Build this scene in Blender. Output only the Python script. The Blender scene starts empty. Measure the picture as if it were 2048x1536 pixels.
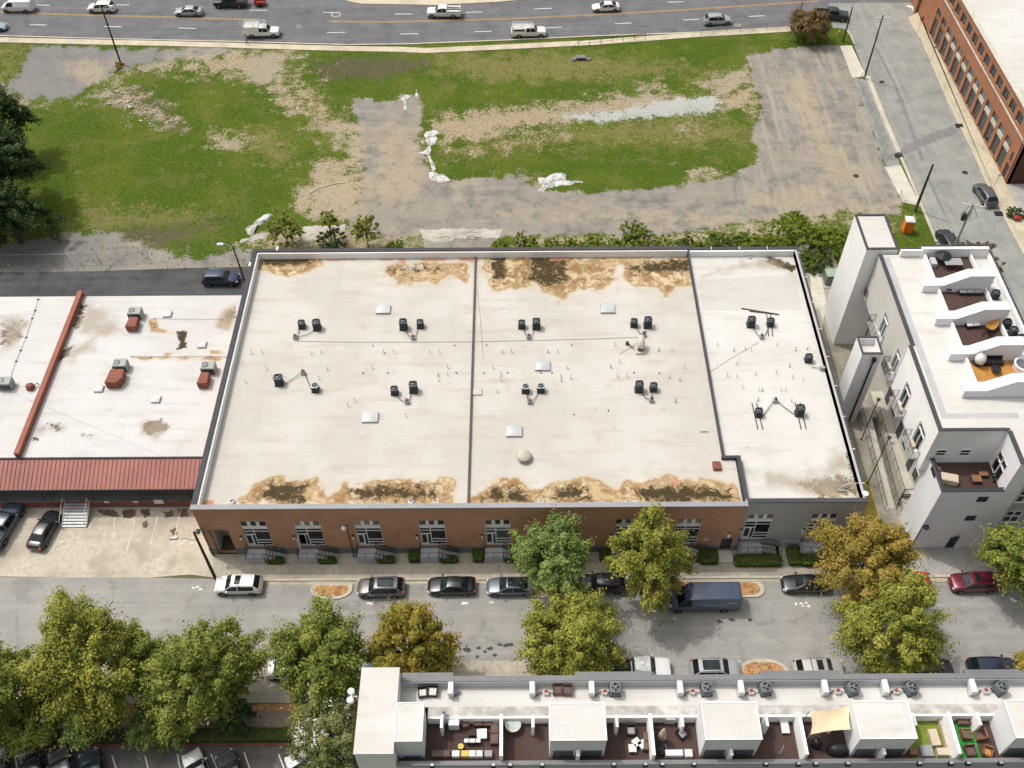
import bpy, bmesh, math, random
import numpy as np
from mathutils import Vector, Matrix
random.seed(7)
S = bpy.context.scene
COL = S.collection
R = math.radians
PI = math.pi

# ------------------------------------------------------------------ camera model (also used to survey positions on known planes)
F_PX, PITCH, ROLL, YAW, CAM_H = 1989.0, R(49.7), R(-0.497), R(-0.185), 90.0
def _cam():
    cy, sy, cp, sp = math.cos(YAW), math.sin(YAW), math.cos(PITCH), math.sin(PITCH)
    f = Vector((sy*cp, cy*cp, -sp)); r = Vector((cy, -sy, 0)); u = r.cross(f)
    c, s = math.cos(ROLL), math.sin(ROLL)
    return c*r + s*u, -s*r + c*u, f
CR, CU, CF = _cam()
def _ray(px, py): return CR*((px-1024)/F_PX) + CU*(-(py-768)/F_PX) + CF
def G(px, py, z=0.0):
    d = _ray(px, py); t = (z-CAM_H)/d.z
    return Vector((d.x*t, d.y*t, z))
def PXY(px, py, X):
    d = _ray(px, py); t = X/d.x
    return Vector((X, d.y*t, d.z*t+CAM_H))
def g2(px, py, z=0.0):
    v = G(px, py, z); return (v.x, v.y)
def poly(pts, z=0.0): return [g2(a, b, z) for a, b in pts]

# ------------------------------------------------------------------ mesh builder
class MB:
    def __init__(s): s.v = []; s.f = []; s.m = []; s.sm = []
    def add(s, vs, fs, mi=0, smooth=False):
        o = len(s.v); s.v += [tuple(v) for v in vs]
        for f in fs: s.f.append(tuple(i+o for i in f)); s.m.append(mi); s.sm.append(smooth)
        return s
    def box(s, x0, x1, y0, y1, z0, z1, mi=0, rot=0, c=None):
        if x0 > x1: x0, x1 = x1, x0
        if y0 > y1: y0, y1 = y1, y0
        vs = [(x, y, z) for z in (z0, z1) for (x, y) in ((x0, y0), (x1, y0), (x1, y1), (x0, y1))]
        if rot:
            cx, cy = c if c else ((x0+x1)/2, (y0+y1)/2); ca, sa = math.cos(rot), math.sin(rot)
            vs = [(cx+(x-cx)*ca-(y-cy)*sa, cy+(x-cx)*sa+(y-cy)*ca, z) for x, y, z in vs]
        return s.add(vs, [(3,2,1,0),(4,5,6,7),(0,1,5,4),(1,2,6,5),(2,3,7,6),(3,0,4,7)], mi)
    def bbox(s, cx, cy, w, d, z0, z1, b=.03, mi=0, rot=0):
        """box with chamfered top edges"""
        ca, sa = math.cos(rot), math.sin(rot); vs = []
        for (z, k) in ((z0, 0), (z1-b, 0), (z1, b)):
            for (x, y) in ((-w/2+k, -d/2+k), (w/2-k, -d/2+k), (w/2-k, d/2-k), (-w/2+k, d/2-k)):
                vs.append((cx+x*ca-y*sa, cy+x*sa+y*ca, z))
        fs = [(3,2,1,0), (8,9,10,11)]
        for l in (0, 4):
            for i in range(4): fs.append((l+i, l+(i+1)%4, l+4+(i+1)%4, l+4+i))
        return s.add(vs, fs, mi)
    def quad(s, a, b, c, d, mi=0): return s.add([a, b, c, d], [(0,1,2,3)], mi)
    def prism(s, pts, z0, z1, mi=0, bottom=False):
        n = len(pts)
        area = sum(pts[i][0]*pts[(i+1)%n][1]-pts[(i+1)%n][0]*pts[i][1] for i in range(n))
        if area < 0: pts = pts[::-1]
        vs = [(x, y, z0) for x, y in pts]+[(x, y, z1) for x, y in pts]
        fs = [tuple(range(n, 2*n))]+[(i, (i+1)%n, n+(i+1)%n, n+i) for i in range(n)]
        if bottom: fs.append(tuple(range(n-1, -1, -1)))
        return s.add(vs, fs, mi)
    def sheet(s, pts, z, mi=0):
        n = len(pts)
        area = sum(pts[i][0]*pts[(i+1)%n][1]-pts[(i+1)%n][0]*pts[i][1] for i in range(n))
        if area < 0: pts = pts[::-1]
        return s.add([(x, y, z) for x, y in pts], [tuple(range(n))], mi)
    def tube(s, pts, r, n=6, mi=0, cap=True):
        pts = [Vector(p) for p in pts]; rs = r if isinstance(r, (list, tuple)) else [r]*len(pts)
        rings = []; up = Vector((0, 0, 1))
        for i, p in enumerate(pts):
            d = (pts[min(i+1, len(pts)-1)]-pts[max(i-1, 0)]).normalized()
            a = d.cross(up)
            if a.length < 1e-3: a = d.cross(Vector((0, 1, 0)))
            a.normalize(); b = d.cross(a)
            rings.append([p+(a*math.cos(2*PI*k/n)+b*math.sin(2*PI*k/n))*rs[i] for k in range(n)])
        vs = [v for rg in rings for v in rg]; fs = []
        for i in range(len(pts)-1):
            for k in range(n): fs.append((i*n+k, i*n+(k+1)%n, (i+1)*n+(k+1)%n, (i+1)*n+k))
        s.add(vs, fs, mi, True)
        if cap: s.add(rings[0], [tuple(range(n))], mi); s.add(rings[-1], [tuple(range(n-1, -1, -1))], mi)
        return s
    def cyl(s, cx, cy, z0, z1, r, n=16, mi=0, r1=None): return s.lathe(cx, cy, [(r, z0), (r if r1 is None else r1, z1)], n, mi)
    def lathe(s, cx, cy, prof, n=16, mi=0, smooth=False, cap=True):
        vs = [(cx+r*math.cos(2*PI*k/n), cy+r*math.sin(2*PI*k/n), z) for r, z in prof for k in range(n)]; fs = []
        for i in range(len(prof)-1):
            for k in range(n): fs.append((i*n+k, i*n+(k+1)%n, (i+1)*n+(k+1)%n, (i+1)*n+k))
        s.add(vs, fs, mi, smooth)
        if cap: s.add(vs[-n:], [tuple(range(n))], mi)
        return s
    def build(s, name, mats, parent=None, world=True, loc=None):
        me = bpy.data.meshes.new(name)
        o = bpy.data.objects.new(name, me); COL.objects.link(o)
        off = Vector((0, 0, 0))
        if parent is not None:
            o.parent = parent
            if world: off = wl(parent)
        elif loc is not None:
            off = Vector(loc); o.location = off
        me.from_pydata([(v[0]-off.x, v[1]-off.y, v[2]-off.z) for v in s.v], [], s.f)
        if not isinstance(mats, (list, tuple)): mats = [mats]
        for m in mats: me.materials.append(m)
        if len(mats) > 1: me.polygons.foreach_set('material_index', s.m)
        if any(s.sm): me.polygons.foreach_set('use_smooth', s.sm)
        me.update(); return o
def wl(o):
    v = Vector((0, 0, 0))
    while o is not None: v += o.location; o = o.parent
    return v
def tag(o, label, cat, group=None):
    o['label'] = label; o['category'] = cat
    if group: o['group'] = group
    return o
def thing(name, label, cat, loc=(0,0,0), rz=0, group=None):
    o = bpy.data.objects.new(name, None); COL.objects.link(o); o.empty_display_size = .5
    o.location = loc; o.rotation_euler = (0, 0, rz)
    return tag(o, label, cat, group)
def struct(o): o['kind'] = 'structure'; return o
def dup(o, parent=None):
    c = o.copy(); COL.objects.link(c); c.parent = parent
    for ch in list(o.children): dup(ch, c)
    return c
def dup_thing(src, loc, rz=0, label=None, group=None, sc=1):
    c = dup(src); c.location = loc; c.rotation_euler = (0, 0, rz); c.scale = (sc, sc, sc)
    if label: c['label'] = label
    if group: c['group'] = group
    return c

# ------------------------------------------------------------------ node materials
class NB:
    def __init__(s, name):
        s.mat = bpy.data.materials.new(name); s.mat.use_nodes = True; s.t = s.mat.node_tree; s.t.nodes.clear()
        s.out = s.t.nodes.new('ShaderNodeOutputMaterial')
        s._pos = None
    def n(s, typ, ins=None, **props):
        nd = s.t.nodes.new(typ)
        for k, v in props.items(): setattr(nd, k, v)
        for k, v in (ins or {}).items():
            sk = nd.inputs[k]
            if isinstance(v, bpy.types.NodeSocket): s.t.links.new(v, sk)
            else:
                if sk.type == 'RGBA' and len(v) == 3: v = (*v, 1)
                sk.default_value = v
        return nd
    def pos(s):
        if s._pos is None: s._pos = s.n('ShaderNodeNewGeometry').outputs['Position']
        return s._pos
    def obj(s): return s.n('ShaderNodeTexCoord').outputs['Object']
    def noise(s, scale, detail=4, rough=.55, vec=None, dist=0): return s.n('ShaderNodeTexNoise', {'Scale': scale, 'Detail': detail, 'Roughness': rough, 'Distortion': dist, 'Vector': vec or s.pos()}).outputs['Fac']
    def mix(s, f, a, b, bt='MIX'):
        nd = s.n('ShaderNodeMix', data_type='RGBA', blend_type=bt)
        for i, v in ((0, f), (6, a), (7, b)):
            if isinstance(v, bpy.types.NodeSocket): s.t.links.new(v, nd.inputs[i])
            else: nd.inputs[i].default_value = (*v, 1) if i and len(v) == 3 else v
        return nd.outputs[2]
    def ss(s, v, a, b, lo=0., hi=1.): return s.n('ShaderNodeMapRange', {'Value': v, 'From Min': a, 'From Max': b, 'To Min': lo, 'To Max': hi}, interpolation_type='SMOOTHSTEP').outputs[0]
    def m(s, op, a, b=0., c=0.): return s.n('ShaderNodeMath', {0: a, 1: b, 2: c}, operation=op).outputs[0]
    def attr(s, name): return s.n('ShaderNodeAttribute', attribute_name=name)
    def sep(s, v):
        nd = s.n('ShaderNodeSeparateXYZ', {0: v}); return nd.outputs
    def comb(s, x, y, z): return s.n('ShaderNodeCombineXYZ', {0: x, 1: y, 2: z}).outputs[0]
    def scalev(s, sx, sy, sz, vec=None): return s.n('ShaderNodeVectorMath', {0: vec or s.pos(), 1: (sx, sy, sz)}, operation='MULTIPLY').outputs[0]
    def bump(s, h, st=.3, d=.05): return s.n('ShaderNodeBump', {'Height': h, 'Strength': st, 'Distance': d}).outputs[0]
    def pbsdf(s, col, rough=.7, spec=.3, metal=0., nrm=None, **k):
        ins = {'Base Color': col, 'Roughness': rough, 'Specular IOR Level': spec, 'Metallic': metal}
        if nrm is not None: ins['Normal'] = nrm
        ins.update(k)
        p = s.n('ShaderNodeBsdfPrincipled', ins); s.t.links.new(p.outputs[0], s.out.inputs[0]); return s.mat
def mat(name, col, rough=.7, var=.18, sc=2.5, big=.25, bump=0., metal=0., spec=.3, coat=0.):
    """plain surface with two scales of weathering"""
    b = NB(name); v = b.obj()
    n1 = b.noise(sc, 5, .6, v); n2 = b.noise(big, 3, .5, v)
    d = tuple(c*(1-var) for c in col); l = tuple(min(1, c*(1+var*.6)) for c in col)
    c = b.mix(b.ss(b.m('ADD', b.m('MULTIPLY', n1, .5), b.m('MULTIPLY', n2, .5)), .34, .66), d, l)
    k = {'Coat Weight': coat, 'Coat Roughness': .08} if coat else {}
    nrm = b.bump(n1, bump, .03) if bump else None
    return b.pbsdf(c, rough, spec, metal, nrm, **k)

def wall_mat(name, col, jx=0, jz=0, streak=.12):
    """painted render: panel joints, rain streaks and soft weathering"""
    b = NB(name); x, y, z = b.sep(b.pos()); n1 = b.noise(3., 5, .6); n2 = b.noise(.35, 4, .6); n3 = b.noise(1., 5, .65, b.scalev(2.2, 2.2, .12)); u = b.m('ADD', x, y)
    c = b.mix(b.ss(n2, .35, .65), tuple(k*.95 for k in col), tuple(min(1, k*1.02) for k in col)); c = b.mix(b.ss(n3, .55, .8, 0, streak*2.), c, (col[0]*.72, col[1]*.70, col[2]*.66)); c = b.mix(b.ss(n1, .6, .8, 0, .12), c, tuple(k*.8 for k in col))
    if jx:
        a = b.ss(b.m('FRACT', b.m('DIVIDE', u, jx)), 0, .03/jx*1.6, 1, 0); d = b.ss(b.m('FRACT', b.m('DIVIDE', z, jz)), 0, .03/jz*1.6, 1, 0); c = b.mix(b.m('MULTIPLY', b.m('MAXIMUM', a, d), .3), c, tuple(k*.5 for k in col))
    return b.pbsdf(c, .8, .25)
def paint(name, col, metal=.25, rough=.32): return mat(name, col, rough, .06, 6, 1., 0, metal, .5, .6)
M = {}
def mk(key, *a, **k): M[key] = mat(key, *a, **k); return M[key]
mk('coping', (.062,.062,.07), .7, .15, 4, .3, spec=.15)
mk('coping_light', (.27,.27,.29), .6, .12, 4, .3)
mk('white_wall', (.72,.72,.745), .8, .07, 3, .4)
mk('white_wall_b', (.80,.80,.79), .8, .06, 3, .4)
mk('grey_wall', (.40,.395,.385), .85, .10, 4, .5)
mk('mid_grey_wall', (.44,.45,.47), .8, .08, 3, .4)
mk('beige_wall', (.54,.53,.49), .85, .07, 3, .4)
mk('grey_face', (.42,.425,.44), .8, .06, 3, .4)
mk('foundation', (.19,.19,.195), .85, .2, 5, .5)
mk('concrete', (.42,.39,.34), .9, .25, 2.5, .35, .1)
mk('concrete_grey', (.33,.32,.30), .9, .2, 3, .5, .1)
mk('concrete_light', (.50,.47,.40), .9, .16, 3, .5, .1)
mk('black_metal', (.02,.02,.022), .45, .2, 6, 1., metal=.3)
mk('dark_metal', (.06,.065,.07), .5, .2, 6, 1., metal=.4)
mk('steel', (.45,.46,.47), .4, .15, 6, 1., metal=.7)
mk('galv', (.38,.39,.40), .5, .2, 6, 1., metal=.4)
mk('frame', (.78,.79,.80), .5, .08, 6, 1.)
mk('frame_white', (.75,.75,.75), .5, .05, 6, 1.)
mk('door_dark', (.03,.035,.05), .4, .2, 5, 1.)
mk('wood_dark', (.075,.045,.038), .75, .35, 5, 1.)
mk('wood_orange', (.42,.20,.05), .6, .25, 5, 1.)
mk('wood_brown', (.22,.11,.06), .65, .25, 5, 1.)
mk('pole_wood', (.055,.043,.032), .9, .3, 6, .6)
mk('rust_red', (.22,.075,.05), .7, .3, 4, .8)
mk('red', (.34,.04,.03), .5, .2, 5, 1.)
mk('orange', (.75,.20,.02), .5, .1, 5, 1.)
mk('plastic_white', (.64,.64,.63), .5, .05, 5, 1.)
mk('plastic_black', (.018,.018,.02), .45, .2, 5, 1.)
mk('ac_dark', (.058,.064,.068), .5, .3, 9, 2., metal=.3)
mk('ac_grey', (.15,.165,.175), .5, .2, 6, 1., metal=.3)
mk('ac_green', (.30,.34,.32), .6, .12, 5, 1.)
mk('green_box', (.10,.16,.11), .55, .15, 5, 1.)
mk('white_tarp', (.47,.46,.44), .85, .55, 2.2, .9, .8)
mk('mulch', (.42,.235,.105), .95, .6, 9, 2., 1.)
mk('rubber', (.015,.015,.016), .8, .2, 6, 1.)
mk('alloy', (.35,.36,.38), .35, .1, 6, 1., metal=.8)
mk('lamp_glass', (.72,.74,.76), .15, .05, 6, 1., spec=.6)
mk('tail_red', (.35,.01,.01), .25, .1, 6, 1., spec=.6)
mk('trim', (.022,.022,.024), .6, .2, 6, 1.)
mk('cushion_grey', (.28,.28,.29), .9, .1, 6, 1.)
mk('cushion_white', (.58,.56,.53), .9, .1, 6, 1.)
mk('cushion_beige', (.50,.42,.33), .9, .12, 6, 1.)
mk('wicker_dark', (.035,.028,.026), .8, .3, 10, 2.)
mk('wicker_brown', (.13,.085,.07), .85, .25, 10, 2.)
mk('fabric_blue', (.10,.16,.26), .9, .2, 5, 1.)
mk('sail', (.62,.50,.34), .85, .1, 4, 1.)
mk('turf_yellow', (.17,.21,.03), .95, .35, 6, 1., .4)
mk('turf_green', (.03,.26,.04), .95, .3, 6, 1., .4)
mk('yellow', (.55,.42,.10), .6, .1, 5, 1.)
mk('skin', (.30,.18,.13), .6, .05, 5, 1.)
mk('cloth_grey', (.25,.27,.30), .9, .1, 5, 1.)
mk('cloth_dark', (.03,.03,.04), .9, .1, 5, 1.)
mk('bark', (.10,.075,.055), .95, .35, 7, 1., .5)
mk('puddle', (.05,.05,.05), .1, .1, 3, 1.)
mk('wire', (.10,.10,.105), .6, .1, 3, 1.)
mk('pvc', (.60,.57,.50), .6, .15, 6, 1.)
mk('iron', (.03,.028,.026), .6, .3, 6, 1.)
mk('awn_red', (.30,.125,.105), .5, .16, 3, .3, metal=.1)
mk('red_coping', (.26,.085,.055), .6, .2, 4, .4)
mk('paint_white', (.72,.72,.70), .7, .2, 4, .8)
mk('paint_yellow', (.42,.26,.07), .7, .2, 4, .8)
mk('paint_blue', (.30,.45,.58), .7, .2, 4, .8)
mk('paint_red', (.40,.18,.14), .7, .2, 4, .8)
mk('lettering', (.75,.77,.8), .5, .02, 5, 1.)
mk('logo_blue', (.16,.50,.80), .5, .02, 5, 1.)

def glass_mat(name, col=(.012,.016,.02), rough=.1):
    b = NB(name); n = b.noise(.5, 2, .5, b.obj())
    return b.pbsdf(b.mix(b.ss(n, .4, .6), tuple(c*.6 for c in col), tuple(c*1.6 for c in col)), rough, .35)
M['glass'] = glass_mat('window_glass')
M['car_glass'] = glass_mat('car_glass', (.014,.02,.022), .04)
M['blind'] = glass_mat('blind_glass', (.11,.15,.15), .1)
M['glass_tan'] = glass_mat('curtain_glass', (.17,.15,.11), .12)

def brick_mat(name, c1, c2, mortar, sc=1.):
    b = NB(name); x, y, z = b.sep(b.pos())
    uv = b.comb(b.m('ADD', x, y), z, 0.)
    br = b.n('ShaderNodeTexBrick', {'Vector': uv, 'Color1': c1, 'Color2': c2, 'Mortar': mortar, 'Scale': 1.0, 'Mortar Size': .008, 'Brick Width': .24*sc, 'Row Height': .08*sc, 'Bias': -.1})
    n = b.noise(.5, 5, .6); n2 = b.noise(7, 4, .7)
    c = b.mix(b.ss(n, .35, .7, 0, .5), br.outputs['Color'], (.7,.66,.64), 'MULTIPLY')
    c = b.mix(b.ss(n2, .5, .8, 0, .45), c, (c2[0]*1.5, c2[1]*1.4, c2[2]*1.2))
    return b.pbsdf(c, .9, .2, 0, b.bump(br.outputs['Fac'], .3, .01))
M['brick'] = brick_mat('brick', (.52,.265,.155), (.43,.21,.12), (.48,.39,.29))
M['brick_orange'] = brick_mat('orange_brick', (.36,.145,.075), (.28,.11,.06), (.36,.22,.15))
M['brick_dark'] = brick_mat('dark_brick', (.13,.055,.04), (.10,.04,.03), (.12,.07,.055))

def deck_mat(name, col):
    b = NB(name); x, y, z = b.sep(b.obj())
    w = b.m('FRACT', b.m('MULTIPLY', x, 7.))
    gap = b.ss(w, .0, .08); n = b.noise(1., 4, .6, b.scalev(6, .8, 1, b.obj())); n2 = b.noise(.7, 3)
    c = b.mix(n, tuple(k*.6 for k in col), tuple(k*1.5 for k in col)); c = b.mix(b.ss(n2, .45, .65, 0, .6), c, tuple(k*.7+.02 for k in col))
    return b.pbsdf(b.mix(gap, (.015,.012,.01), c), .8, .2)
M['deck'] = deck_mat('deck_boards', (.068,.040,.034))
M['deck_orange'] = deck_mat('orange_deck_boards', (.42,.20,.05))

def leaf_mat(name, c0, c1, c2):
    """leaves: colour spread across individual leaves"""
    b = NB(name); t = b.attr('tint').outputs['Fac']
    ramp = b.n('ShaderNodeValToRGB', {'Fac': t}); e = ramp.color_ramp.elements
    e[0].position = .1; e[0].color = (*c0, 1); e[1].position = .9; e[1].color = (*c2, 1)
    k = e.new(.5); k.color = (*c1, 1)
    c = b.mix(b.ss(b.noise(.8, 3, .6, b.obj()), .4, .7, 0, .5), ramp.outputs[0], c1)
    d = b.n('ShaderNodeBsdfPrincipled', {'Base Color': c, 'Roughness': .6, 'Specular IOR Level': .25})
    tr = b.n('ShaderNodeBsdfTranslucent', {'Color': c})
    mx = b.n('ShaderNodeMixShader', {0: .22, 1: d.outputs[0], 2: tr.outputs[0]})
    b.t.links.new(mx.outputs[0], b.out.inputs[0]); return b.mat
M['leaf_yg'] = leaf_mat('leaf_yellow_green', (.10,.125,.016), (.245,.255,.038), (.41,.39,.08))
M['leaf_green'] = leaf_mat('leaf_green', (.065,.115,.022), (.165,.23,.055), (.30,.37,.11))
M['leaf_mid'] = leaf_mat('leaf_mid_green', (.08,.115,.018), (.195,.23,.038), (.345,.355,.075))
M['leaf_orange'] = leaf_mat('leaf_autumn', (.13,.125,.018), (.30,.23,.04), (.46,.30,.085))
M['leaf_brownish'] = leaf_mat('leaf_brownish_green', (.11,.13,.015), (.26,.225,.03), (.42,.28,.06))
M['leaf_dark'] = leaf_mat('leaf_dark_green', (.015,.04,.012), (.045,.085,.025), (.10,.15,.035))
M['leaf_myrtle'] = leaf_mat('leaf_myrtle', (.06,.085,.02), (.15,.175,.05), (.29,.29,.12))
M['leaf_red'] = leaf_mat('leaf_reddish', (.08,.085,.025), (.17,.115,.045), (.26,.15,.07))
M['leaf_box'] = leaf_mat('leaf_hedge', (.035,.06,.008), (.08,.125,.014), (.14,.19,.03))
M['leaf_weed'] = leaf_mat('leaf_weed', (.065,.10,.010), (.165,.22,.02), (.30,.35,.04))
M['petal'] = mat('petal', (.80,.76,.74), .7, .1, 6, 1.)

mk('slate_cap', (.17,.17,.175), .6, .15, 4, .3)
mk('red_faded', (.30,.07,.055), .7, .4, 6, 1.)
mk('walk_mat', (.40,.40,.41), .85, .1, 4, .4)

M['white_wall'] = wall_mat('white_panel_wall', (.72,.72,.745), 3.05, 2.9)
M['white_wall_b'] = wall_mat('white_render', (.80,.80,.79), 0, 0, .14)
M['grey_wall'] = wall_mat('grey_render', (.40,.395,.385), 4.2, 4.1, .12)
M['beige_wall'] = wall_mat('beige_render', (.54,.53,.49), 0, 0, .16)
M['grey_face'] = wall_mat('grey_render_face', (.42,.425,.44), 3.0, 30., .12)
# ------------------------------------------------------------------ mask helpers (where each ground / roof material lies)
def sdf(px, py, pts):
    pts = np.array(pts, float); n = len(pts); d2 = np.full(px.shape, 1e18); inside = np.zeros(px.shape, bool)
    for i in range(n):
        a = pts[i]; b = pts[(i+1) % n]; e = b-a
        wx = px-a[0]; wy = py-a[1]
        t = np.clip((wx*e[0]+wy*e[1])/(e@e+1e-12), 0, 1)
        d2 = np.minimum(d2, (wx-t*e[0])**2+(wy-t*e[1])**2)
        c = ((a[1] > py) != (b[1] > py)) & (px < (b[0]-a[0])*(py-a[1])/(b[1]-a[1]+1e-12)+a[0])
        inside ^= c
    d = np.sqrt(d2); return np.where(inside, d, -d)
def region(X, Y, pts, soft):
    return np.clip(.5+sdf(X, Y, pts)/(2*soft), 0, 1)
def grid_sheet(name, xs, ys, z, masks, material, parent=None):
    """one sheet on a grid, with float masks written per vertex"""
    nx, ny = len(xs), len(ys); X, Y = np.meshgrid(xs, ys); X = X.ravel(); Y = Y.ravel()
    off = wl(parent) if parent is not None else Vector((0, 0, 0))
    co = np.stack([X-off.x, Y-off.y, np.full(X.shape, z-off.z)], 1)
    i = np.arange(nx*ny).reshape(ny, nx)
    q = np.stack([i[:-1, :-1], i[:-1, 1:], i[1:, 1:], i[1:, :-1]], -1).reshape(-1, 4)
    me = bpy.data.meshes.new(name); me.vertices.add(len(co)); me.vertices.foreach_set('co', co.ravel())
    me.loops.add(q.size); me.loops.foreach_set('vertex_index', q.ravel())
    me.polygons.add(len(q)); me.polygons.foreach_set('loop_start', np.arange(0, q.size, 4)); me.polygons.foreach_set('loop_total', np.full(len(q), 4))
    me.update(calc_edges=True)
    for k, fn in masks.items():
        at = me.attributes.new(k, 'FLOAT', 'POINT'); at.data.foreach_set('value', fn(X, Y).astype(np.float32))
    me.materials.append(material)
    o = bpy.data.objects.new(name, me); COL.objects.link(o)
    if parent is not None: o.parent = parent
    return o

# ------------------------------------------------------------------ the ground: grass, worn asphalt, dirt and gravel of the vacant lot
A1 = [(1495,110),(1560,97),(1690,90),(1702,130),(1712,158),(1735,230),(1775,335),(1800,400),(1800,430),(1740,432),(1700,420),(1640,430),(1560,448),(1500,440),(1400,462),(1300,470),(1200,468),(1100,475),(1000,472),(940,475),(840,470),(790,480),(700,470),(690,430),(715,395),(735,370),(722,330),(718,250),(705,215),(703,196),(740,197),(752,205),(790,200),(800,190),(835,190),(845,215),(843,262),(830,285),(845,310),(862,345),(900,362),(1000,355),(1040,350),(1060,368),(1090,382),(1180,386),(1300,377),(1380,368),(1450,355),(1510,330),(1515,300),(1500,262),(1520,240),(1525,200),(1505,165),(1500,150)]
A2 = [(0,172),(40,150),(65,92),(140,92),(230,99),(330,97),(430,94),(480,97),(430,117),(330,120),(290,128),(240,140),(200,160),(150,195),(60,200),(20,188)]
A3 = [(0,495),(40,478),(100,470),(190,466),(240,472),(300,490),(350,505),(390,518),(440,505),(500,496),(505,560),(-60,560),(-60,500)]
A4 = [(845,462),(900,456),(1010,458),(985,500),(850,500)]
D_ = [[(130,122),(185,115),(222,120),(228,150),(190,168),(150,168),(128,150)],
      [(255,128),(330,118),(400,125),(470,103),(580,98),(600,112),(575,140),(560,160),(600,192),(620,222),(600,240),(570,215),(530,180),(460,150),(400,142),(330,138),(250,150)],
      [(640,235),(700,240),(718,262),(722,330),(700,300),(650,262)],
      [(600,375),(625,335),(660,315),(705,325),(735,360),(725,400),(705,445),(640,440),(590,420)],
      [(700,250),(760,240),(830,262),(845,300),(850,340),(800,340),(780,300),(735,290)],
      [(800,340),(850,345),(870,365),(830,400),(780,410),(740,395),(730,350),(700,320),(690,300),(720,290),(760,330)],
      [(860,255),(885,228),(960,220),(1050,212),(1170,200),(1230,190),(1330,184),(1420,194),(1500,168),(1525,205),(1510,225),(1480,220),(1400,218),(1300,228),(1200,240),(1120,252),(1020,266),(950,285),(890,285)],
      [(1380,342),(1440,345),(1432,365),(1388,366)],
      [(1020,352),(1060,355),(1085,378),(1060,385),(1025,372)],
      [(1270,170),(1330,168),(1330,180),(1275,182)],
      [(1430,150),(1500,130),(1515,170),(1440,195),(1400,180)],
      [(1440,445),(1560,445),(1650,428),(1760,428),(1800,432),(1820,440),(1790,445),(1700,440),(1620,452),(1560,470),(1480,478),(1440,470)],
      [(1050,470),(1200,470),(1400,465),(1450,480),(1500,500),(1000,500)],
      [(505,475),(560,460),(640,452),(640,500),(480,500)],
      [(640,450),(745,448),(745,500),(640,500)],
      [(425,268),(480,272),(500,290),(470,300),(430,290)],
      [(-40,165),(10,160),(30,185),(80,215),(20,215),(-40,200)]]
D2 = [[(150,165),(232,150),(300,175),(372,235),(368,264),(320,264),(240,228),(165,208)], [(560,150),(610,120),(650,190),(712,245),(720,335),(660,330),(610,270),(570,215)], [(240,130),(420,128),(470,150),(420,170),(330,150),(250,152)], [(880,290),(1010,270),(1140,258),(1140,285),(980,308),(900,312)], [(1330,250),(1400,240),(1410,270),(1345,280)]]
DUST = [[(735,292),(760,262),(775,240),(835,258),(845,300),(850,340),(870,366),(830,402),(780,412),(740,398),(718,372),(745,335)], [(700,250),(722,250),(740,300),(738,340),(715,365),(700,330)], [(612,375),(640,348),(700,340),(735,365),(745,400),(720,440),(640,436),(600,415)], [(760,460),(840,455),(845,500),(740,500)], [(130,120),(185,114),(224,120),(230,152),(190,170),(150,168),(128,150)], [(340,112),(480,96),(470,112),(420,124),(345,130)], [(700,385),(790,402),(900,422),(1100,417),(1300,420),(1500,425),(1640,412),(1730,400),(1790,408),(1785,425),(1600,440),(1500,446),(1350,462),(1250,450),(1000,428),(820,412),(730,405)],
        [(1560,165),(1600,140),(1640,180),(1660,260),(1705,320),(1740,370),(1660,380),(1620,300),(1590,220)],
        [(905,365),(925,362),(928,400),(908,405)], [(945,362),(965,362),(970,402),(942,405)],
        [(1120,395),(1180,395),(1190,420),(1120,420)], [(1500,380),(1650,370),(1720,400),(1600,430),(1480,420)]]
W_ = [[(1120,232),(1250,217),(1330,197),(1420,192),(1445,203),(1430,225),(1330,232),(1200,247)]]
DK = [[(205,187),(280,172),(330,205),(365,235),(362,255),(330,262),(285,232),(220,207)],
      [(610,128),(700,112),(860,118),(850,140),(740,162),(640,160)], [(205,478),(270,452),(360,452),(395,468),(330,502),(250,502)],
      [(340,450),(420,438),(460,442),(380,465)], [(330,235),(365,235),(372,255),(330,265)]]
DRY = [[(880,285),(1000,268),(1130,255),(1300,232),(1420,222),(1440,262),(1300,285),(1100,300),(960,318),(890,310)], [(860,108),(1100,97),(1290,118),(1400,128),(1350,155),(1200,165),(1000,170),(870,150)], [(560,150),(640,170),(700,240),(700,330),(640,300),(600,230)],
       [(900,300),(1010,300),(1120,275),(1300,240),(1500,228),(1490,290),(1400,300),(1300,290),(1100,300),(960,320)],
       [(-20,70),(60,92),(50,140),(0,160)], [(1340,150),(1500,130),(1510,160),(1400,180)], [(440,260),(560,250),(600,330),(520,330)], [(770,300),(850,300),(860,350),(790,350)], [(150,400),(420,420),(440,460),(150,470)]]
def pmax(polys, soft, k=1.):
    P_ = [poly(p) for p in polys]
    def f(X, Y):
        v = np.zeros(X.shape)
        for p in P_: v = np.maximum(v, region(X, Y, p, soft)*k)
        return v
    return f
xs = np.unique(np.concatenate([[-1500,-600,-300,-160,-120], np.arange(-100, 84.1, .5), [100,140,200,400,1500]]))
ys = np.unique(np.concatenate([[-1200,-300,-80,0,25], np.arange(30, 86, 2.), np.arange(86, 170.1, .5), [185,220,300,600,1800]]))
def bare(X, Y):      # built-over area in the front: packed soil rather than lawn
    v = region(X, Y, [(-400, 20), (400, 20), (400, 88), (-400, 88)], 1.5)
    return np.maximum(v, region(X, Y, [(-400, 172), (400, 172), (400, 400), (-400, 400)], 2.))

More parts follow.
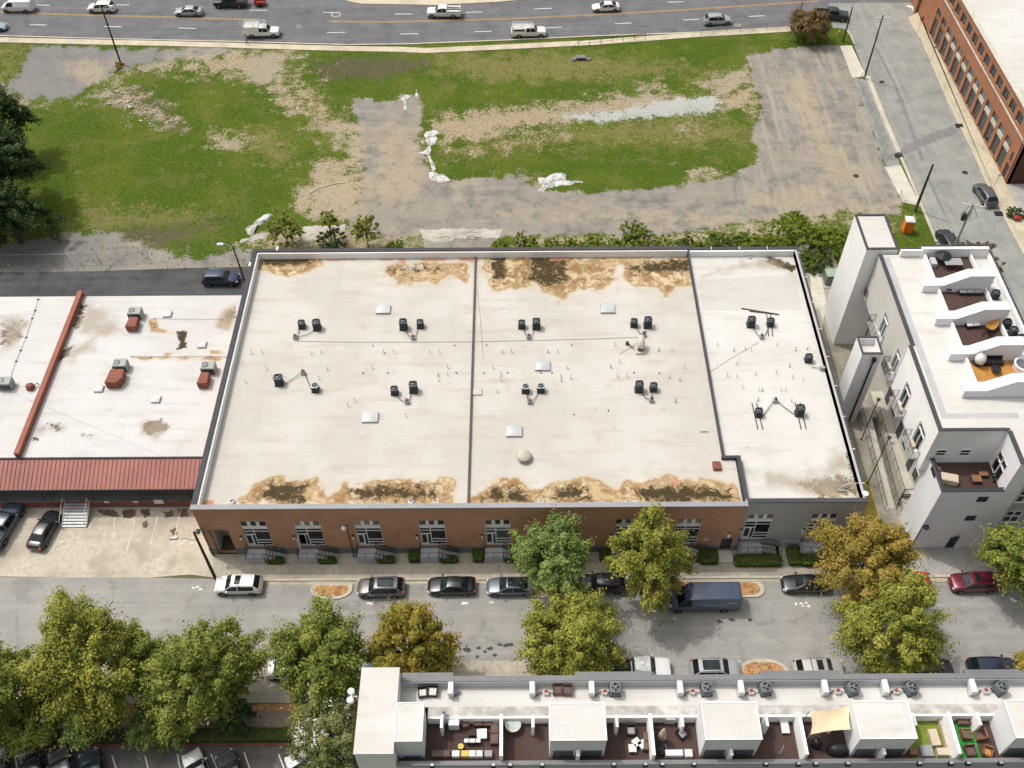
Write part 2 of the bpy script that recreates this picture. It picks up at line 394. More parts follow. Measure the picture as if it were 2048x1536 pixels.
b = NB('vacant_lot_ground')
n_f = b.noise(2.2, 6, .65); n_m = b.noise(.45, 6, .6); n_l = b.noise(.09, 4, .55); n_x = b.noise(9., 3, .6); n_s = b.noise(1.1, 5, .7)
n_streak = b.noise(.5, 5, .6, b.scalev(.25, 1.6, 1))
n_g = b.noise(4.5, 4, .7)
edge = b.m('ADD', b.m('MULTIPLY', b.m('SUBTRACT', n_m, .5), 1.4), b.m('ADD', b.m('MULTIPLY', b.m('SUBTRACT', n_f, .5), .9), b.m('MULTIPLY', b.m('SUBTRACT', n_g, .5), .9)))
def mask(name, lo=.44, hi=.56, k=1.): return b.ss(b.m('ADD', b.attr(name).outputs['Fac'], b.m('MULTIPLY', edge, k)), lo, hi)
g = b.mix(b.ss(n_f, .25, .75), (.040,.077,.004), (.092,.146,.012))
n_p = b.noise(.22, 6, .7); g = b.mix(b.ss(n_l, .42, .62, 0, .7), g, b.mix(n_f, (.07,.10,.008), (.15,.18,.02))); g = b.mix(b.ss(n_p, .50, .66, 0, .55), g, b.mix(n_f, (.09,.085,.025), (.22,.20,.07))); g = b.mix(b.ss(n_p, .46, .34, 0, .5), g, b.mix(n_f, (.03,.065,.004), (.075,.13,.008)))
g = b.mix(b.ss(n_s, .58, .75, 0, .5), g, (.022,.05,.006))
g = b.mix(b.ss(n_x, .60, .8, 0, .45), g, (.20,.22,.06))
dry = b.mix(n_f, (.12,.11,.03), (.32,.27,.12))
c = b.mix(b.m('MULTIPLY', mask('dry', .36, .8), .72), g, dry)
dark = b.mix(n_f, (.055,.048,.03), (.16,.135,.085)); c = b.mix(b.m('MULTIPLY', mask('dark', .35, .8), .85), c, dark)
dirt = b.mix(b.ss(n_f, .3, .7), (.29,.225,.15), (.50,.40,.275)); dirt = b.mix(b.ss(n_l, .45, .6, 0, .6), dirt, (.36,.32,.26))
dirt = b.mix(b.ss(n_s, .57, .66, 0, .6), dirt, b.mix(n_f, (.07,.09,.02), (.15,.15,.05)))
dirt = b.mix(b.ss(n_x, .62, .74, 0, .5), dirt, (.10,.09,.06))
c = b.mix(b.m('MULTIPLY', mask('dirt', .36, .72, 1.2), .93), c, dirt)
asp = b.mix(b.ss(n_m, .3, .7), (.205,.193,.178), (.30,.28,.255)); asp = b.mix(b.ss(n_l, .42, .6, 0, .6), asp, (.33,.295,.245)); asp = b.mix(b.ss(n_streak, .5, .7, 0, .55), asp, (.37,.325,.26))
vor = b.n('ShaderNodeTexVoronoi', {'Vector': b.pos(), 'Scale': .22}, feature='DISTANCE_TO_EDGE').outputs['Distance']
asp = b.mix(b.ss(b.m('ADD', vor, b.m('MULTIPLY', b.m('SUBTRACT', n_m, .5), .5)), .0, .02, .28, 0), asp, (.13,.13,.10))
gx, gy, gz = b.sep(b.pos()); n_st2 = b.noise(.5, 6, .65, b.scalev(1.5, .13, 1)); asp = b.mix(b.m('MULTIPLY', b.ss(gx, 26, 38), b.ss(n_st2, .48, .66, 0, .8)), asp, (.40,.355,.285)); asp = b.mix(b.m('MULTIPLY', b.ss(gx, 26, 38), b.ss(n_st2, .46, .34, 0, .5)), asp, (.20,.195,.185)); asp = b.mix(b.ss(gx, -52, -60, 0, .65), asp, b.mix(n_f, (.15,.15,.155), (.27,.265,.265)))
asp = b.mix(b.ss(n_x, .6, .8, 0, .3), asp, (.45,.42,.38))
asp = b.mix(b.ss(n_s, .64, .72, 0, .45), asp, (.12,.12,.07))
c = b.mix(mask('asphalt', .42, .60, .9), c, asp)
dst = b.mix(n_f, (.33,.27,.19), (.50,.415,.30)); dst = b.mix(b.ss(n_s, .55, .66, 0, .55), dst, (.12,.12,.06)); dst = b.mix(b.ss(n_x, .62, .74, 0, .4), dst, (.12,.10,.07))
c = b.mix(b.m('MULTIPLY', mask('dust', .2, .9, 1.2), .8), c, dst)
c = b.mix(b.m('MULTIPLY', mask('pale', .38, .66), .85), c, b.mix(n_f, (.36,.38,.37), (.55,.56,.54)))
c = b.mix(b.m('MULTIPLY', b.attr('bare').outputs['Fac'], .9), c, b.mix(n_f, (.10,.085,.06), (.20,.165,.115)))
c = b.mix(b.ss(n_x, .35, .65, .35, 0), c, (.02,.02,.012))
M['ground'] = b.pbsdf(c, .95, .12, 0, b.bump(b.m('ADD', n_f, b.m('MULTIPLY', n_x, .6)), .8, .12))
ground = struct(grid_sheet('ground', xs, ys, 0, {'asphalt': lambda X, Y: np.maximum.reduce([region(X, Y, poly(p), s_) for p, s_ in ((A1, 1.3), (A2, 2.6), (A3, 2.), (A4, .9))]),
    'dirt': lambda X, Y: np.maximum(pmax(D_, 3.6, .95)(X, Y), pmax(D2, 4., .60)(X, Y)), 'dust': pmax(DUST, 2.6, .8), 'pale': pmax(W_, 1.6, .9), 'dark': pmax(DK, 3.4, 1.), 'dry': pmax(DRY, 4.5, .9), 'bare': bare}, M['ground']))

# ------------------------------------------------------------------ road, street, pavement materials
def asphalt_mat(name, c0, c1, patch=.25, streak=(.04, 1, 1)):
    b = NB(name); n1 = b.noise(7, 4, .7); n2 = b.noise(.35, 5, .6); n3 = b.noise(1., 4, .6, b.scalev(*streak))
    c = b.mix(b.ss(n2, .3, .7), c0, c1); c = b.mix(b.ss(n3, .5, .7, 0, patch), c, tuple(k*1.35 for k in c1)); c = b.mix(b.ss(n3, .5, .3, 0, patch), c, tuple(k*.75 for k in c0))
    c = b.mix(b.ss(n1, .4, .8, 0, .35), c, tuple(k*1.6 for k in c1)); c = b.mix(b.ss(n1, .5, .2, 0, .35), c, tuple(k*.5 for k in c0))
    v = b.n('ShaderNodeTexVoronoi', {'Vector': b.pos(), 'Scale': .16}, feature='DISTANCE_TO_EDGE').outputs['Distance']
    c = b.mix(b.ss(b.m('ADD', v, b.m('MULTIPLY', b.m('SUBTRACT', n2, .5), .3)), 0, .012, .2, 0), c, tuple(k*.5 for k in c0))
    return b.pbsdf(c, .9, .2, 0, b.bump(n1, .4, .02))
M['asph_main'] = asphalt_mat('main_road_asphalt', (.105,.105,.113), (.14,.14,.147), .3)
M['asph_front'] = asphalt_mat('front_street_asphalt', (.235,.228,.213), (.29,.281,.264), .3)
M['asph_side'] = asphalt_mat('side_street_asphalt', (.195,.20,.185), (.26,.262,.242), .3, (1, .04, 1))
M['asph_dark'] = asphalt_mat('fresh_asphalt', (.05,.05,.053), (.08,.08,.082), .45)
M['asph_patch'] = asphalt_mat('patched_asphalt', (.16,.16,.16), (.19,.19,.19), .2)
M['asph_lot'] = asphalt_mat('car_park_asphalt', (.10,.09,.085), (.15,.14,.13), .3)
def slab_mat(name, c0, c1, dx, dy, ox=0., oy=0., stain=.4):
    b = NB(name); x, y, z = b.sep(b.pos())
    fx = b.m('FRACT', b.m('DIVIDE', b.m('ADD', x, ox), dx)); fy = b.m('FRACT', b.m('DIVIDE', b.m('ADD', y, oy), dy))
    jx = b.ss(fx, 0, .035/dx*1.4, 1, 0); jy = b.ss(fy, 0, .035/dy*1.4, 1, 0)
    n1 = b.noise(2, 6, .65); n2 = b.noise(.25, 4, .6); n3 = b.noise(10, 3, .6)
    cell = b.n('ShaderNodeTexWhiteNoise', {'Vector': b.comb(b.m('FLOOR', b.m('DIVIDE', b.m('ADD', x, ox), dx)), b.m('FLOOR', b.m('DIVIDE', b.m('ADD', y, oy), dy)), 0.)}).outputs['Value']
    c = b.mix(b.ss(n1, .3, .7), c0, c1); c = b.mix(b.ss(n2, .45, .65, 0, stain), c, tuple(k*.62 for k in c0)); c = b.mix(b.m('MULTIPLY', cell, .22), c, tuple(k*.6 for k in c0))
    c = b.mix(b.ss(n3, .6, .8, 0, .3), c, tuple(k*.55 for k in c0))
    c = b.mix(b.m('MULTIPLY', b.m('MAXIMUM', jx, jy), .6), c, tuple(k*.3 for k in c0))
    return b.pbsdf(c, .9, .2, 0, b.bump(n1, .15, .02))
M['slab'] = slab_mat('pavement_slabs', (.34,.305,.25), (.46,.42,.345), 1.5, 1.5, 0, .3)
M['slab_tan'] = slab_mat('tan_pavement', (.42,.37,.27), (.54,.48,.36), 1.8, 50)
M['slab_road'] = slab_mat('roadside_pavement', (.46,.40,.30), (.58,.51,.40), 1.6, 80)
M['slab_lot'] = slab_mat('concrete_yard', (.40,.355,.285), (.54,.485,.40), 6.1, 4.35, 1.0, .9, .6)
M['slab_brown'] = slab_mat('brown_walk', (.24,.19,.15), (.31,.25,.20), 2.6, 40)
M['paint_worn'] = mat('worn_paint', (.60,.57,.50), .8, .3, 3, 1.)
M['yard_stain'] = mat('yard_stain', (.14,.10,.075), .8, .5, 4, .8)
M['alley_slab'] = slab_mat('alley_slabs', (.26,.235,.19), (.40,.37,.30), 1.6, 1.6, 0, 0, .7)
M['kerb'] = mat('kerb_concrete', (.46,.42,.34), .9, .2, 3, .5)

def sheet(name, pts, z, m, parent=None): return MB().sheet(pts, z).build(name, m, parent)
def offset_line(line, d):
    """shift a polyline sideways by d metres (left of its direction)"""
    out = []
    for i, p in enumerate(line):
        a = Vector(line[max(i-1, 0)]); q = Vector(line[min(i+1, len(line)-1)]); t = (q-a).normalized()
        out.append((p[0]-t.y*d, p[1]+t.x*d))
    return out
def strip(name, line, d0, d1, z0, z1, m, parent=None):
    """raised band following a line, between two side offsets"""
    a = offset_line(line, d0); c = offset_line(line, d1); mb = MB(); n = len(line)
    vs = [(*p, z0) for p in a]+[(*p, z0) for p in c]+[(*p, z1) for p in a]+[(*p, z1) for p in c]
    fs = []
    for i in range(n-1):
        q = lambda k: k*n+i
        fs += [(q(2), q(2)+1, q(3)+1, q(3)), (q(0), q(0)+1, q(2)+1, q(2)), (q(1)+1, q(1), q(3), q(3)+1)]
    for e in (0, n-1): fs.append((e, n+e, 3*n+e, 2*n+e))
    mb.add(vs, fs); o = mb.build(name, m, parent)
    bm = bmesh.new(); bm.from_mesh(o.data); bmesh.ops.recalc_face_normals(bm, faces=bm.faces); bm.to_mesh(o.data); bm.free()
    return o

# main road (top of the picture)
near = poly([(0,71.5),(171,76.5),(342,80.5),(468,83),(600,87),(700,89.5),(817,88),(1022,80),(1193,72),(1380,65.5),(1587,54),(1650,48)])
near = [(-300, near[0][1]+14)]+near+[(near[-1][0]+60, near[-1][1]+5), (400, near[-1][1]+25)]
RW = 17.5
far = [(-300, 205.)]+poly([(0,-60),(460,-42),(600,-18),(670,-4),(700,4),(722,8.5),(870,11),(1000,4.5),(1060,-1),(1200,-14),(1500,-36),(1900,-60)])+[(400, 235.)]
road = struct(sheet('main_road', near+far[::-1], .006, M['asph_main']))
def paint_line(name, px, w, m, parent, z=.012, raw=False):
    ln = px if raw else poly(px)
    a = offset_line(ln, -w/2); c = offset_line(ln, w/2); n = len(ln); mb = MB()
    mb.add([(*p, z) for p in a]+[(*p, z) for p in c], [(i, i+1, n+i+1, n+i) for i in range(n-1)])
    return mb.build(name, m, parent)
for a, c in (((59,49.5),(94,50)), ((208,53),(243,53.5)), ((356,56),(392,57)), ((654,65),(690,65)), ((801,68),(837,67.5)), ((949,63.5),(983,62.5)), ((1092,56),(1124,54)), ((1230,47.5),(1263,46)), ((1367,40),(1398,38.5)), ((1497,33),(1529,31.5)),
             ((73,10),(99,10.5)), ((225,9.2),(258,10)), ((498,20.3),(534,20.8)), ((646,24.5),(680,25.5)), ((790,28),(825,28)), ((931,25),(965,23.5)), ((1069,18),(1103,16.5)), ((1335,4.6),(1367,3.4))):
    paint_line('lane_dash', [a, c], .15, M['paint_white'], road)
for dy in (-.9, .9):
    paint_line('centre_line', [(-60,22+dy),(0,25+dy),(171,30+dy),(342,34.5+dy),(513,39.5+dy)], .13, M['paint_yellow'], road)
    paint_line('centre_line', [(658,43+dy),(782,44+dy),(900,41+dy),(1022,37.5+dy),(1200,29+dy),(1380,19+dy),(1500,11+dy),(1640,2+dy)], .13, M['paint_yellow'], road)
mb = MB()   # turn arrow by the junction
ar = poly([(1812,13),(1818,10.5),(1826,13),(1829,17.5),(1832,20),(1826,21),(1824,17),(1820,14.5)]); mb.sheet(ar, .014); mb.build('turn_arrow', M['paint_white'], road)
for q, r_ in (((672,29), .9), ((598,53), .5)):
    c = G(*q); mb = MB(); mb.lathe(c.x, c.y, [(r_, .008), (r_-.05, .013), (r_*.7, .013), (r_*.65, .008)], 20, cap=False); mb.build('manhole_ring', M['concrete_grey'], road)
struct(strip('road_kerb', near[:-2], -.28, 0, 0, .14, M['kerb']))
walk = poly([(-30,79),(0,80.5),(171,84.5),(342,88),(468,91.5),(600,95.5),(700,98),(800,99.5),(851,102),(1022,94),(1193,85.5),(1380,71),(1480,65),(1587,58.5),(1650,52)])
walk = [(-200, walk[0][1]+9)]+walk
pave_main = struct(strip('main_road_pavement', walk, -.75, .75, 0, .10, M['slab_road']))
struct(strip('far_pavement', far, 0, 3.6, 0, .12, M['slab_road']))
# side street on the right
lk = poly([(1690,58),(1700,72),(1707,89),(1734,154),(1796,308),(1840,410),(1871,485)])
x_l = lk[-1][0]
lk2 = lk+[(x_l, 80.), (x_l, 54.), ]
rk = poly([(1826,29),(1817,36),(1822,50),(1844,85),(1895,205),(1943,301),(1973,369),(2018,455),(2048,513)])
x_r = rk[-1][0]
side = struct(sheet('side_street', [(lk[0][0]-2, near[-3][1]-1.2)]+lk+[(x_l+.3, 70), (x_l+.3, 48.5), (x_r, 48.5), (x_r, 88)]+rk[::-1][1:]+[(rk[0][0]+2, rk[0][1]+4), (lk[0][0]-1, rk[0][1]+4)], .010, M['asph_side']))
sheet('trench_patch', poly([(1798,300),(1812,290),(1860,268),(1905,252),(1914,262),(1912,268),(1870,282),(1835,298),(1805,312)]), .016, M['asph_patch'], side)
paint_line('tar_seam', [(1752,95),(1790,170),(1815,235),(1838,300),(1846,322)], .5, M['asph_patch'], side, .014)
paint_line('tar_seam', [(1855,352),(1872,390),(1890,430)], .4, M['asph_patch'], side, .014)
struct(strip('side_kerb', lk[:3], 0, .22, 0, .15, M['kerb'])); struct(strip('side_kerb', poly([(1734,154),(1765,232),(1796,306)]), -.25, .45, 0, .15, M['kerb']))
struct(strip('side_kerb', poly([(1800,316),(1840,410),(1871,485)]), -.05, .3, 0, .15, M['kerb']))
for p in ([(1680,92),(1703,91),(1733,152),(1705,156)], [(1769,334),(1801,330),(1841,412),(1806,405)]):
    struct(sheet('driveway_apron', poly(p), .018, M['concrete_light']))
struct(sheet('verge_strip', poly([(1708,158),(1734,157),(1794,308),(1800,332),(1772,332)]), .006, M['asph_side']))
rw = rk[2:]
pv = struct(MB().prism([(rk[1][0]-.1, rk[1][1])]+rw+[(x_r, 84), (70.15, 84), (70.15, 160.0), (rk[0][0]+1.2, 160.)], 0, .13).build('side_pavement', M['slab_tan']))
struct(strip('side_kerb', rw, -.02, .22, 0, .145, M['kerb']))
# lane behind the left building, and the concrete yard in front of it
lane = struct(sheet('back_lane', poly([(-200,546),(0,545),(200,542),(380,536),(520,533)])+[(-31.6, 86.4), (-150, 86.4)], .012, M['asph_dark']))
yard = struct(sheet('concrete_yard', [(-200, 59.3), (-31.6, 59.3), (-31.5, 53.6), (-30.5, 53.3), g2(465,1150), g2(445,1157), g2(380,1149), g2(300,1155), g2(150,1155), g2(0,1153), (-200, 50.9)], .014, M['slab_lot']))
for a, c in (((13,1101),(29,1066)), ((59.6,1102),(64.5,1087)), ((105.5,1101),(133,1037)), ((177,1060),(186,1025)), ((227.5,1074),(229,1035)), ((252,1107),(269.5,1041)), ((301,1089),(319.5,1016)), ((344,1097),(362.5,1016)), ((111,1086),(160,1074)), ((112,1100),(170,1082)), ((352,1092),(390,1075))):
    paint_line('bay_line', [a, c], .08, M['paint_worn'], yard, .019)
for p in ([(192,1019),(215,1018),(232,1022),(240,1032),(225,1034),(205,1030)], [(245,1020),(268,1019),(275,1030),(262,1038),(248,1035)], [(280,1018),(300,1019),(303,1030),(288,1036)], [(325,1024),(345,1022),(348,1033),(332,1035)], [(286,1046),(292,1041),(297,1050),(291,1057),(284,1053)], [(340,1062),(352,1056),(356,1068),(345,1072)], [(355,1018),(375,1017),(378,1034),(362,1036)]):
    q = poly(p); n = len(q); fine = []
    for i in range(n):
        for k in range(5): a = Vector(q[i]).lerp(Vector(q[(i+1) % n]), k/5); fine.append((a.x+random.uniform(-.12, .12), a.y+random.uniform(-.1, .1)))
    sheet('damp_stain', fine, .0165, M['yard_stain'], yard)
# front street
fs = struct(sheet('front_street', [(-300, 51.2), (-52.7, 50.85), (-38, 50.75), (-30, 50.5), (-27, 50.42), (36.5, 50.36), (300, 50.1), (300, 39.6), (-300, 39.6)], .008, M['asph_front']))
sheet('gutter_slab', [(-28, 50.38), (36, 50.36), (36, 49.8), (-28, 49.82)], .014, M['slab_tan'], fs)
sheet('gutter_slab', [(36.5, 50.36), (120, 50.1), (120, 49.55), (36.5, 49.8)], .014, M['slab_tan'], fs)
sheet('south_gutter_slab', [(-60, 41.5), (8, 41.5), (8, 39.9), (-60, 39.9)], .014, M['slab'], fs)
struct(MB().box(-300, 300, 37.4, 39.7, 0, .13).build('south_pavement', M['slab']))
pave = struct(MB().prism([g2(428,1158), g2(440,1160), (36.2, 50.4), (36.2, 53.98), (22.6, 53.98), (22.6, 53.5), (-31.5, 53.5), g2(424,1110)], 0, .13).build('front_pavement', M['slab']))
struct(MB().prism([(36.2, 50.4), (39.8, 50.36), (42.2, 50.34), (120, 50.1), (120, 53.7), (36.2, 53.9)], 0, .13).build('corner_pavement', M['concrete_grey']))
struct(MB().box(-27.5, 120, 50.18, 50.42, 0, .15).build('front_kerb', M['kerb']))
for q in ((1602,1207),(1612,1206),(1592,1208),(1606,1212),(1618,1212),(736,1206.5),(742,1207),(981,1205.5),(985,1204.5),(1306,1221),(1300,1221),(401,1179),(395,1174),(387,1176)):
    c = G(*q); mb = MB(); n = 7; mb.sheet([(c.x+random.uniform(.08,.28)*math.cos(2*PI*k/n), c.y+random.uniform(.05,.2)*math.sin(2*PI*k/n)) for k in range(n)], .0135); mb.build('survey_mark', M['paint_white'], fs)
mb = MB(); mb.sheet(poly([(922,1208),(927,1203),(929,1205),(938,1204),(932,1207),(939,1209),(928,1208.5),(924,1210)]), .0135); mb.build('survey_mark', M['paint_white'], fs)
for x0 in (250,330,1345,1527,1553,1875,1925,1975,700,770):
    y0 = 1209+random.uniform(-2, 2); paint_line('survey_dash', [(x0, y0), (x0+13, y0+.3)], .06, M['paint_blue'], fs, .0135)
for x0 in (45,118,200,278,1): paint_line('survey_dash', [(x0, 1163), (x0-2, 1170)], .06, M['paint_red'], fs, .0135)
for q, r_ in (((848,1220), .42), ((563,1187), .0)):
    if r_:
        c = G(*q); mb = MB(); mb.lathe(c.x, c.y, [(r_, .0135), (r_-.08, .0136)], 20, cap=False); mb.build('survey_ring', M['paint_white'], fs)
for q, s in (((935,1300),.5),((958,1296),.3),((970,1303),.25),((980,1297),.35),((1000,1290),.3),((1012,1291),.35),((1022,1289),.3),((955,1314),.25),((990,1310),.3),((1463,1240),.35),((1500,1240),.3),((1440,1243),.3)):
    c = G(*q); mb = MB(); n = 9; mb.sheet([(c.x+s*random.uniform(.5,1.2)*math.cos(2*PI*k/n), c.y+.7*s*random.uniform(.5,1.2)*math.sin(2*PI*k/n)) for k in range(n)], .0132); mb.build('oil_stain', M['asph_dark'], fs)
def island(px, z=.15, inner=.45):
    o = struct(MB().prism(px, 0, z).build('kerb_island', M['kerb'])); c = sum((Vector(p) for p in px), Vector((0, 0)))/len(px)
    q = []
    for p in px:
        d = Vector(p)-c; q.append(tuple(c+d*max(.2, (d.length-inner)/d.length)))
    MB().sheet(q, z+.006).build('mulch_bed', M['mulch'], o); return o
def arc(cx, cy, rx, ry, a0, a1, n=12): return [(cx+rx*math.cos(R(a0+(a1-a0)*k/n)), cy+ry*math.sin(R(a0+(a1-a0)*k/n))) for k in range(n+1)]
island([(-20.6, 49.82), (-16.5, 49.82)]+arc(-18.55, 49.2, 2.1, 1.15, 0, -180))
island(arc(24.0, 49.0, 1.1, .95, 90, -90, 8)+[(12.6, 48.05), (12.6, 49.9)])
island([(0, 49.8), (6.2, 49.8)]+arc(3.1, 49.2, 3.1, 1.1, 0, -180))
island(arc(23.55, 40.2, 2.4, 1.3, 0, 180)+[(21.1, 39.72), (26., 39.72)])
island([(33.2, 49.8), (39.5, 49.8)]+arc(36.3, 49.2, 3.1, 1.1, 0, -180))
island([(50.3, 49.7), (56, 49.7)]+arc(53.1, 49.2, 2.8, 1.1, 0, -180))
# lower left: planting, brown walk, hedge strip and the lower car park
struct(sheet('planting_bed', [(-120, 37.38), (-13.3, 37.38), (-13.3, 34.6), (-120, 34.6)], .02, M['mulch']))
struct(sheet('brown_walk', [(-120, 36.7), (-13.3, 36.7), (-13.3, 34.95), (-120, 34.95)], .03, M['slab_brown']))
lot = struct(sheet('lower_car_park', [(-120, 33.4), (-13, 33.4), (-13, 10), (-120, 10)], .016, M['asph_lot']))
struct(sheet('rear_drive', [(-13, 27.8), (70, 27.8), (70, 10), (-13, 10)], .016, M['asph_lot']))
struct(MB().box(-120, -13.3, 33.4, 33.62, 0, .15).build('lot_kerb', M['rust_red']))
for x0 in (-4,27,60,95,128,163,198,226,290,356,423,489,560):
    pass
for a, c in (((360,1536),(355,1508)),((433,1534),(422,1508)),((497,1530),(488,1504)),((567,1534),(557,1508)),((296,1536),(290,1512)),((232,1536),(224,1511)),((165,1536),(157,1511)),((100,1536),(95,1510)),((34,1536),(30,1510))):
    p0, p1 = g2(*a), g2(*c); d = (p0[0]-p1[0], p0[1]-p1[1]); paint_line('bay_line', [p1, (p1[0]+d[0]*3.2, p1[1]+d[1]*3.2)], .11, M['paint_white'], lot, .022, True)
# alley between the warehouse and the apartments
struct(sheet('alley_paving', [(34.6, 53.9), (42.6, 53.9), (42.6, 100.5), (38.6, 100.5), (34.6, 92)], .02, M['alley_slab']))
struct(sheet('alley_lawn', [(34.9, 54.2), (38.75, 54.2), (38.75, 62.3), (34.9, 62.3)], .028, mat('tired_lawn', (.30,.25,.06), .95, .3, 2, .6, .4)))
struct(sheet('walk_to_lane', poly([(1620,546),(1641,545),(1652,600),(1640,690),(1628,690)]), .034, M['concrete_light']))
# ------------------------------------------------------------------ membrane roofs with water stains
def roof_mat(name, c0, c1, seam=3.05, ringc=((.30,.17,.06), (.52,.36,.16), (.72,.60,.38))):
    b = NB(name); x, y, z = b.sep(b.pos())
    n1 = b.noise(.55, 6, .62); n2 = b.noise(2.6, 6, .68); n3 = b.noise(.12, 4, .55); n4 = b.noise(.8, 5, .6, b.scalev(.18, 1, 1))
    base = b.mix(b.ss(n3, .38, .62), c0, c1)
    base = b.mix(b.ss(n4, .48, .72, 0, .6), base, (c0[0]*.86, c0[1]*.83, c0[2]*.79)); base = b.mix(b.ss(n1, .52, .8, 0, .6), base, (c0[0]*.82, c0[1]*.78, c0[2]*.72)); n6 = b.noise(.6, 5, .6, b.scalev(1, .12, 1)); base = b.mix(b.ss(n6, .55, .75, 0, .35), base, (c0[0]*.85, c0[1]*.85, c0[2]*.82)); base = b.mix(b.ss(n2, .58, .72, 0, .25), base, (c0[0]*.74, c0[1]*.71, c0[2]*.66))
    sm = b.ss(b.m('ABSOLUTE', b.m('SUBTRACT', b.m('FRACT', b.m('DIVIDE', y, seam)), .5)), .0, .012, .22, 0)
    base = b.mix(sm, base, tuple(k*.6 for k in c0))
    base = b.mix(b.ss(b.m('MULTIPLY', b.m('SUBTRACT', 1., b.m('ABSOLUTE', b.m('SUBTRACT', n1, .5))), 1.), .985, 1., 0, .10), base, tuple(k*.6 for k in c0))
    e = b.m('ADD', b.m('MULTIPLY', b.m('SUBTRACT', b.noise(.42, 3, .5, dist=.4), .5), 1.9), b.m('MULTIPLY', b.m('SUBTRACT', n2, .5), .22))
    pt = b.attr('patch').outputs['Fac']; base = b.mix(b.m('MULTIPLY', b.ss(pt, .45, .55), .45), base, (c0[0]*.78, c0[1]*.77, c0[2]*.74))
    st = b.attr('stain').outputs['Fac']; f = b.m('ADD', st, b.m('MULTIPLY', e, b.ss(st, 0, .35)))
    nA = b.noise(.9, 6, .68, dist=.8); nB = b.noise(.3, 4, .6, b.scalev(.55, 1.2, 1)); nC = b.noise(5., 5, .75)
    tan = b.mix(nC, (.36,.235,.09), (.54,.41,.24)); rusty = b.mix(nC, (.10,.045,.008), (.33,.17,.035)); cream = b.mix(nC, (.48,.37,.19), (.60,.51,.34))
    ins = b.mix(b.ss(nA, .43, .66), rusty, cream); ins = b.mix(b.ss(nB, .52, .66, 0, .75), ins, tan)
    sc = b.mix(b.ss(f, .34, .62), tan, ins); sc = b.mix(b.m('MULTIPLY', b.ss(f, .36, .43), b.ss(f, .56, .45, 0, .7)), sc, rusty)
    c = b.mix(b.m('MULTIPLY', b.ss(b.m('ADD', f, b.m('MULTIPLY', b.m('SUBTRACT', nC, .5), .3)), .10, .56), .9), base, sc)
    mo = b.attr('moss').outputs['Fac']; n5 = b.noise(1.3, 7, .7, dist=.6)
    fm = b.m('ADD', mo, b.m('ADD', b.m('MULTIPLY', b.m('SUBTRACT', n5, .5), 2.2), b.m('MULTIPLY', b.m('SUBTRACT', b.noise(6., 4, .7), .5), .9)))
    c = b.mix(b.m('MULTIPLY', b.ss(mo, .02, .2), b.ss(fm, .24, .56)), c, b.mix(n2, (.022,.017,.006), (.07,.045,.014)))
    rs = b.attr('rust').outputs['Fac']; fr = b.m('ADD', rs, b.m('MULTIPLY', e, .7))
    c = b.mix(b.m('MULTIPLY', b.ss(rs, .02, .2), b.ss(fr, .35, .7, 0, .8)), c, (.42,.20,.12))
    gr = b.attr('grime').outputs['Fac']; fg = b.m('ADD', gr, b.m('MULTIPLY', e, .8))
    c = b.mix(b.m('MULTIPLY', b.ss(gr, .02, .3), b.ss(fg, .25, .95, 0, .75)), c, (.30,.25,.19))
    return b.pbsdf(c, .75, .25, 0, b.bump(n2, .06, .02))
M['roof_cream'] = roof_mat('cream_membrane', (.45,.425,.385), (.50,.475,.44))
M['roof_white'] = roof_mat('white_membrane', (.51,.495,.47), (.55,.54,.52), 2.4)
M['roof_pale'] = roof_mat('pale_membrane', (.49,.48,.47), (.53,.52,.515), 3.6)
def roof(x0, x1, y0, y1, z, m, parent, step=.25, name='roof', **masks):
    xs = np.arange(x0, x1+step*.5, step); ys = np.arange(y0, y1+step*.5, step); xs[-1] = x1; ys[-1] = y1
    fns = {}
    for k in ('stain', 'moss', 'rust', 'grime', 'patch'):
        L = [(poly(p, z), s, a) for p, s, a in masks.get(k, [])]
        def fn(X, Y, L=L):
            v = np.zeros(X.shape)
            for p, s, a in L: v = np.maximum(v, region(X, Y, p, s)*a)
            return v
        fns[k] = fn
    return grid_sheet(name, xs, ys, z, fns, m, parent)

def wall_y(mb, x0, x1, z0, z1, yf, th, holes, mi=0):
    """wall in an XZ plane, front face at yf, thickness th to the north, with rectangular openings"""
    cols = {}; x = x0
    for a, c, za, zc in holes: cols.setdefault((a, c), []).append((za, zc))
    for (a, c), zs in sorted(cols.items()):
        if a > x: mb.box(x, a, yf, yf+th, z0, z1, mi)
        zb = z0
        for za, zc in sorted(zs)+[(z1, z1)]:
            if za > zb: mb.box(a, c, yf, yf+th, zb, za, mi)
            zb = zc
        x = c
    if x < x1: mb.box(x, x1, yf, yf+th, z0, z1, mi)
    return mb
def wall_x(mb, y0, y1, z0, z1, xf, th, holes, mi=0):
    hs = sorted(holes); y = y0
    for a, c, za, zc in hs:
        if a > y: mb.box(xf, xf+th, y, a, z0, z1, mi)
        if za > z0: mb.box(xf, xf+th, a, c, z0, za, mi)
        if zc < z1: mb.box(xf, xf+th, a, c, zc, z1, mi)
        y = c
    if y < y1: mb.box(xf, xf+th, y, y1, z0, z1, mi)
    return mb
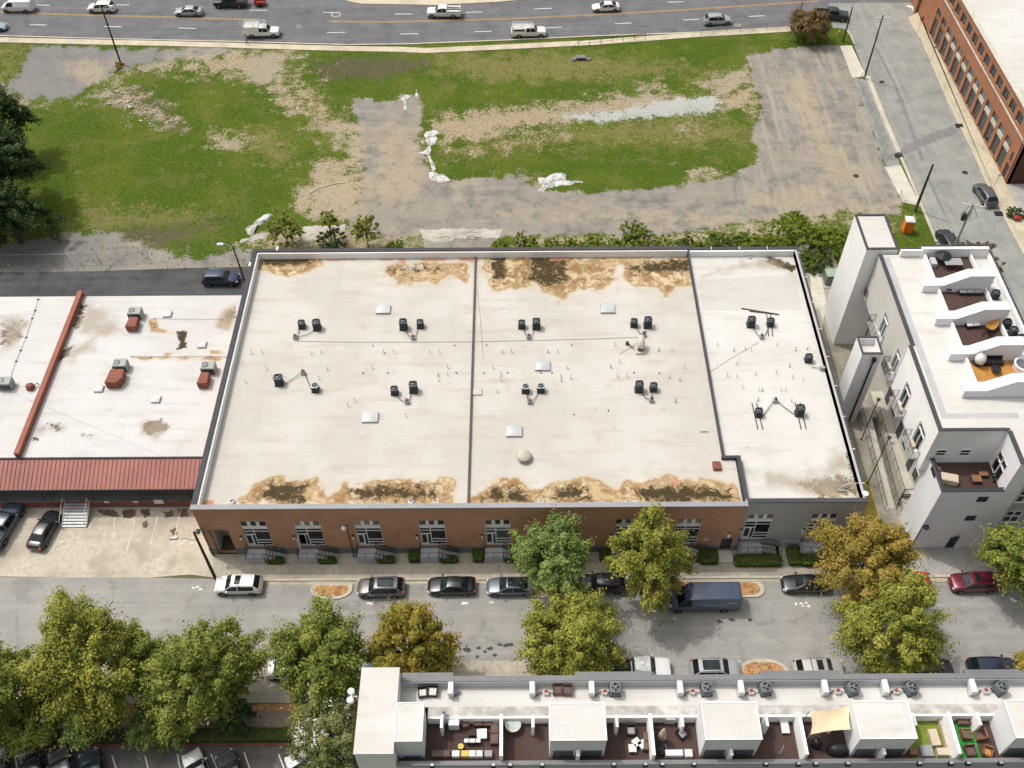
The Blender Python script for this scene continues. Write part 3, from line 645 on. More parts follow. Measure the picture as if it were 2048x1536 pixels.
def rail_run(mb, pts, h=1.0, post=1.0, r=.025, bal=.14, mi=0):
    """metal guard rail along a 3-D polyline"""
    for i in range(len(pts)-1):
        a, c = Vector(pts[i]), Vector(pts[i+1]); L = (c-a).length; n = max(1, round(L/post)); up = Vector((0, 0, h))
        mb.tube([a+up, c+up], r, 5, mi); mb.tube([a+Vector((0,0,.1)), c+Vector((0,0,.1))], r*.7, 4, mi)
        for k in range(n+1):
            p = a.lerp(c, k/n); mb.tube([p, p+up], r, 5, mi)
        nb = int(L/bal)
        for k in range(1, nb):
            p = a.lerp(c, k/nb); mb.tube([p+Vector((0,0,.1)), p+up], .009, 3, mi, False)

# ------------------------------------------------------------------ the long brick warehouse
bw = thing('brick_warehouse', 'long brick warehouse with stained cream flat roof and dark coping', 'building', (-4.5, 53.4, 0))
RZ, CZ = 7.5, 8.5
bays = [(-27.4,-24.75), (-22.05,-19.4), (-16.05,-13.45), (-9.6,-7.0), (-3.0,-.45), (3.5,6.1), (10.0,12.5), (16.1,18.6)]
mb = MB(); wall_y(mb, -31.5, 22.6, 0, CZ, 53.4, .4, [(a, c, 1.05, 6.2) for a, c in bays]+[(-30.75,-28.8,.13,4.65), (21.05,22.2,.3,2.5)])
mb.box(-31.5, -31.1, 53.8, 90.7, 0, CZ); mb.box(-31.1, 21.2, 90.3, 90.7, 0, CZ)
mb.build('wall', M['brick'], bw)
mb = MB(); wall_y(mb, -31.53, 22.62, 0, 1.2, 53.34, .055, [(a, c, 1.05, 1.3) for a, c in bays]+[(-30.75,-28.8,.13,1.3), (21.05,22.2,.3,1.3)]); mb.build('plinth', M['foundation'], bw)
mb = MB(); mb.box(-31.1, 21.1, 90.12, 90.295, RZ, 8.44); mb.box(-31.095, -30.9, 53.8, 90.12, RZ, 8.44); mb.box(-30.9, 22.5, 53.805, 53.95, RZ, 8.2); mb.build('parapet_lining', M['white_wall_b'], bw)
mb = MB(); mb.box(-31.6, 22.68, 53.28, 53.84, CZ, CZ+.14); mb.build('coping', M['coping_light'], bw)
mb = MB(); mb.box(-31.6, -31.09, 53.85, 90.8, CZ, CZ+.12); mb.box(-31.08, 21.3, 90.3, 90.8, CZ, CZ+.12); mb.build('coping', M['coping'], bw)
for px in ((555,498), (500,530)):
    c = G(*px, CZ); MB().box(c.x-.12, c.x+.12, c.y-.35, c.y+.35, CZ+.12, CZ+.15).build('coping_joint', M['frame_white'], bw)
S_top = [([(975,520),(1000,512),(1100,512),(1235,516),(1230,560),(1205,577),(1155,572),(1122,592),(1098,590),(1060,570),(985,574),(973,545)], 1.4, .95),
         ([(1242,535),(1262,518),(1300,513),(1380,513),(1384,572),(1330,587),(1288,582),(1250,565)], 1.3, .9), ([(512,513),(640,513),(640,534),(600,552),(555,546),(513,536)], .9, .95), ([(745,548),(800,532),(925,532),(925,560),(860,570),(770,563)], 1.5, .78),
         ([(488,1003),(510,975),(560,960),(625,962),(645,985),(638,1008),(560,1010)], 1.1, 1.), ([(652,1005),(690,972),(760,963),(850,960),(900,966),(905,1003),(800,1006),(700,1008)], 1.1, .95),
         ([(940,1004),(985,968),(1030,963),(1085,983),(1130,963),(1180,963),(1238,984),(1260,966),(1340,958),(1400,962),(1462,973),(1472,1003),(1350,1005),(1100,1008),(1000,1006)], 1.1, 1.), ([(393,1004),(425,998),(428,1013),(395,1015)], .5, .6)]
M_top = [([(978,515),(1010,512),(1015,560),(985,562)], .5, .6), ([(1060,512),(1130,512),(1140,565),(1090,572),(1050,558)], .8, .62), ([(1255,532),(1300,520),(1380,518),(1380,545),(1340,548),(1262,548)], .8, .58),
         ([(515,513),(628,513),(622,528),(530,532)], .6, .72), ([(770,532),(880,530),(890,545),(780,545)], .8, .5), ([(545,965),(610,972),(615,1003),(560,1003),(520,992)], .8, .72), ([(700,975),(770,970),(870,972),(880,1000),(760,1002),(710,998)], .9, .62),
         ([(985,975),(1040,975),(1060,1000),(960,1003)], .7, .68), ([(1120,972),(1170,970),(1185,1000),(1090,1002)], .7, .6), ([(1270,978),(1340,970),(1460,980),(1465,1003),(1290,1004)], .8, .74)]
R_top = [([(640,513),(720,513),(715,522),(650,522)], .3, .9), ([(760,513),(790,513),(788,521),(762,521)], .25, .9), ([(795,513),(815,513),(812,525),(797,525)], .25, .9), ([(840,513),(900,513),(890,523),(845,523)], .3, .9), ([(915,512),(960,512),(958,525),(920,522)], .3, .9), ([(1095,512),(1140,512),(1138,520),(1100,522)], .4, .8), ([(395,1002),(428,1000),(426,1013),(397,1015)], .4, 1.), ([(1340,955),(1360,958),(1360,975),(1342,975)], .4, .8)]
GR = [([(1200,590),(1300,585),(1310,600),(1210,605)], 1.5, .3), ([(1110,600),(1122,600),(1122,612),(1112,612)], .25, .8), ([(1290,690),(1330,690),(1340,730),(1300,735)], 1.4, .3), ([(1325,755),(1345,755),(1345,780),(1328,785)], .8, .4),
      ([(740,800),(775,795),(775,815),(745,815)], .8, .35), ([(940,512),(960,520),(950,545),(940,540)], .5, .5), ([(750,560),(930,555),(925,585),(800,590)], 2., .38)]
roof(-30.95, 22.5, 53.9, 90.15, RZ, M['roof_cream'], bw, stain=S_top, moss=M_top, rust=R_top, grime=GR)
mb = MB(); mb.box(-4.70, -4.48, 53.96, 90.1, RZ, RZ+.2); mb.build('roof_divider', mat('brown_cap', (.085,.065,.055), .6, .2, 4, .6), bw)
FR, GL = M['frame'], M['glass']
def entrance(a, c, parent, yf, tan=False, open_door=False, blinds=False):
    """tall storefront bay: three small lights, spandrel, transoms, door and stacked panes"""
    w = c-a; y = yf+.16
    win = MB(); fr = lambda x0, x1, z0, z1: win.box(x0, x1, y-.05, y+.06, z0, z1)
    fr(a, a+.06, 1.05, 6.2); fr(c-.06, c, 1.05, 6.2)
    fr(a+.06, c-.06, 6.12, 6.2)
    win.box(a+.06, c-.06, y-.04, y+.05, 4.75, 5.2)            # spandrel panel
    for k in (1, 2): win.box(a+w*k/3-.17, a+w*k/3+.17, y-.04, y+.055, 5.2, 6.12)
    m_ = a+w*.42
    for z in (4.68, 4.18): fr(a+.06, c-.06, z, z+.07)
    fr(m_-.04, m_+.04, 1.62, 4.18); fr(m_-.04, m_+.04, 4.25, 4.68)
    fr(a+.06, c-.06, 1.55, 1.62); fr(a+.06, m_-.04, 3.55, 3.68)
    for z in (2.55, 2.05): fr(m_+.04, c-.06, z, z+.08)
    fr(a+w*.28, a+w*.28+.07, 1.62, 3.55)
    wo = win.build('window', FR if not tan else M['frame'], parent)
    g = MB(); g.box(a+.06, c-.06, y+.0, y+.02, 3.68, 4.68); g.box(m_+.04, c-.06, y, y+.02, 1.62, 3.68); g.box(a+w*.28+.07, m_-.04, y, y+.02, 1.62, 3.55)
    g.build('pane', M['blind'] if blinds else GL, wo)
    g = MB()
    for k in range(3): g.box(a+w*k/3+(.17 if k else .06), a+w*(k+1)/3-(.17 if k < 2 else .06), y, y+.02, 5.2, 6.12)
    g.build('transom_pane', M['glass_tan'] if tan else GL, wo)
    d = MB(); x0, x1 = a+.08, a+w*.28-.01
    if open_door:
        d.box(x0, x0+.07, y-.75, y-.06, 1.62, 3.53); do = d.build('door', M['frame_white'], parent)
    else:
        for q in ((x0, x0+.09), (x1-.09, x1)): d.box(q[0], q[1], y-.03, y+.05, 1.62, 3.54)
        d.box(x0+.09, x1-.09, y-.03, y+.05, 3.42, 3.54); d.box(x0+.09, x1-.09, y-.03, y+.05, 1.62, 1.85)
        do = d.build('door', FR, parent); MB().box(x0+.09, x1-.09, y, y+.02, 1.85, 3.42).build('pane', GL, do); MB().box(x1-.085, x1-.05, y-.08, y-.03, 2.4, 2.75).build('handle', M['steel'], do)
    MB().box(a-.1, c+.1, yf-.03, yf+.14, 1.42, 1.55).build('sill', M['concrete_grey'], parent)
def stoop(x0, x1, parent, yf, stairs=True, z=1.0):
    y0 = yf-1.22
    mb = MB(); mb.box(x0, x1, y0, yf-.065, .13, z); mb.box(x0-.04, x1+.04, y0-.04, yf-.065, z, z+.08)
    st = mb.build('stoop', M['mid_grey_wall'], parent)
    if stairs:
        s = MB()
        for k in range(6): s.box(x1+.05+k*.33, x1+.05+(k+1)*.33, y0+.1, yf-.07, .13, z-.02-k*.145)
        s.build('stair', M['concrete_grey'], st)
    r = MB(); zt = z+.08
    rail_run(r, [(x0, yf-.1, zt), (x0, y0, zt), (x1, y0, zt)], 1.0, .9)
    if stairs: rail_run(r, [(x1+.02, y0, zt), (x1+2.0, y0, .2)], 1.05, .4, .03, .2); rail_run(r, [(x1+.02, yf-.16, zt), (x1+2.0, yf-.16, .2)], 1.05, .4, .03, .2)
    r.build('railing', M['black_metal'], st); return st
for i, (a, c) in enumerate(bays):
    entrance(a, c, bw, 53.4, tan=i in (1, 2, 7), open_door=i == 1, blinds=i == 4)
    stoop(a-.1, a+1.75, bw, 53.4)
    o = MB().box(a-.42, a-.24, 53.16, 53.34, 3.1, 3.55).build('wall_light', M['lamp_glass'], bw); MB().box(a-.45, a-.21, 53.2, 53.4, 3.55, 3.62).build('cap', M['dark_metal'], o)
mb = MB(); mb.box(-30.75, -30.6, 53.8, 55.6, .13, 4.7); mb.box(-28.95, -28.8, 53.8, 55.6, .13, 4.7); mb.box(-30.75, -28.8, 55.6, 55.75, .13, 4.7); mb.box(-30.75, -28.8, 53.8, 55.6, 4.7, 4.8); mb.build('entry_recess', M['beige_wall'], bw)
dr = MB().box(-29.95, -29.0, 55.5, 55.59, .14, 2.75).build('door', M['frame'], bw); MB().box(-29.85, -29.1, 55.47, 55.5, .25, 2.65).build('pane', GL, dr)
dr = MB().box(21.05, 22.2, 53.5, 53.58, .3, 2.5).build('door', M['door_dark'], bw); MB().box(21.2, 21.28, 53.44, 53.5, 1.2, 1.35).build('handle', M['steel'], dr)
MB().box(20.9, 22.4, 51.9, 53.3, .135, .3).build('door_step', M['concrete_light'], bw)
o = MB().lathe(21.6, 53.2, [(.06,3.6),(.16,3.5),(.19,3.3),(.12,3.1)], 10).build('wall_light', M['lamp_glass'], bw); MB().tube([(21.6,53.4,3.9),(21.6,53.2,3.9),(21.6,53.2,3.6)], .025).build('bracket', M['dark_metal'], o)
sg = MB().box(19.2, 19.75, 53.36, 53.4, 2.2, 2.5).build('wall_sign', M['plastic_white'], bw)

# ------------------------------------------------------------------ the grey end building
gb = thing('grey_end_building', 'grey rendered end building with bright white flat roof beside the apartments', 'building', (28.5, 53.9, 0))
gb_bays = [(23.2, 25.85), (29.6, 32.15)]
mb = MB(); wall_y(mb, 22.605, 34.5, 0, 8.36, 53.9, .4, [(a, c, 1.05, 6.2) for a, c in gb_bays])
mb.box(34.1, 34.5, 54.3, 90.7, 0, 8.36); mb.box(21.2, 34.1, 90.3, 90.7, 0, 8.36); mb.build('wall', M['grey_wall'], gb)
mb = MB(); wall_y(mb, 22.68, 34.52, 0, 1.2, 53.84, .055, [(a, c, 1.05, 1.3) for a, c in gb_bays]); mb.build('plinth', M['mid_grey_wall'], gb)
mb = MB(); mb.box(22.72, 34.56, 53.8, 54.3, 8.36, 8.46); mb.build('coping', M['coping'], gb)
mb = MB(); mb.box(34.36, 34.58, 54.31, 90.8, 8.36, 8.46); mb.box(21.35, 34.35, 90.35, 90.8, 8.36, 8.46); mb.build('coping', M['coping'], gb)
for y in np.arange(56, 90, 4.2): MB().box(34.34, 34.62, y, y+.07, 8.46, 8.48).build('coping_joint', M['frame_white'], gb)
for x in np.arange(24, 34, 3.4): MB().box(x, x+.07, 90.33, 90.83, 8.46, 8.48).build('coping_joint', M['frame_white'], gb)
mb = MB(); mb.box(21.4, 34.05, 90.1, 90.295, RZ, 8.34); mb.box(34.1, 34.355, 54.3, 90.1, RZ, 8.34); mb.box(22.8, 33.9, 54.3, 54.4, RZ, 7.95); mb.build('parapet_lining', M['white_wall_b'], gb)
mb = MB(); mb.box(21.19, 21.4, 59.9, 90.1, RZ, RZ+.42); mb.box(21.1, 22.9, 59.6, 59.9, RZ, RZ+.42); mb.box(22.56, 22.9, 54.3, 59.6, RZ, RZ+.8); mb.build('parting_wall', M['coping'], gb)
g_st = dict(stain=[([(1625,985),(1660,975),(1700,960),(1718,975),(1725,995),(1660,996)], .8, .45)], moss=[([(1532,513),(1562,519),(1592,534),(1586,544),(1552,532),(1534,524)], .35, .9), ([(1600,968),(1640,958),(1700,948),(1718,990),(1630,990)], .9, .66), ([(1690,905),(1702,905),(1722,985),(1712,985)], .3, .6)],
            grime=[([(1392,550),(1462,526),(1532,514),(1592,538),(1598,562),(1540,540),(1470,542),(1402,562)], 1.1, .8), ([(1480,935),(1600,950),(1655,935),(1690,895),(1718,970),(1726,994),(1650,996),(1560,985)], 1.8, .95), ([(1655,900),(1700,890),(1722,985),(1690,985)], 1.2, .8), ([(1440,900),(1560,930),(1540,950),(1450,925)], 1.5, .5), ([(1395,552),(1440,535),(1440,548),(1400,560)], .7, .6)], patch=[([(1396,560),(1592,548),(1604,620),(1406,622)], .15, 1.), ([(1432,852),(1656,850),(1664,892),(1440,893)], .1, .35)], rust=[([(1470,893),(1500,893),(1500,898),(1470,898)], .3, .5)])
roof(21.4, 34.1, 59.9, 90.1, RZ+.02, M['roof_white'], gb, **g_st); roof(22.9, 34.1, 54.4, 59.9, RZ+.02, M['roof_white'], gb, **g_st)
for i, (a, c) in enumerate(gb_bays):
    entrance(a, c, gb, 53.9, tan=i == 0); stoop(a-.2, a+2.1, gb, 53.9, stairs=i == 0, z=.85)
    o = MB().box(a-.42, a-.24, 53.66, 53.84, 3.1, 3.55).build('wall_light', M['lamp_glass'], gb); MB().box(a-.45, a-.21, 53.7, 53.9, 3.55, 3.62).build('cap', M['dark_metal'], o)

# ------------------------------------------------------------------ the white-roofed building on the left with its red loading dock
lb = thing('loading_dock_building', 'low white roofed building with red metal dock canopy on the left', 'building', (-70, 62.2, 0))
LZ = 5.0
mb = MB(); mb.box(-150, -31.62, 62.3, 62.6, 0, LZ-.12); mb.box(-150, -31.62, 86.3, 86.6, 0, LZ-.12); mb.box(-31.92, -31.62, 62.6, 86.3, 0, LZ-.12); mb.build('wall', M['grey_wall'], lb)
l_st = dict(moss=[([(0,690),(0,650),(25,640),(48,645),(48,668),(20,690)], .9, .55), ([(148,650),(152,632),(160,612),(172,608),(165,640),(155,660)], .5, .72), ([(115,718),(128,700),(145,692),(140,712),(122,722)], .5, .78), ([(288,862),(292,846),(322,840),(334,856),(300,868)], .45, .95), ([(78,852),(115,846),(135,852),(130,862),(95,862)], .6, .5),
                  ([(355,662),(374,664),(370,682),(372,694),(352,700),(360,682)], .3, .95), ([(448,634),(468,616),(472,632),(455,645)], .5, .72), ([(160,868),(185,868),(180,876),(160,876)], .4, .4), ([(60,876),(80,872),(76,882),(60,884)], .3, .4)],
            grime=[([(165,608),(195,608),(245,640),(250,668),(190,676),(158,664)], 1.2, .95), ([(125,705),(150,690),(185,676),(190,700),(140,728)], 1., .95), ([(0,635),(40,628),(58,650),(48,684),(0,705)], 1.1, .9), ([(432,656),(440,622),(470,608),(474,640),(455,660)], .8, .95), ([(282,866),(282,840),(325,834),(342,856),(310,882)], .7, .95), ([(60,848),(140,845),(200,852),(140,862),(70,866)], .9, .7)],
            stain=[([(296,640),(310,636),(318,655),(350,662),(350,668),(300,666)], .5, .42), ([(262,722),(262,712),(300,712),(420,712),(450,716),(440,722),(290,724)], .35, .42), ([(325,705),(440,696),(455,710),(330,712)], .4, .3), ([(436,655),(442,625),(470,612),(472,645)], .6, .42)])
roof(-70, -31.66, 62.3, 86.5, LZ, M['roof_pale'], lb, **l_st)
mb = MB(); mb.box(-150, -70, 62.3, 86.5, LZ-.05, LZ-.005); mb.build('roof', M['roof_pale'], lb)
mb = MB(); mb.box(-150, -31.66, 86.5, 86.64, LZ-.2, LZ+.04); mb.box(-150, -31.66, 62.14, 62.3, LZ-.25, LZ+.03); mb.build('gutter', M['coping'], lb)
p = [g2(150,583,5.8), g2(161,583,5.8), g2(34,912,5.8), g2(25,910,5.8)]
mb = MB(); mb.box(-52.75, -52.2, 62.3, 86.7, LZ, LZ+.75); mb.build('red_parapet', M['red_coping'], lb)
mb = MB()   # standing-seam canopy
mb.add([(-150, 62.13, 4.86), (-31.66, 62.13, 4.86), (-31.66, 59.1, 3.62), (-150, 59.1, 3.62), (-150, 62.13, 4.80), (-31.66, 62.13, 4.80), (-31.66, 59.1, 3.52), (-150, 59.1, 3.52)], [(3,2,1,0), (4,5,6,7), (7,6,2,3), (0,1,5,4), (1,2,6,5)])
for x in np.arange(-100, -31.7, .46):
    mb.add([(x-.022,62.12,4.86),(x+.022,62.12,4.86),(x+.022,59.1,3.62),(x-.022,59.1,3.62),(x-.022,62.12,4.93),(x+.022,62.12,4.93),(x+.022,59.1,3.69),(x-.022,59.1,3.69)], [(7,6,5,4),(0,3,7,4),(1,5,6,2),(3,2,6,7)])
mb.build('dock_canopy', M['awn_red'], lb)
mb = MB(); mb.box(-150, -31.66, 59.02, 59.1, 3.48, 3.66); mb.build('canopy_fascia', M['coping'], lb)
mb = MB(); mb.box(-150, -31.66, 59.25, 62.3, .0, 1.15); mb.build('dock', M['foundation'], lb)
mb = MB(); mb.box(-150, -31.66, 59.18, 59.25, .35, 1.1); mb.build('dock_edge', M['rust_red'], lb)
for x in np.arange(-97, -32, 5.2): MB().tube([(x, 59.5, 1.15), (x, 59.4, 3.6)], .06, 6).build('post', M['dark_metal'], lb)
mb = MB(); rail_run(mb, [(-90, 59.4, 1.15), (-49.3, 59.4, 1.15)], 1.0, 2.6, .03, 9.); rail_run(mb, [(-46.4, 59.4, 1.15), (-31.8, 59.4, 1.15)], 1.0, 2.6, .03, 9.); mb.build('dock_railing', M['dark_metal'], lb)
for px, s in (((317,996), (.5,.35)), ((268,1006), (.28,.12)), ((210,1006), (.28,.12))):
    c = G(px[0], px[1], 1.5); MB().box(c.x-s[0], c.x+s[0], 59.12, 59.17, 1.2-s[1], 1.2+s[1]).build('dock_sign', M['plastic_white'], lb)
q = [G(178,1007,1.1), G(130,1007,1.1), G(127,1054,0), G(174,1055,0)]
xs0, xs1 = q[1].x, q[0].x
st = MB()
for k in range(8):
    y = 59.1-(k+1)*.3; z = 1.1-k*.135; st.box(xs0, xs1, y+.02, y+.29, z-.05, z)
st.box(xs0-.05, xs0, 56.7, 59.15, .0, .12); st.add([(xs0-.06,59.15,1.1),(xs0,59.15,1.1),(xs0,56.7,.1),(xs0-.06,56.7,.1),(xs0-.06,59.15,.85),(xs0,59.15,.85),(xs0,56.7,-.1),(xs0-.06,56.7,-.1)], [(0,1,2,3),(0,3,7,4),(1,5,6,2)])
st.add([(xs1,59.15,1.1),(xs1+.06,59.15,1.1),(xs1+.06,56.7,.1),(xs1,56.7,.1),(xs1,59.15,.85),(xs1+.06,59.15,.85),(xs1+.06,56.7,-.1),(xs1,56.7,-.1)], [(0,1,2,3),(0,3,7,4),(1,5,6,2)])
so = st.build('dock_stair', M['galv'], lb); r = MB()
for x in (xs0-.02, xs1+.02): rail_run(r, [(x, 59.1, 1.15), (x, 56.75, .1)], .9, 1.2, .03, 9.)
r.build('railing', M['pvc'], so)
for px, (w, d, h) in (((165,610), (0,0,0)),):
    pass
for x in (-63.5, -45.5): MB().box(x-1.7, x+1.7, 86.65, 88.0, .05, .35 if x < -50 else .9).build('rear_step', M['concrete_grey'], lb)
for px in ((336,630),(405,691),(199,779),(313,800)):
    c = G(*px, LZ); sk = MB().bbox(c.x, c.y, .95, .95, LZ, LZ+.22, .05).build('skylight', M['galv'], lb)
    MB().lathe(c.x, c.y, [(.0,LZ+.40),(.28,LZ+.37),(.46,LZ+.23)][::-1], 8, smooth=True).build('dome', M['lamp_glass'], sk)
mb = MB(); ln = [G(x, y, LZ+.12) for x, y in ((262,712),(300,713),(420,712),(452,713))]; mb.tube(ln, .03, 5)
for a in ln: mb.box(a.x-.1, a.x+.1, a.y-.07, a.y+.07, LZ, LZ+.1)
mb.build('roof_conduit', M['galv'], lb)
mb = MB(); ln = [G(x, y, LZ+.1) for x, y in ((308,636),(345,638),(410,638),(445,638))]; mb.tube(ln, .025, 5); mb.build('roof_conduit', M['galv'], lb)
mb = MB(); ln = [G(x, y, LZ+.1) for x, y in ((76,598),(70,620),(64,636),(52,674),(41,700),(32,722),(18,762))]; mb.tube(ln, .02, 5)
for a in ln: mb.box(a.x-.12, a.x+.12, a.y-.08, a.y+.08, LZ, LZ+.09)
mb.build('roof_conduit', M['dark_metal'], lb)
c = G(105,744,LZ); MB().lathe(c.x, c.y, [(.16,LZ),(.16,LZ+.3),(.2,LZ+.32),(.2,LZ+.4)], 10).build('vent_pipe', M['red_coping'], lb)

mk('sash', (.20,.21,.22), .6, .1, 5, 1.)
# ------------------------------------------------------------------ the brick factory on the right
bf = thing('brick_factory', 'two storey orange brick factory with tall grid windows beyond the side street', 'building', (80, 134, 0))
X0 = 70.2; P_ = 2.9; yb0 = 117.0; nb = 13
low = [(yb0+i*P_-.9, yb0+i*P_+1.15) for i in range(nb)]
up = [(yb0+i*P_-.85, yb0+i*P_+1.1) for i in range(nb)]
mb = MB(); wall_x(mb, 113.1, 160, 0, 6.9, X0, .5, [(a, c, .15, 4.9) for a, c in low]+[(114.1, 115.2, .1, 2.3)])
wall_x(mb, 113.1, 160, 6.9, 10., X0+.12, .38, [(a, c, 7.4, 9.0) for a, c in up])
mb.box(X0+.5, 110, 159.5, 160, 0, 10); mb.build('wall', M['brick_orange'], bf)
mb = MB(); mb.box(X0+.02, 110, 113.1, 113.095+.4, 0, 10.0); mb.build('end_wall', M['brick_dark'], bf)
mb = MB(); mb.box(X0-.12, X0+.12, 113.0, 160, 6.86, 7.0); mb.build('ledge', M['concrete'], bf)
mb = MB(); mb.box(X0-.04, X0+.7, 112.95, 160.1, 10.0, 10.1); mb.build('coping', M['concrete_light'], bf)
roof(X0+.5, 110, 113.5, 159.5, 9.7, M['roof_white'], bf, 1.0, grime=[([(1880,60),(1960,55),(2000,120),(1950,110)], 3., .4), ([(2030,180),(2048,180),(2048,260),(2035,230)], 1., .8)])
def grid_window(y0, y1, z0, z1, nx, nz, name='window', pane=None, x=X0+.22):
    f = MB(); f.box(x-.03, x+.03, y0, y0+.05, z0, z1); f.box(x-.03, x+.03, y1-.05, y1, z0, z1); f.box(x-.03, x+.03, y0+.05, y1-.05, z1-.06, z1); f.box(x-.03, x+.03, y0+.05, y1-.05, z0, z0+.06)
    for k in range(1, nx): yy = y0+(y1-y0)*k/nx; f.box(x-.025, x+.025, yy-.02, yy+.02, z0+.06, z1-.06)
    for k in range(1, nz): zz = z0+(z1-z0)*k/nz; f.box(x-.022, x+.022, y0+.05, y1-.05, zz-.02, zz+.02)
    o = f.build(name, M['sash'], bf); MB().box(x+.005, x+.02, y0+.05, y1-.05, z0+.06, z1-.06).build('pane', pane or GL, o); return o
for i, (a, c) in enumerate(low):
    last = i >= nb-2
    grid_window(a, c, 3.75, 4.9, 4, 2, pane=M['blind'] if not last else GL)
    MB().box(X0+.06, X0+.4, a, c, 3.1, 3.75).build('spandrel', M['wood_brown'] if last else M['concrete_light'], bf)
    grid_window(a, c, .15, 3.1, 4, 6)
for a, c in up: grid_window(a, c, 7.4, 9.0, 4, 3, x=X0+.32)
MB().box(X0+.12, X0+.2, 114.1, 115.2, .1, 2.3).build('door', M['door_dark'], bf); MB().box(X0-.012, X0-.001, 114.4, 115.0, 2.95, 4.3).build('window', GL, bf)
MB().tube([(X0-.08,113.4,.3),(X0-.08,113.4,9.8)], .07).build('downpipe', M['rust_red'], bf)
bt = thing('brick_corner_tower', 'dark red brick corner block at the junction, north of the factory windows', 'building', (72, 164, 0))
mb = MB(); mb.box(69.9, 84, 160.3, 178, 0, 10.6); mb.box(69.7, 70.6, 160.1, 161.2, 0, 11.); mb.build('wall', M['brick_orange'], bt); mb = MB(); mb.box(69.85, 84, 160.25, 178, 10.6, 10.75); mb.build('coping', M['concrete_light'], bt)
# loading platform south of the factory
lp = thing('concrete_platform', 'small concrete platform with railing below the brick factory corner', 'platform', (73.5, 109, 0))
MB().box(72.2, 84, 108.2, 111.4, 0, 1.1).build('slab', M['concrete_light'], lp); mb = MB(); rail_run(mb, [(72.3,111.2,1.1),(72.3,108.3,1.1),(80,108.3,1.1)], 1., 1.4, .03, 9.); mb.build('railing', M['dark_metal'], lp)
MB().tube([(75.5,109.5,1.1),(75.5,109.5,6)], .07).build('column', M['dark_metal'], lp)
struct(MB().box(70.2, 110, 84, 113., 0.0, .10).build('factory_forecourt', M['concrete_grey']))
# ------------------------------------------------------------------ white apartment building on the right
ap = thing('apartment_building', 'white apartment building with stepped roof dividers, roof decks and small balconies', 'building', (46.5, 68, 0))
WW, WB, DK_ = M['white_wall'], M['white_wall_b'], M['coping']
AZ = 15.0
win_w = [(74.5, 76.0), (69.3, 70.7), (64.35, 66.0), (59.05, 60.85)]
mb = MB(); wall_x(mb, 57.5, 68.4, 8.6, AZ, 40.3, .3, [(a, c, 9.1, 12.25) for a, c in win_w[2:]]); mb.box(40.6, 46.8, 57.5, 57.8, 8.6, AZ); mb.box(40.6, 43, 57.8, 82, 8.4, 8.6); mb.build('wall', WB, ap)
mb = MB(); wall_x(mb, 68.4, 82.0, 8.6, AZ, 40.55, .3, [(a, c, 9.1, 12.25) for a, c in win_w[:2]]); mb.build('wall', M['beige_wall'], ap)['label'] = 'beige northern stretch of the west wall'
mb = MB(); mb.box(42.6, 42.9, 57.5, 82, 0, 8.4); mb.box(40.6, 52.5, 81.7, 82., 8.6, AZ); mb.box(52.2, 52.5, 57.8, 81.7, 0, AZ); mb.build('wall', M['beige_wall'], ap)
def holes_front(): return [(44.5, 45.45, .13, 2.2)]
mb = MB(); wall_y(mb, 40.9, 46.1, 0, 10.5, 53.6, .3, holes_front()); mb.box(40.9, 41.2, 53.9, 57.5, 0, 10.5); mb.box(46.1, 46.8, 53.6, 53.9, 0, 10.5); mb.build('terrace_block_wall', M['white_wall'], ap)
mb = MB(); mb.box(46.8, 48.4, 53.6, 53.9, 0, AZ)
wall_x(mb, 53.9, 57.5, 9.9, AZ, 46.8, .3, [(54.9, 57.0, 9.95, 12.7)]); mb.build('wing_wall', M['white_wall'], ap)
mb = MB(); wall_y(mb, 48.4, 62, 4.0, AZ, 53.85, .3, [(48.75,50.35,4.75,6.6), (48.75,50.35,8.3,10.2), (53,54.6,4.75,6.6), (53,54.6,8.3,10.2)]); mb.build('wing_wall', M['grey_wall'], ap)['label'] = 'dark grey panelled wall of the street wing'
mb = MB(); wall_y(mb, 48.4, 62, 0, 4.0, 53.75, .3, [(48.6,50.2,.95,2.7), (53,54.6,.95,2.7)]); mb.build('wing_wall', M['mid_grey_wall'], ap)
mb = MB(); mb.box(62, 62.3, 53.75, 70, 0, AZ); mb.box(52.5, 62, 69.7, 70, 0, AZ); mb.build('wall', WW, ap)
for (a, c, z0, z1, yy) in ((48.75,50.35,4.75,6.6,53.85), (48.75,50.35,8.3,10.2,53.85), (48.6,50.2,.95,2.7,53.75), (53,54.6,4.75,6.6,53.85), (53,54.6,8.3,10.2,53.85), (53,54.6,.95,2.7,53.75)):
    f = MB(); f.box(a, a+.07, yy-.02, yy+.1, z0, z1); f.box(c-.07, c, yy-.02, yy+.1, z0, z1); f.box(a, c, yy-.025, yy+.11, z1-.07, z1); f.box((a+c)/2-.05, (a+c)/2+.05, yy-.015, yy+.1, z0, z1); f.box(a+.07, c-.07, yy-.01, yy+.09, (z0+z1)/2-.025, (z0+z1)/2+.025); f.box(a-.1, c+.1, yy-.12, yy+.1, z0-.1, z0)
    w = f.build('window', M['frame_white'], ap); MB().box(a+.07, c-.07, yy+.12, yy+.14, z0, z1).build('pane', GL, w)
d = MB().box(44.5, 45.45, 53.66, 53.72, .13, 2.2).build('door', M['door_dark'], ap); MB().box(45.25, 45.32, 53.6, 53.66, 1.05, 1.25).build('handle', M['steel'], d)
o = MB().lathe(45.0, 53.5, [(.22,2.55),(.26,2.35),(.2,2.25)], 10).build('wall_light', M['dark_metal'], ap)
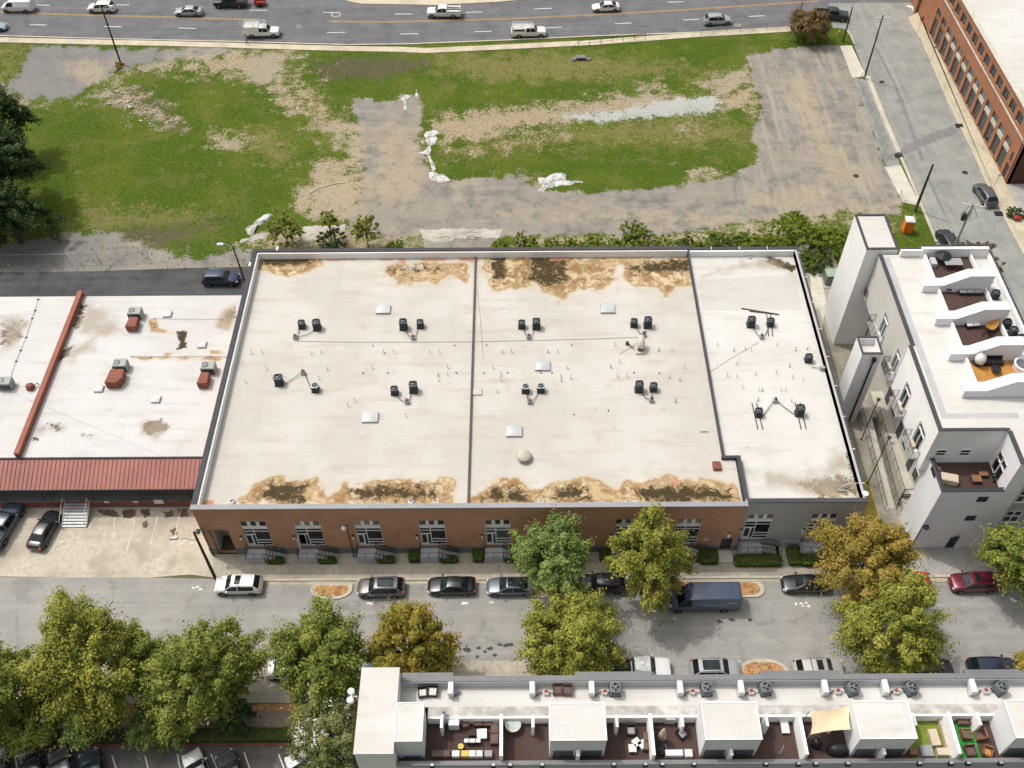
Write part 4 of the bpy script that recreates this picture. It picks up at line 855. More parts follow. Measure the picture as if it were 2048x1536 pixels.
for z0 in (8.7, 5.35):
    v = MB(); v.box(44.75, 45.75, 53.56, 53.6, z0, z0+.85)
    for k in range(8): v.box(44.8, 45.7, 53.53, 53.56, z0+.06+k*.1, z0+.11+k*.1)
    v.build('louvre_vent', M['dark_metal'], ap)
# roof surface, edging and walkway mats
mb = MB(); mb.box(40.6, 52.2, 57.8, 81.7, AZ-.2, AZ-.03); mb.box(47.1, 62, 53.9, 57.8, AZ-.2, AZ-.03); mb.box(52.2, 62, 57.8, 69.7, AZ-.21, AZ-.035); mb.build('roof', M['roof_white'], ap)
mb = MB(); mb.box(40.2, 40.62, 57.72, 68.4, AZ, AZ+.1); mb.box(40.45, 40.87, 68.4, 82, AZ, AZ+.1); mb.box(40.2, 46.75, 57.4, 57.72, AZ, AZ+.1); mb.box(46.7, 47.12, 53.52, 57.4, AZ, AZ+.1); mb.box(47.12, 62.3, 53.52, 53.92, AZ, AZ+.1); mb.build('coping', DK_, ap)
mb = MB(); mb.box(40.95, 41.6, 59.6, 81.6, AZ-.03, AZ-.022); mb.box(40.95, 48.4, 58.95, 59.6, AZ-.03, AZ-.022); mb.build('roof_walkway', M['walk_mat'], ap)
mb = MB(); mb.box(42.7, 44.9, 81.7, 82.05, AZ-.1, 15.9); mb.box(44.9, 52.2, 81.6, 82.1, AZ-.1, 16.2); mb.box(52.2, 52.6, 57.8, 82.1, AZ-.1, 15.5); mb.build('parapet', WB, ap)
mb = MB(); mb.box(42.7, 44.9, 81.95, 82.12, 15.9, 16.0); mb.box(44.9, 52.25, 82.0, 82.2, 16.2, 16.3); mb.box(52.5, 52.7, 57.8, 82.1, 15.5, 15.58); mb.build('coping', DK_, ap)
for k, y in enumerate((76.1, 71.2, 66.3, 61.5)):     # stepped dividers between the roof decks
    prof = [(43.6, AZ), (43.6, 16.0), (45.7, 16.0), (48.1, 17.3), (50.7, 17.3), (50.7, AZ)]; n = len(prof); y1 = y+1.15
    m_ = MB(); m_.add([(x, y, z) for x, z in prof]+[(x, y1, z) for x, z in prof], [tuple(range(n)), tuple(range(2*n-1, n-1, -1))]+[(i, n+i, n+(i+1)%n, (i+1)%n) for i in range(n)]); m_.build('stepped_divider', M['white_wall'], ap)
for k, (y0, y1) in enumerate(((77.25, 81.6), (72.35, 76.1), (67.45, 71.2), (62.65, 66.3))):
    MB().box(45.2, 45.4, y0, y1, AZ-.03, 15.55).build('deck_wall', WB, ap); MB().box(50.25, 50.45, y0, y1, AZ-.03, 15.5).build('deck_wall', WB, ap)
    MB().box(45.4, 50.25, y0, y1, AZ-.028, AZ+.01).build('roof_deck', M['deck_orange'] if k == 3 else M['deck'], ap)
# french windows and balconies on the west wall
for i, (a, c) in enumerate(win_w):
    X = 40.3 if i > 1 else 40.55; f = MB()
    for y0, y1, z0, z1 in ((a, a+.08, 9.1, 12.25), (c-.08, c, 9.1, 12.25), (a+.08, c-.08, 12.15, 12.25), (a+.08, c-.08, 11.4, 11.5), ((a+c)/2-.05, (a+c)/2+.05, 9.1, 11.4), (a+.08, c-.08, 9.1, 9.2)): f.box(X+.02, X+.14, y0, y1, z0, z1)
    f.box(X-.05, X+.02, a-.12, a, 9.1, 12.3); f.box(X-.05, X+.02, c, c+.12, 9.1, 12.3)
    w = f.build('french_window', M['frame_white'], ap); MB().box(X+.16, X+.18, a+.08, c-.08, 9.2, 12.15).build('pane', M['blind'] if i in (0, 1) else GL, w)
    y0, y1 = (a-.5, c+.6) if i else (a-.3, c+1.6)
    bl = MB().box(X-.75, X-.005, y0, y1, 8.85, 9.05).build('balcony', M['grey_wall'], ap); r = MB(); rail_run(r, [(X-.02, y1, 9.05), (X-.72, y1, 9.05), (X-.72, y0, 9.05), (X-.02, y0, 9.05)], 1.05, .9, .025, .11); r.build('railing', M['black_metal'], bl)
# terrace
mb = MB(); mb.box(41.2, 46.8, 53.9, 57.5, 9.6, 9.8); mb.build('terrace_deck', M['deck'], ap)
mb = MB(); mb.box(40.8, 41.25, 53.95, 57.45, 10.5, 10.62); mb.box(40.8, 46.8, 53.5, 53.95, 10.5, 10.62); mb.build('coping', DK_, ap)
mb = MB(); rail_run(mb, [(41.0, 57.3, 10.62), (41.0, 53.7, 10.62), (46.7, 53.7, 10.62)], .35, 1.2, .02, .12); mb.build('terrace_railing', M['black_metal'], ap)
for a in (41.05, 43.4):
    f = MB(); f.box(a, a+1.0, 57.42, 57.5, 11.05, 11.12); f.box(a, a+1., 57.42, 57.5, 11.9, 11.97); f.box(a, a+1., 57.42, 57.5, 11.45, 11.55); f.box(a, a+.06, 57.42, 57.5, 11.12, 11.9); f.box(a+.94, a+1., 57.42, 57.5, 11.12, 11.9); w = f.build('window', M['frame_white'], ap); MB().box(a+.06, a+.94, 57.46, 57.48, 11.12, 11.9).build('pane', GL, w)
f = MB()
for y0, y1, z0, z1 in ((54.9, 55.0, 9.95, 12.7), (56.9, 57.0, 9.95, 12.7), (55.9, 56.0, 9.95, 12.7), (55., 56.9, 12.55, 12.7), (55., 56.9, 11.6, 11.7)): f.box(46.78, 46.9, y0, y1, z0, z1)
w = f.build('french_window', M['frame_white'], ap); MB().box(46.92, 46.94, 55, 56.9, 9.95, 12.55).build('pane', GL, w)
# ground-floor gallery along the alley
mb = MB(); mb.box(41.2, 42.6, 59.4, 73.6, 0, 1.5); mb.build('gallery_slab', M['concrete_light'], ap)
mb = MB(); mb.add([(39.5, 58.5, .05), (40.6, 58.5, .05), (40.6, 70, 1.2), (39.5, 70, 1.2), (39.5, 58.5, 0), (40.6, 58.5, 0), (40.6, 70, 0), (39.5, 70, 0)], [(0,1,2,3), (0,4,5,1), (1,5,6,2), (2,6,7,3), (3,7,4,0)]); mb.box(39.5, 41.2, 70, 71.4, 0, 1.2); mb.build('ramp', M['concrete_light'], ap)
mb = MB(); rail_run(mb, [(39.45, 58.3, .1), (39.45, 70, 1.2), (39.45, 71.4, 1.2)], 1.05, 1.4, .03, .12); mb.build('ramp_railing', M['dark_metal'], ap)
mb = MB(); rail_run(mb, [(40.75, 58.3, .1), (40.75, 70, 1.2)], 1.05, 1.4, .03, .12); rail_run(mb, [(41.2, 59.4, 1.5), (41.2, 70., 1.5)], 1.05, 1.4, .03, .12); mb.build('ramp_railing', M['dark_metal'], ap)
MB().box(41.3, 42.55, 57.6, 59.4, 0, .8).build('gallery_step', M['concrete_light'], ap)
for y in (62.2, 66.6, 71.5): d = MB().box(42.55, 42.62, y, y+1.0, 1.5, 3.7).build('door', M['door_dark'], ap)
for y in (60.2, 64.4, 69.): w = MB().box(42.54, 42.62, y, y+1.3, 2.2, 3.7).build('window', M['frame_white'], ap); MB().box(42.52, 42.54, y+.08, y+1.22, 2.28, 3.62).build('pane', GL, w)

def tower(name, label, x0, x1, y0, y1, z, sunk=.08):
    t = thing(name, label, 'tower', ((x0+x1)/2, (y0+y1)/2, 0))
    MB().box(x0, x1, y0, y1, 0, z).build('wall', M['white_wall_b'], t)
    w = .22
    m_ = MB()
    for a in ((x0-.04, x1+.04, y0-.04, y0+w), (x0-.04, x1+.04, y1-w, y1+.04), (x0-.04, x0+w, y0+w, y1-w), (x1-w, x1+.04, y0+w, y1-w)): m_.box(*a, z, z+sunk)
    m_.build('coping', M['coping'], t); MB().box(x0+w, x1-w, y0+w, y1-w, z, z+.012).build('roof', M['roof_white'], t); return t
tw = tower('stair_tower', 'tall plain white stair tower at the north west corner of the apartments', 39.1, 42.6, 82.35, 88.2, 15.5, .12)
mb = MB(); mb.box(41.0, 42.0, 82.28, 82.34, 8.9, 11.0); mb.build('landing_door', M['door_dark'], tw); o = MB().box(40.4, 42.5, 81.0, 82.3, 8.75, 8.9).build('landing', M['grey_wall'], tw); r = MB(); rail_run(r, [(40.45, 82.2, 8.9), (40.45, 81.05, 8.9)], 1.0, .6, .025, .12); r.build('railing', M['black_metal'], o)
t2 = thing('lift_tower', 'slim white tower with open top standing in the alley', 'tower', (38, 71.6, 0))
mb = MB()
for a in ((36.9, 39.07, 70.4, 70.65), (36.9, 39.07, 72.6, 72.9), (36.9, 37.12, 70.65, 72.6), (38.85, 39.07, 70.65, 72.6)): mb.box(*a, 0, 11.5)
mb.build('wall', M['white_wall'], t2); MB().box(37.12, 38.85, 70.65, 72.6, 10.3, 10.6).build('roof', M['roof_white'], t2)
mb = MB()
for a in ((36.86, 39.11, 70.36, 70.6), (36.86, 39.11, 72.7, 72.94), (36.86, 37.06, 70.6, 72.7), (38.91, 39.11, 70.6, 72.7)): mb.box(*a, 11.5, 11.6)
mb.build('coping', M['coping'], t2); o = MB().tube([(38.3, 70.25, .3), (38.3, 70.25, 10.6)], .09, 8).build('downpipe', M['black_metal'], t2); MB().lathe(38.3, 70.2, [(.2,10.5),(.26,10.7),(.26,10.95),(.18,11.05)], 10).build('rain_head', M['black_metal'], t2)

# ------------------------------------------------------------------ townhouse row in the foreground
th = thing('townhouse_row', 'long pale townhouse row with roof rooms and brown roof decks in front', 'building', (20, 31, 0))
DZ, SZ, PZ = 9.7, 10.75, 11.7
XE = 56.0
mb = MB(); mb.box(-9.5, XE, 34.35, 34.6, 0, PZ); mb.box(XE-.3, XE, 28.1, 34.35, 0, PZ); mb.box(-9.5, XE, 27.9, 28.15, 0, 10.55); mb.build('wall', M['grey_face'], th)
mb = MB(); mb.box(-9.5, XE, 34.28, 34.75, PZ, PZ+.1); mb.box(-9.4, XE, 27.84, 28.2, 10.55, 10.65); mb.build('coping', M['slate_cap'], th)
mb = MB(); mb.box(-9.5, XE, 34.22, 34.345, SZ, PZ-.01); mb.build('parapet_lining', M['mid_grey_wall'], th)['label'] = 'pale inner face of the street parapet'
for a, c in ((-9.4,-5.2), (4.9,11.3), (20.2,26.8), (37.1,41.7)): MB().box(a, c, 34.76, 35.12, PZ-.5, PZ-.05).build('awning_slab', M['slate_cap'], th)
mb = MB(); mb.box(-9.5, XE, 32.55, 34.22, SZ-.2, SZ); mb.build('roof', M['roof_white'], th)
mb = MB(); mb.box(-7.2, XE, 31.72, 32.54, SZ-.25, SZ+.02)
mb.build('roof_band', mat('worn_band', (.47,.45,.425), .85, .35, 1.3, .4), th)
mb = MB(); mb.box(-7.2, XE, 31.55, 31.72, DZ-.1, SZ+.06); mb.build('deck_wall', M['white_wall_b'], th)
mb = MB(); mb.box(-9.5, XE, 28.15, 31.55, DZ-.15, DZ); mb.build('roof_deck', M['deck'], th)
def block(x0, x1, y0, y1, z=13.3, z0=DZ):
    w = MB().box(x0+.04, x1-.04, y0+.04, y1-.04, z0, z-.1).build('roof_room', M['white_wall'], th)
    MB().box(x0, x1, y0, y1, z-.1, z).build('roof', M['roof_white'], w)
    t = MB()
    for a in ((x0, x1, y0, y0+.1), (x0, x1, y1-.1, y1), (x0, x0+.1, y0+.1, y1-.1), (x1-.1, x1, y0+.1, y1-.1)): t.box(*a, z, z+.05)
    t.build('roof_edge', M['frame_white'], w)
    if z0 == DZ and x1-x0 < 5 and x0 > 0:
        for xa in (x0+.3, (x0+x1)/2+.35):
            MB().box(xa, xa+1.6, y0-.02, y0+.03, DZ+.05, DZ+1.45).build('glass_door', M['ac_grey'], w)
    return w
for x0 in (2.6, 14.65, 26.65, 38.7): block(x0, x0+4.45, 28.75, 31.8)
block(-9.5, -7.3, 28.75, 31.9)
cb = thing('corner_block', 'taller blank white block at the left end of the townhouse row', 'building', (-11, 31.3, 0))
MB().box(-12.5, -9.51, 27.85, 34.78, 0, 13.2).build('wall', M['white_wall_b'], cb); MB().box(-12.56, -9.46, 27.8, 34.84, 13.2, 13.32).build('roof', M['roof_white'], cb)
for x in (-1.2, 10.8, 22.8, 34.8, 46.8): MB().box(x-.13, x+.13, 28.2, 31.55, DZ, PZ-.05).build('party_wall', M['white_wall_b'], th)
for x in (4.85, 16.9, 28.9, 40.9): MB().box(x-.13, x+.13, 28.2, 28.7, DZ, PZ-.1).build('party_wall', M['white_wall_b'], th)
for x in (-6.0, 1.35, 8.1, 13.35, 20.15, 25.4, 32.0, 37.2): MB().box(x-.11, x+.11, 30.55, 31.55, DZ, PZ-.25).build('screen_wall', M['white_wall_b'], th)
for k, px in enumerate((865,987,1020.5,1084,1227.4,1290,1324,1387,1530.6,1595.6,1630,1694,1837,1899.7,1934,1999)):
    d = _ray(px, 1529-(px-865)*.004); t = 27.9/d.y; x, z = d.x*t, d.z*t+CAM_H
    l = MB().box(x-.2, x+.2, 27.62, 27.9, z-.1, z+.3).build('wall_lantern', M['black_metal'], th); MB().box(x-.14, x+.14, 27.68, 27.86, z+.3, z+.34).build('cap', M['galv'], l)
mb = MB(); mb.box(31.7, 34.67, 28.2, 31.5, DZ+.002, DZ+.03); mb.build('turf', M['turf_yellow'], th); mb = MB(); mb.box(34.93, 37.2, 28.2, 31.5, DZ+.002, DZ+.03); mb.build('turf', M['turf_green'], th)
# ------------------------------------------------------------------ rooftop equipment
def condenser(h, w, m, mt, label, group):
    t = thing('air_conditioner', label, 'air conditioner', (0,0,0), 0, group); r = w/2
    b = MB(); n = 24; rr = []
    for k in range(n):          # rounded square plan
        a = 2*PI*k/n; c, s = math.cos(a), math.sin(a); q = (abs(c)**5+abs(s)**5)**(-1/5); rr.append((r*q*c, r*q*s))
    def ring(z, k): return [(x*k, y*k, z) for x, y in rr]
    zs = [.06]; ks = [1.]
    nl = int(h/.07)
    for i in range(nl): z = .08+(h-.16)*i/nl; zs += [z, z+.035]; ks += [1., .955]
    zs += [h-.06, h]; ks += [1.02, 1.0]
    vs = [v for z, k in zip(zs, ks) for v in ring(z, k)]
    fs = [(i*n+k, i*n+(k+1)%n, (i+1)*n+(k+1)%n, (i+1)*n+k) for i in range(len(zs)-1) for k in range(n)]
    b.add(vs, fs); b.build('cabinet', m, t)
    g = MB(); L = ring(h, 1.); I = [(r*.80*math.cos(2*PI*k/n), r*.80*math.sin(2*PI*k/n), h+.015) for k in range(n)]; J = [(x*.97, y*.97, h-.12) for x, y, z in I]
    g.add(L+I+J, [(k, (k+1)%n, n+(k+1)%n, n+k) for k in range(n)]+[(n+k, n+(k+1)%n, 2*n+(k+1)%n, 2*n+k) for k in range(n)]); g.build('top_cover', mt, t)
    f = MB(); f.cyl(0, 0, h-.14, h-.13, r*.79, 20, 0)
    f.build('fan_well', M['plastic_black'], t)
    f = MB(); f.cyl(0, 0, h-.10, h-.02, r*.22, 12)
    for k in range(4):
        a = k*PI/2+.5; c, s = math.cos(a), math.sin(a); c2, s2 = math.cos(a+.8), math.sin(a+.8)
        f.add([(r*.2*c, r*.2*s, h-.06), (r*.72*c, r*.72*s, h-.07), (r*.72*c2, r*.72*s2, h-.10), (r*.2*c2, r*.2*s2, h-.09)], [(0,1,2,3)])
    f.build('fan', M['ac_grey'], t)
    MB().box(-r*1.05, r*1.05, -r*1.05, r*1.05, 0, .06).build('pad', M['plastic_black'], t)
    return t
GA = 'air conditioners on the warehouse roofs'
P_ac = {'t': condenser(1.18, .88, M['ac_dark'], M['ac_dark'], 'proto', GA), 's': condenser(.85, .78, M['ac_dark'], M['ac_dark'], 'proto', GA), 'g': condenser(.85, .80, M['ac_dark'], M['galv'], 'proto', GA), 'r': condenser(1.0, .88, M['ac_grey'], M['ac_grey'], 'proto', GA)}
used_ac = set()
def ac(kind, px, py, z, label, group=GA, rz=0.):
    c = G(px, py, z); c.y += .38
    if kind not in used_ac: o = P_ac[kind]; used_ac.add(kind); o.location = c; o.rotation_euler.z = rz; o['label'] = label; o['group'] = group; return o
    return dup_thing(P_ac[kind], c, rz, label, group)
Z = RZ
pairs = [  # (kind, px, py) x 2, hood px, words
 (('s',603.6,659),('t',634,662),(591,677),'in the far left pair of the cream roof'),
 (('t',807,661),('s',840.6,658),(826,678),'in the far pair left of the roof divider'),
 (('t',558,773),('g',630.5,786),(606.6,748),'in the near left pair of the cream roof'),
 (('s',789,792),('t',827,787),(814,806),'in the near pair left of the roof divider'),
 (('s',1043.5,659),('t',1072.8,660),(1057,676),'in the far pair right of the roof divider'),
 (('s',1268,656),('t',1295.4,657),(1286.6,672),'in the pair just above the beige duct cowl'),
 (('g',1051,788),('g',1081.6,787),(1059,806),'in the pair below the middle skylight'),
 (('t',1278,786),('s',1307,785),(1302,803),'in the near right pair of the cream roof'),
 (('t',1501.8,656),('s',1541,655),(1522,676.5),'in the far pair on the white end roof'),
 (('s',1517,836),('t',1599,834),(1549.6,804),'in the near pair on the white end roof')]
def hood(px, c1, c2, words, col='rust_red'):
    c = G(px[0], px[1], Z); t = thing('pipe_hood', words, 'pipe hood', c, 0, 'pipe hoods feeding the roof air conditioners')
    h = MB(); h.box(-.22, .22, -.2, .2, 0, .38); h.add([(-.26,-.24,.38),(.26,-.24,.38),(.26,.24,.38),(-.26,.24,.38),(-.1,-.08,.55),(.1,-.08,.55),(.1,.08,.55),(-.1,.08,.55)], [(0,1,5,4),(1,2,6,5),(2,3,7,6),(3,0,4,7),(4,5,6,7)]); h.build('box', M['galv'], t, False)
    MB().box(-.12, .14, -.16, .1, .55, .68).build('cap', M[col], t, False)
    for q in (c1, c2):
        d = Vector(q)-c; s = 1 if d.x > 0 else -1; L = d.length
        a = Vector((.18*s, 0, .3)); e = Vector((d.x-.3*s, d.y, .2)); m1 = a.lerp(e, .35)+Vector((.05*s, -.22, -.15)); m2 = a.lerp(e, .75)+Vector((.12*s, -.18, -.1))
        pts = [a]
        for k in range(1, 9):
            u = k/8; pts.append(a*(1-u)**3+m1*3*u*(1-u)**2+m2*3*u*u*(1-u)+e*u**3)
        MB().tube(pts, .035, 6).build('hose', M['rubber'], t, False)
kind_word = {'t': 'tall dark', 's': 'short dark', 'g': 'pale topped'}
for (k1, x1, y1), (k2, x2, y2), hp, words in pairs:
    same = k1 == k2
    l1 = f"{'left ' if same else ''}{kind_word[k1]} air conditioner {words}"; l2 = f"{'right ' if same else ''}{kind_word[k2]} air conditioner {words}"
    a = ac(k1, x1, y1, Z, l1); c = ac(k2, x2, y2, Z, l2)
    hood(hp, a.location-Vector((0,.38,0)), c.location-Vector((0,.38,0)), 'small metal pipe hood with dark hoses '+words.replace('in the', 'serving the', 1), 'rust_red' if x1 < 1100 else 'dark_metal')
ac('s', 1617, 727, Z, 'lone dark air conditioner near the east edge of the white end roof')
c = G(1643.6,739.7,Z); t = thing('pipe_hood', 'small metal pipe hood beside the lone air conditioner at the east edge', 'pipe hood', c, 0, 'pipe hoods feeding the roof air conditioners'); MB().box(-.25,.25,-.2,.2,0,.5).build('box', M['galv'], t, False); MB().tube([(-.25,0,.3),(-.8,.2,.15),(-1.1,.3,.2)], .035).build('hose', M['rubber'], t, False)
# sleepers: loose timber battens on the white roof
def batten(a, c, label, w=.1):
    p, q = G(*a, Z+.02), G(*c, Z+.02); d = (q-p).normalized(); n = Vector((-d.y, d.x, 0))*w/2
    m_ = MB(); m_.prism([tuple((p+n).xy), tuple((q+n).xy), tuple((q-n).xy), tuple((p-n).xy)], Z+.02, Z+.12, bottom=True); tag(m_.build('timber_batten', M['wood_dark'], loc=p), label, 'batten', 'timber battens on the white roof')
batten((1483,617.5),(1558,630), 'long dark batten lying above the far air conditioners on white roof', .14); batten((1499,623),(1545,628), 'shorter dark batten touching the long one on the white roof', .12)
for x, y in ((1503.5,806),(1513,806),(1590,806),(1600,806)):
    batten((x,y),(x+12,y+53), f'thin batten under the {"tall" if x > 1550 else "short"} near air conditioner, {"left" if x in (1503.5,1590) else "right"} one of two', .07)
for x, y, w_ in ((1533,628,'left'),(1541,628,'right')): batten((x,y),(x+4,y+45), f'thin batten under the far short air conditioner on white roof, {w_} one of two', .07)
# skylights (built-in parts), hatch, vents
for i, (x, y) in enumerate(((766,617),(1215,616),(1085,730),(740,833),(1028,861))):
    c = G(x, y, Z+.25); w, d = 1.66, 1.38
    s = MB().box(c.x-w/2, c.x+w/2, c.y-d/2, c.y+d/2, Z, Z+.24).build('skylight', M['galv'], bw)
    m_ = MB(); k1 = .06; m_.add([(c.x-w/2+k1,c.y-d/2+k1,Z+.24),(c.x+w/2-k1,c.y-d/2+k1,Z+.24),(c.x+w/2-k1,c.y+d/2-k1,Z+.24),(c.x-w/2+k1,c.y+d/2-k1,Z+.24),(c.x-w*.18,c.y-d*.18,Z+.42),(c.x+w*.18,c.y-d*.18,Z+.42),(c.x+w*.18,c.y+d*.18,Z+.42),(c.x-w*.18,c.y+d*.18,Z+.42)], [(0,1,5,4),(1,2,6,5),(2,3,7,6),(3,0,4,7),(4,5,6,7)], 0, True); m_.build('dome', mat('skylight_plastic', (.46,.47,.48), .18, .08, 2, .6, spec=.6) if i == 0 else bpy.data.materials['skylight_plastic'], s)
c = G(955,785,Z); MB().bbox(c.x, c.y, .95, .85, Z, Z+.16, .04).build('roof_hatch', M['roof_cream'], bw)
def vent_l(px, py, parent, k=0):
    c = G(px, py+4, Z); h = .55+.12*((px*7) % 5)/5; m_ = MB(); m_.tube([(c.x,c.y,Z),(c.x,c.y,Z+h)], .042, 6); m_.cyl(c.x, c.y, Z, Z+.05, .13, 8); m_.build('vent_pipe', M['pvc'] if (int(px) % 3) else M['galv'], parent)
z5 = lambda L: [(680+a/2.926, 480+q/2.926) for a, q in L]
zl = lambda L: [(380+a/5.12, 480+q/5.12) for a, q in L]
for px, py in z5([(258,650),(315,650),(525,648),(580,648),(187,740),(630,738),(575,782),(630,780),(577,812),(85,932),(45,957),(385,1020),(948,645),(1003,645),(1217,645),(1273,645),(893,738),(940,780),(940,810),(920,877),(1328,740),(1290,790),(1295,815),(1350,800),(1605,605),(1635,705),(1583,735),(1865,637),(1940,637),(2012,735),(1622,790),(1678,790),(1928,795),(1988,810),(1963,935)])+zl([(630,1140),(735,1135),(1240,1145),(1340,1135),(785,1310),(845,1395),(950,1375),(570,1440),(1405,1310),(1320,1400)]): vent_l(px, py, bw)
for px, py in [(1348+a/2.926, 480+q/2.926) for a, q in ((250,605),(350,640),(415,630),(450,640),(600,605),(710,635),(780,630),(365,718),(675,730),(310,785),(365,790),(475,775),(597,770),(690,795),(750,810),(398,850),(490,930),(685,935),(495,870),(515,870),(625,870),(650,870))]: vent_l(px, py, gb)
for px, py in z5([(195,620),(670,618),(858,616),(1355,616),(135,780),(280,780),(680,778),(840,780),(980,778),(1175,778),(1240,778),(1720,778),(1868,780),(1370,1023),(1570,1000)]): c = G(px, py, Z); MB().cyl(c.x, c.y, Z, Z+.12, .07, 8).build('roof_drain', M['dark_metal'], bw)
for px in (465, 822, 1082, 1257):
    c = G(px, 1006, Z); MB().lathe(c.x, c.y+.1, [(.32,Z),(.3,Z+.16),(.18,Z+.2),(.16,Z+.05)], 14).build('roof_outlet', M['galv'] if px < 900 else M['roof_cream'], bw)
for px, py in ((690,516),(1041,515),(1500,516)): c = G(px, py, Z); MB().lathe(c.x, c.y, [(.28,Z),(.26,Z+.14),(.15,Z+.16)], 12).build('roof_outlet', M['galv'], bw if px < 1400 else gb)
c = G(1048,917,Z); v = thing('roof_ventilator', 'round domed beige ventilator standing on the cream roof', 'ventilator', c)
MB().cyl(0, 0, 0, .45, .5, 20).build('curb', M['galv'], v, False)
m_ = MB(); m_.lathe(0, 0, [(.72,.42),(.78,.5),(.7,.66),(.45,.82),(.12,.9)], 24, smooth=True)
for k in range(8): a = k*PI/4; m_.tube([(.78*math.cos(a),.78*math.sin(a),.52),(.7*math.cos(a),.7*math.sin(a),.68),(.45*math.cos(a),.45*math.sin(a),.84),(.1*math.cos(a),.1*math.sin(a),.92)], .018, 4)
m_.build('dome', mat('beige_metal', (.50,.46,.38), .5, .12, 5, .8), v, False)
c = G(1281,702,Z); v = thing('duct_cowl', 'beige gooseneck duct cowl below the upper right air conditioners', 'duct', c)
m_ = MB(); m_.box(-.55,.5,-.55,.3,0,.22); m_.tube([(0,0,.2),(0,0,.7),(0,.25,1.05),(.05,.7,1.2),(.05,1.0,1.05)], [.42,.42,.42,.4,.38], 12); m_.build('cowl', bpy.data.materials['beige_metal'], v, False); MB().tube([(-1.35,.95,.3),(-1.0,.4,.3),(-.7,.2,.3)], .06).build('bracket', M['dark_metal'], v, False); MB().box(-1.6,-1.25,.85,1.1,.1,.42).build('junction_box', M['dark_metal'], v, False)
c = G(1433,934,Z); tag(MB().bbox(c.x, c.y, .8, .95, Z, Z+.4, .05).build('roof_box_vent', M['rust_red'], loc=c), 'small rust red box vent near the parting wall on the cream roof', 'vent')
c = G(1408,863,Z); m_ = MB(); m_.box(c.x-.45, c.x+.45, c.y-.1, c.y, Z, Z+.12); m_.build('roof_flashing', M['galv'], bw)
m_ = MB(); m_.tube([G(x, y, Z+.05) for x, y in ((593,682),(690,684),(826,684),(940,683.5),(1057,681),(1180,678),(1286,674))], .02, 4); m_.build('roof_cable', M['wire'], bw)
m_ = MB(); m_.tube([G(x, y, Z+.05) for x, y in ((954,575),(960,630),(967,717))], .012, 4); m_.tube([G(1286,678,Z+.1),G(1259,696,Z+.1),G(1238,708,Z+.1)], .02, 4); m_.build('roof_cable', M['red'], bw)
m_ = MB(); m_.tube([G(1518,684,Z+.06), G(1470,712,Z+.06), G(1418,745,Z+.06)], .015, 4); m_.build('roof_cable', M['red'], gb)
c = G(1695,978,Z); t = thing('aerial_mast', 'fallen grey aerial frame near the south east corner of white roof', 'aerial', c); m_ = MB(); m_.tube([(-.9,-.1,.15),(-.2,.25,.5),(.9,.1,.9),(1.5,-.6,.6)], .05); m_.tube([(-.9,.3,.2),(.6,-.2,.2)], .04); m_.tube([(-.9,-.3,.15),(.2,.3,.15)], .05); m_.box(-1.,-.3,-.35,-.2,.0,.2); m_.build('frame', M['galv'], t, False); m_ = MB(); m_.lathe(1.25, -1.2, [(.12,.9),(.3,.95),(.32,1.0)], 12); m_.tube([(1.25,-1.2,.3),(1.25,-1.2,.9)], .04); m_.build('dish', M['plastic_white'], t, False)
# packaged units with brown plenum boxes on the left roof
def package(px, duct_px, label, duct_label, dw=1.2, dd=1.5, dh=1.0, tap=False):
    c = G(*px, LZ); t = thing('rooftop_unit', label, 'air conditioner', c, 0, 'grey rooftop units on the left roof')
    m_ = MB(); m_.bbox(0, 0, 1.5, 1.15, .15, 1.15, .03); m_.build('cabinet', M['ac_green'], t, False); m_ = MB(); m_.box(-.76, .76, -.585, -.576, .25, .95); m_.build('coil_panel', M['ac_dark'], t, False)
    m_ = MB(); m_.lathe(-.28, 0, [(.36,1.15),(.34,1.19),(.31,1.19),(.31,1.156)], 20, cap=True); m_.build('fan_ring', M['plastic_black'], t, False); m_ = MB()
    for k in range(4): a = k*PI/2; m_.add([(-.28+.05*math.cos(a),.05*math.sin(a),1.17),(-.28+.28*math.cos(a),.28*math.sin(a),1.17),(-.28+.28*math.cos(a+.7),.28*math.sin(a+.7),1.165)], [(0,1,2)])
    m_.build('fan', M['steel'], t, False); MB().box(-.65,.65,-.5,.5,0,.15).build('base_frame', M['dark_metal'], t, False)
    if duct_px:
        q = G(*duct_px, LZ); d = MB(); w, e = dw/2, dd/2
        if tap: d.prism([(q.x-w, q.y-e), (q.x+w*.5, q.y-e), (q.x+w, q.y-e*.2), (q.x+w*.9, q.y+e), (q.x-w*.8, q.y+e)], LZ+.1, LZ+dh, bottom=True)
        else: d.prism([(q.x-w, q.y-e), (q.x+w, q.y-e), (q.x+w*.95, q.y+e), (q.x-w*.7, q.y+e*1.05)], LZ+.1, LZ+dh, bottom=True)
        d.box(q.x-w*.8, q.x+w*.7, q.y-e*.8, q.y+e*.8, LZ, LZ+.1); o = d.build('plenum_box', M['rust_red'], loc=q); tag(o, duct_label, 'duct', 'brown plenum boxes on the left roof')
package((274,634), (268,655), 'grey rooftop unit with round fan at the back of the left roof', 'small brown plenum box beside the rear grey rooftop unit')
package((245,738), (235,764), 'grey rooftop unit behind the largest brown plenum box', 'largest brown plenum box with angled corner on the left roof', 1.75, 2.0, 1.1, True)
package((420,743), (410,767), 'grey rooftop unit close to the brick warehouse wall', 'narrow brown plenum box beside the brick warehouse wall', 1.1, 1.6, 1.0)
package((15,774), None, 'grey rooftop unit left of the red parapet near the picture edge', '')
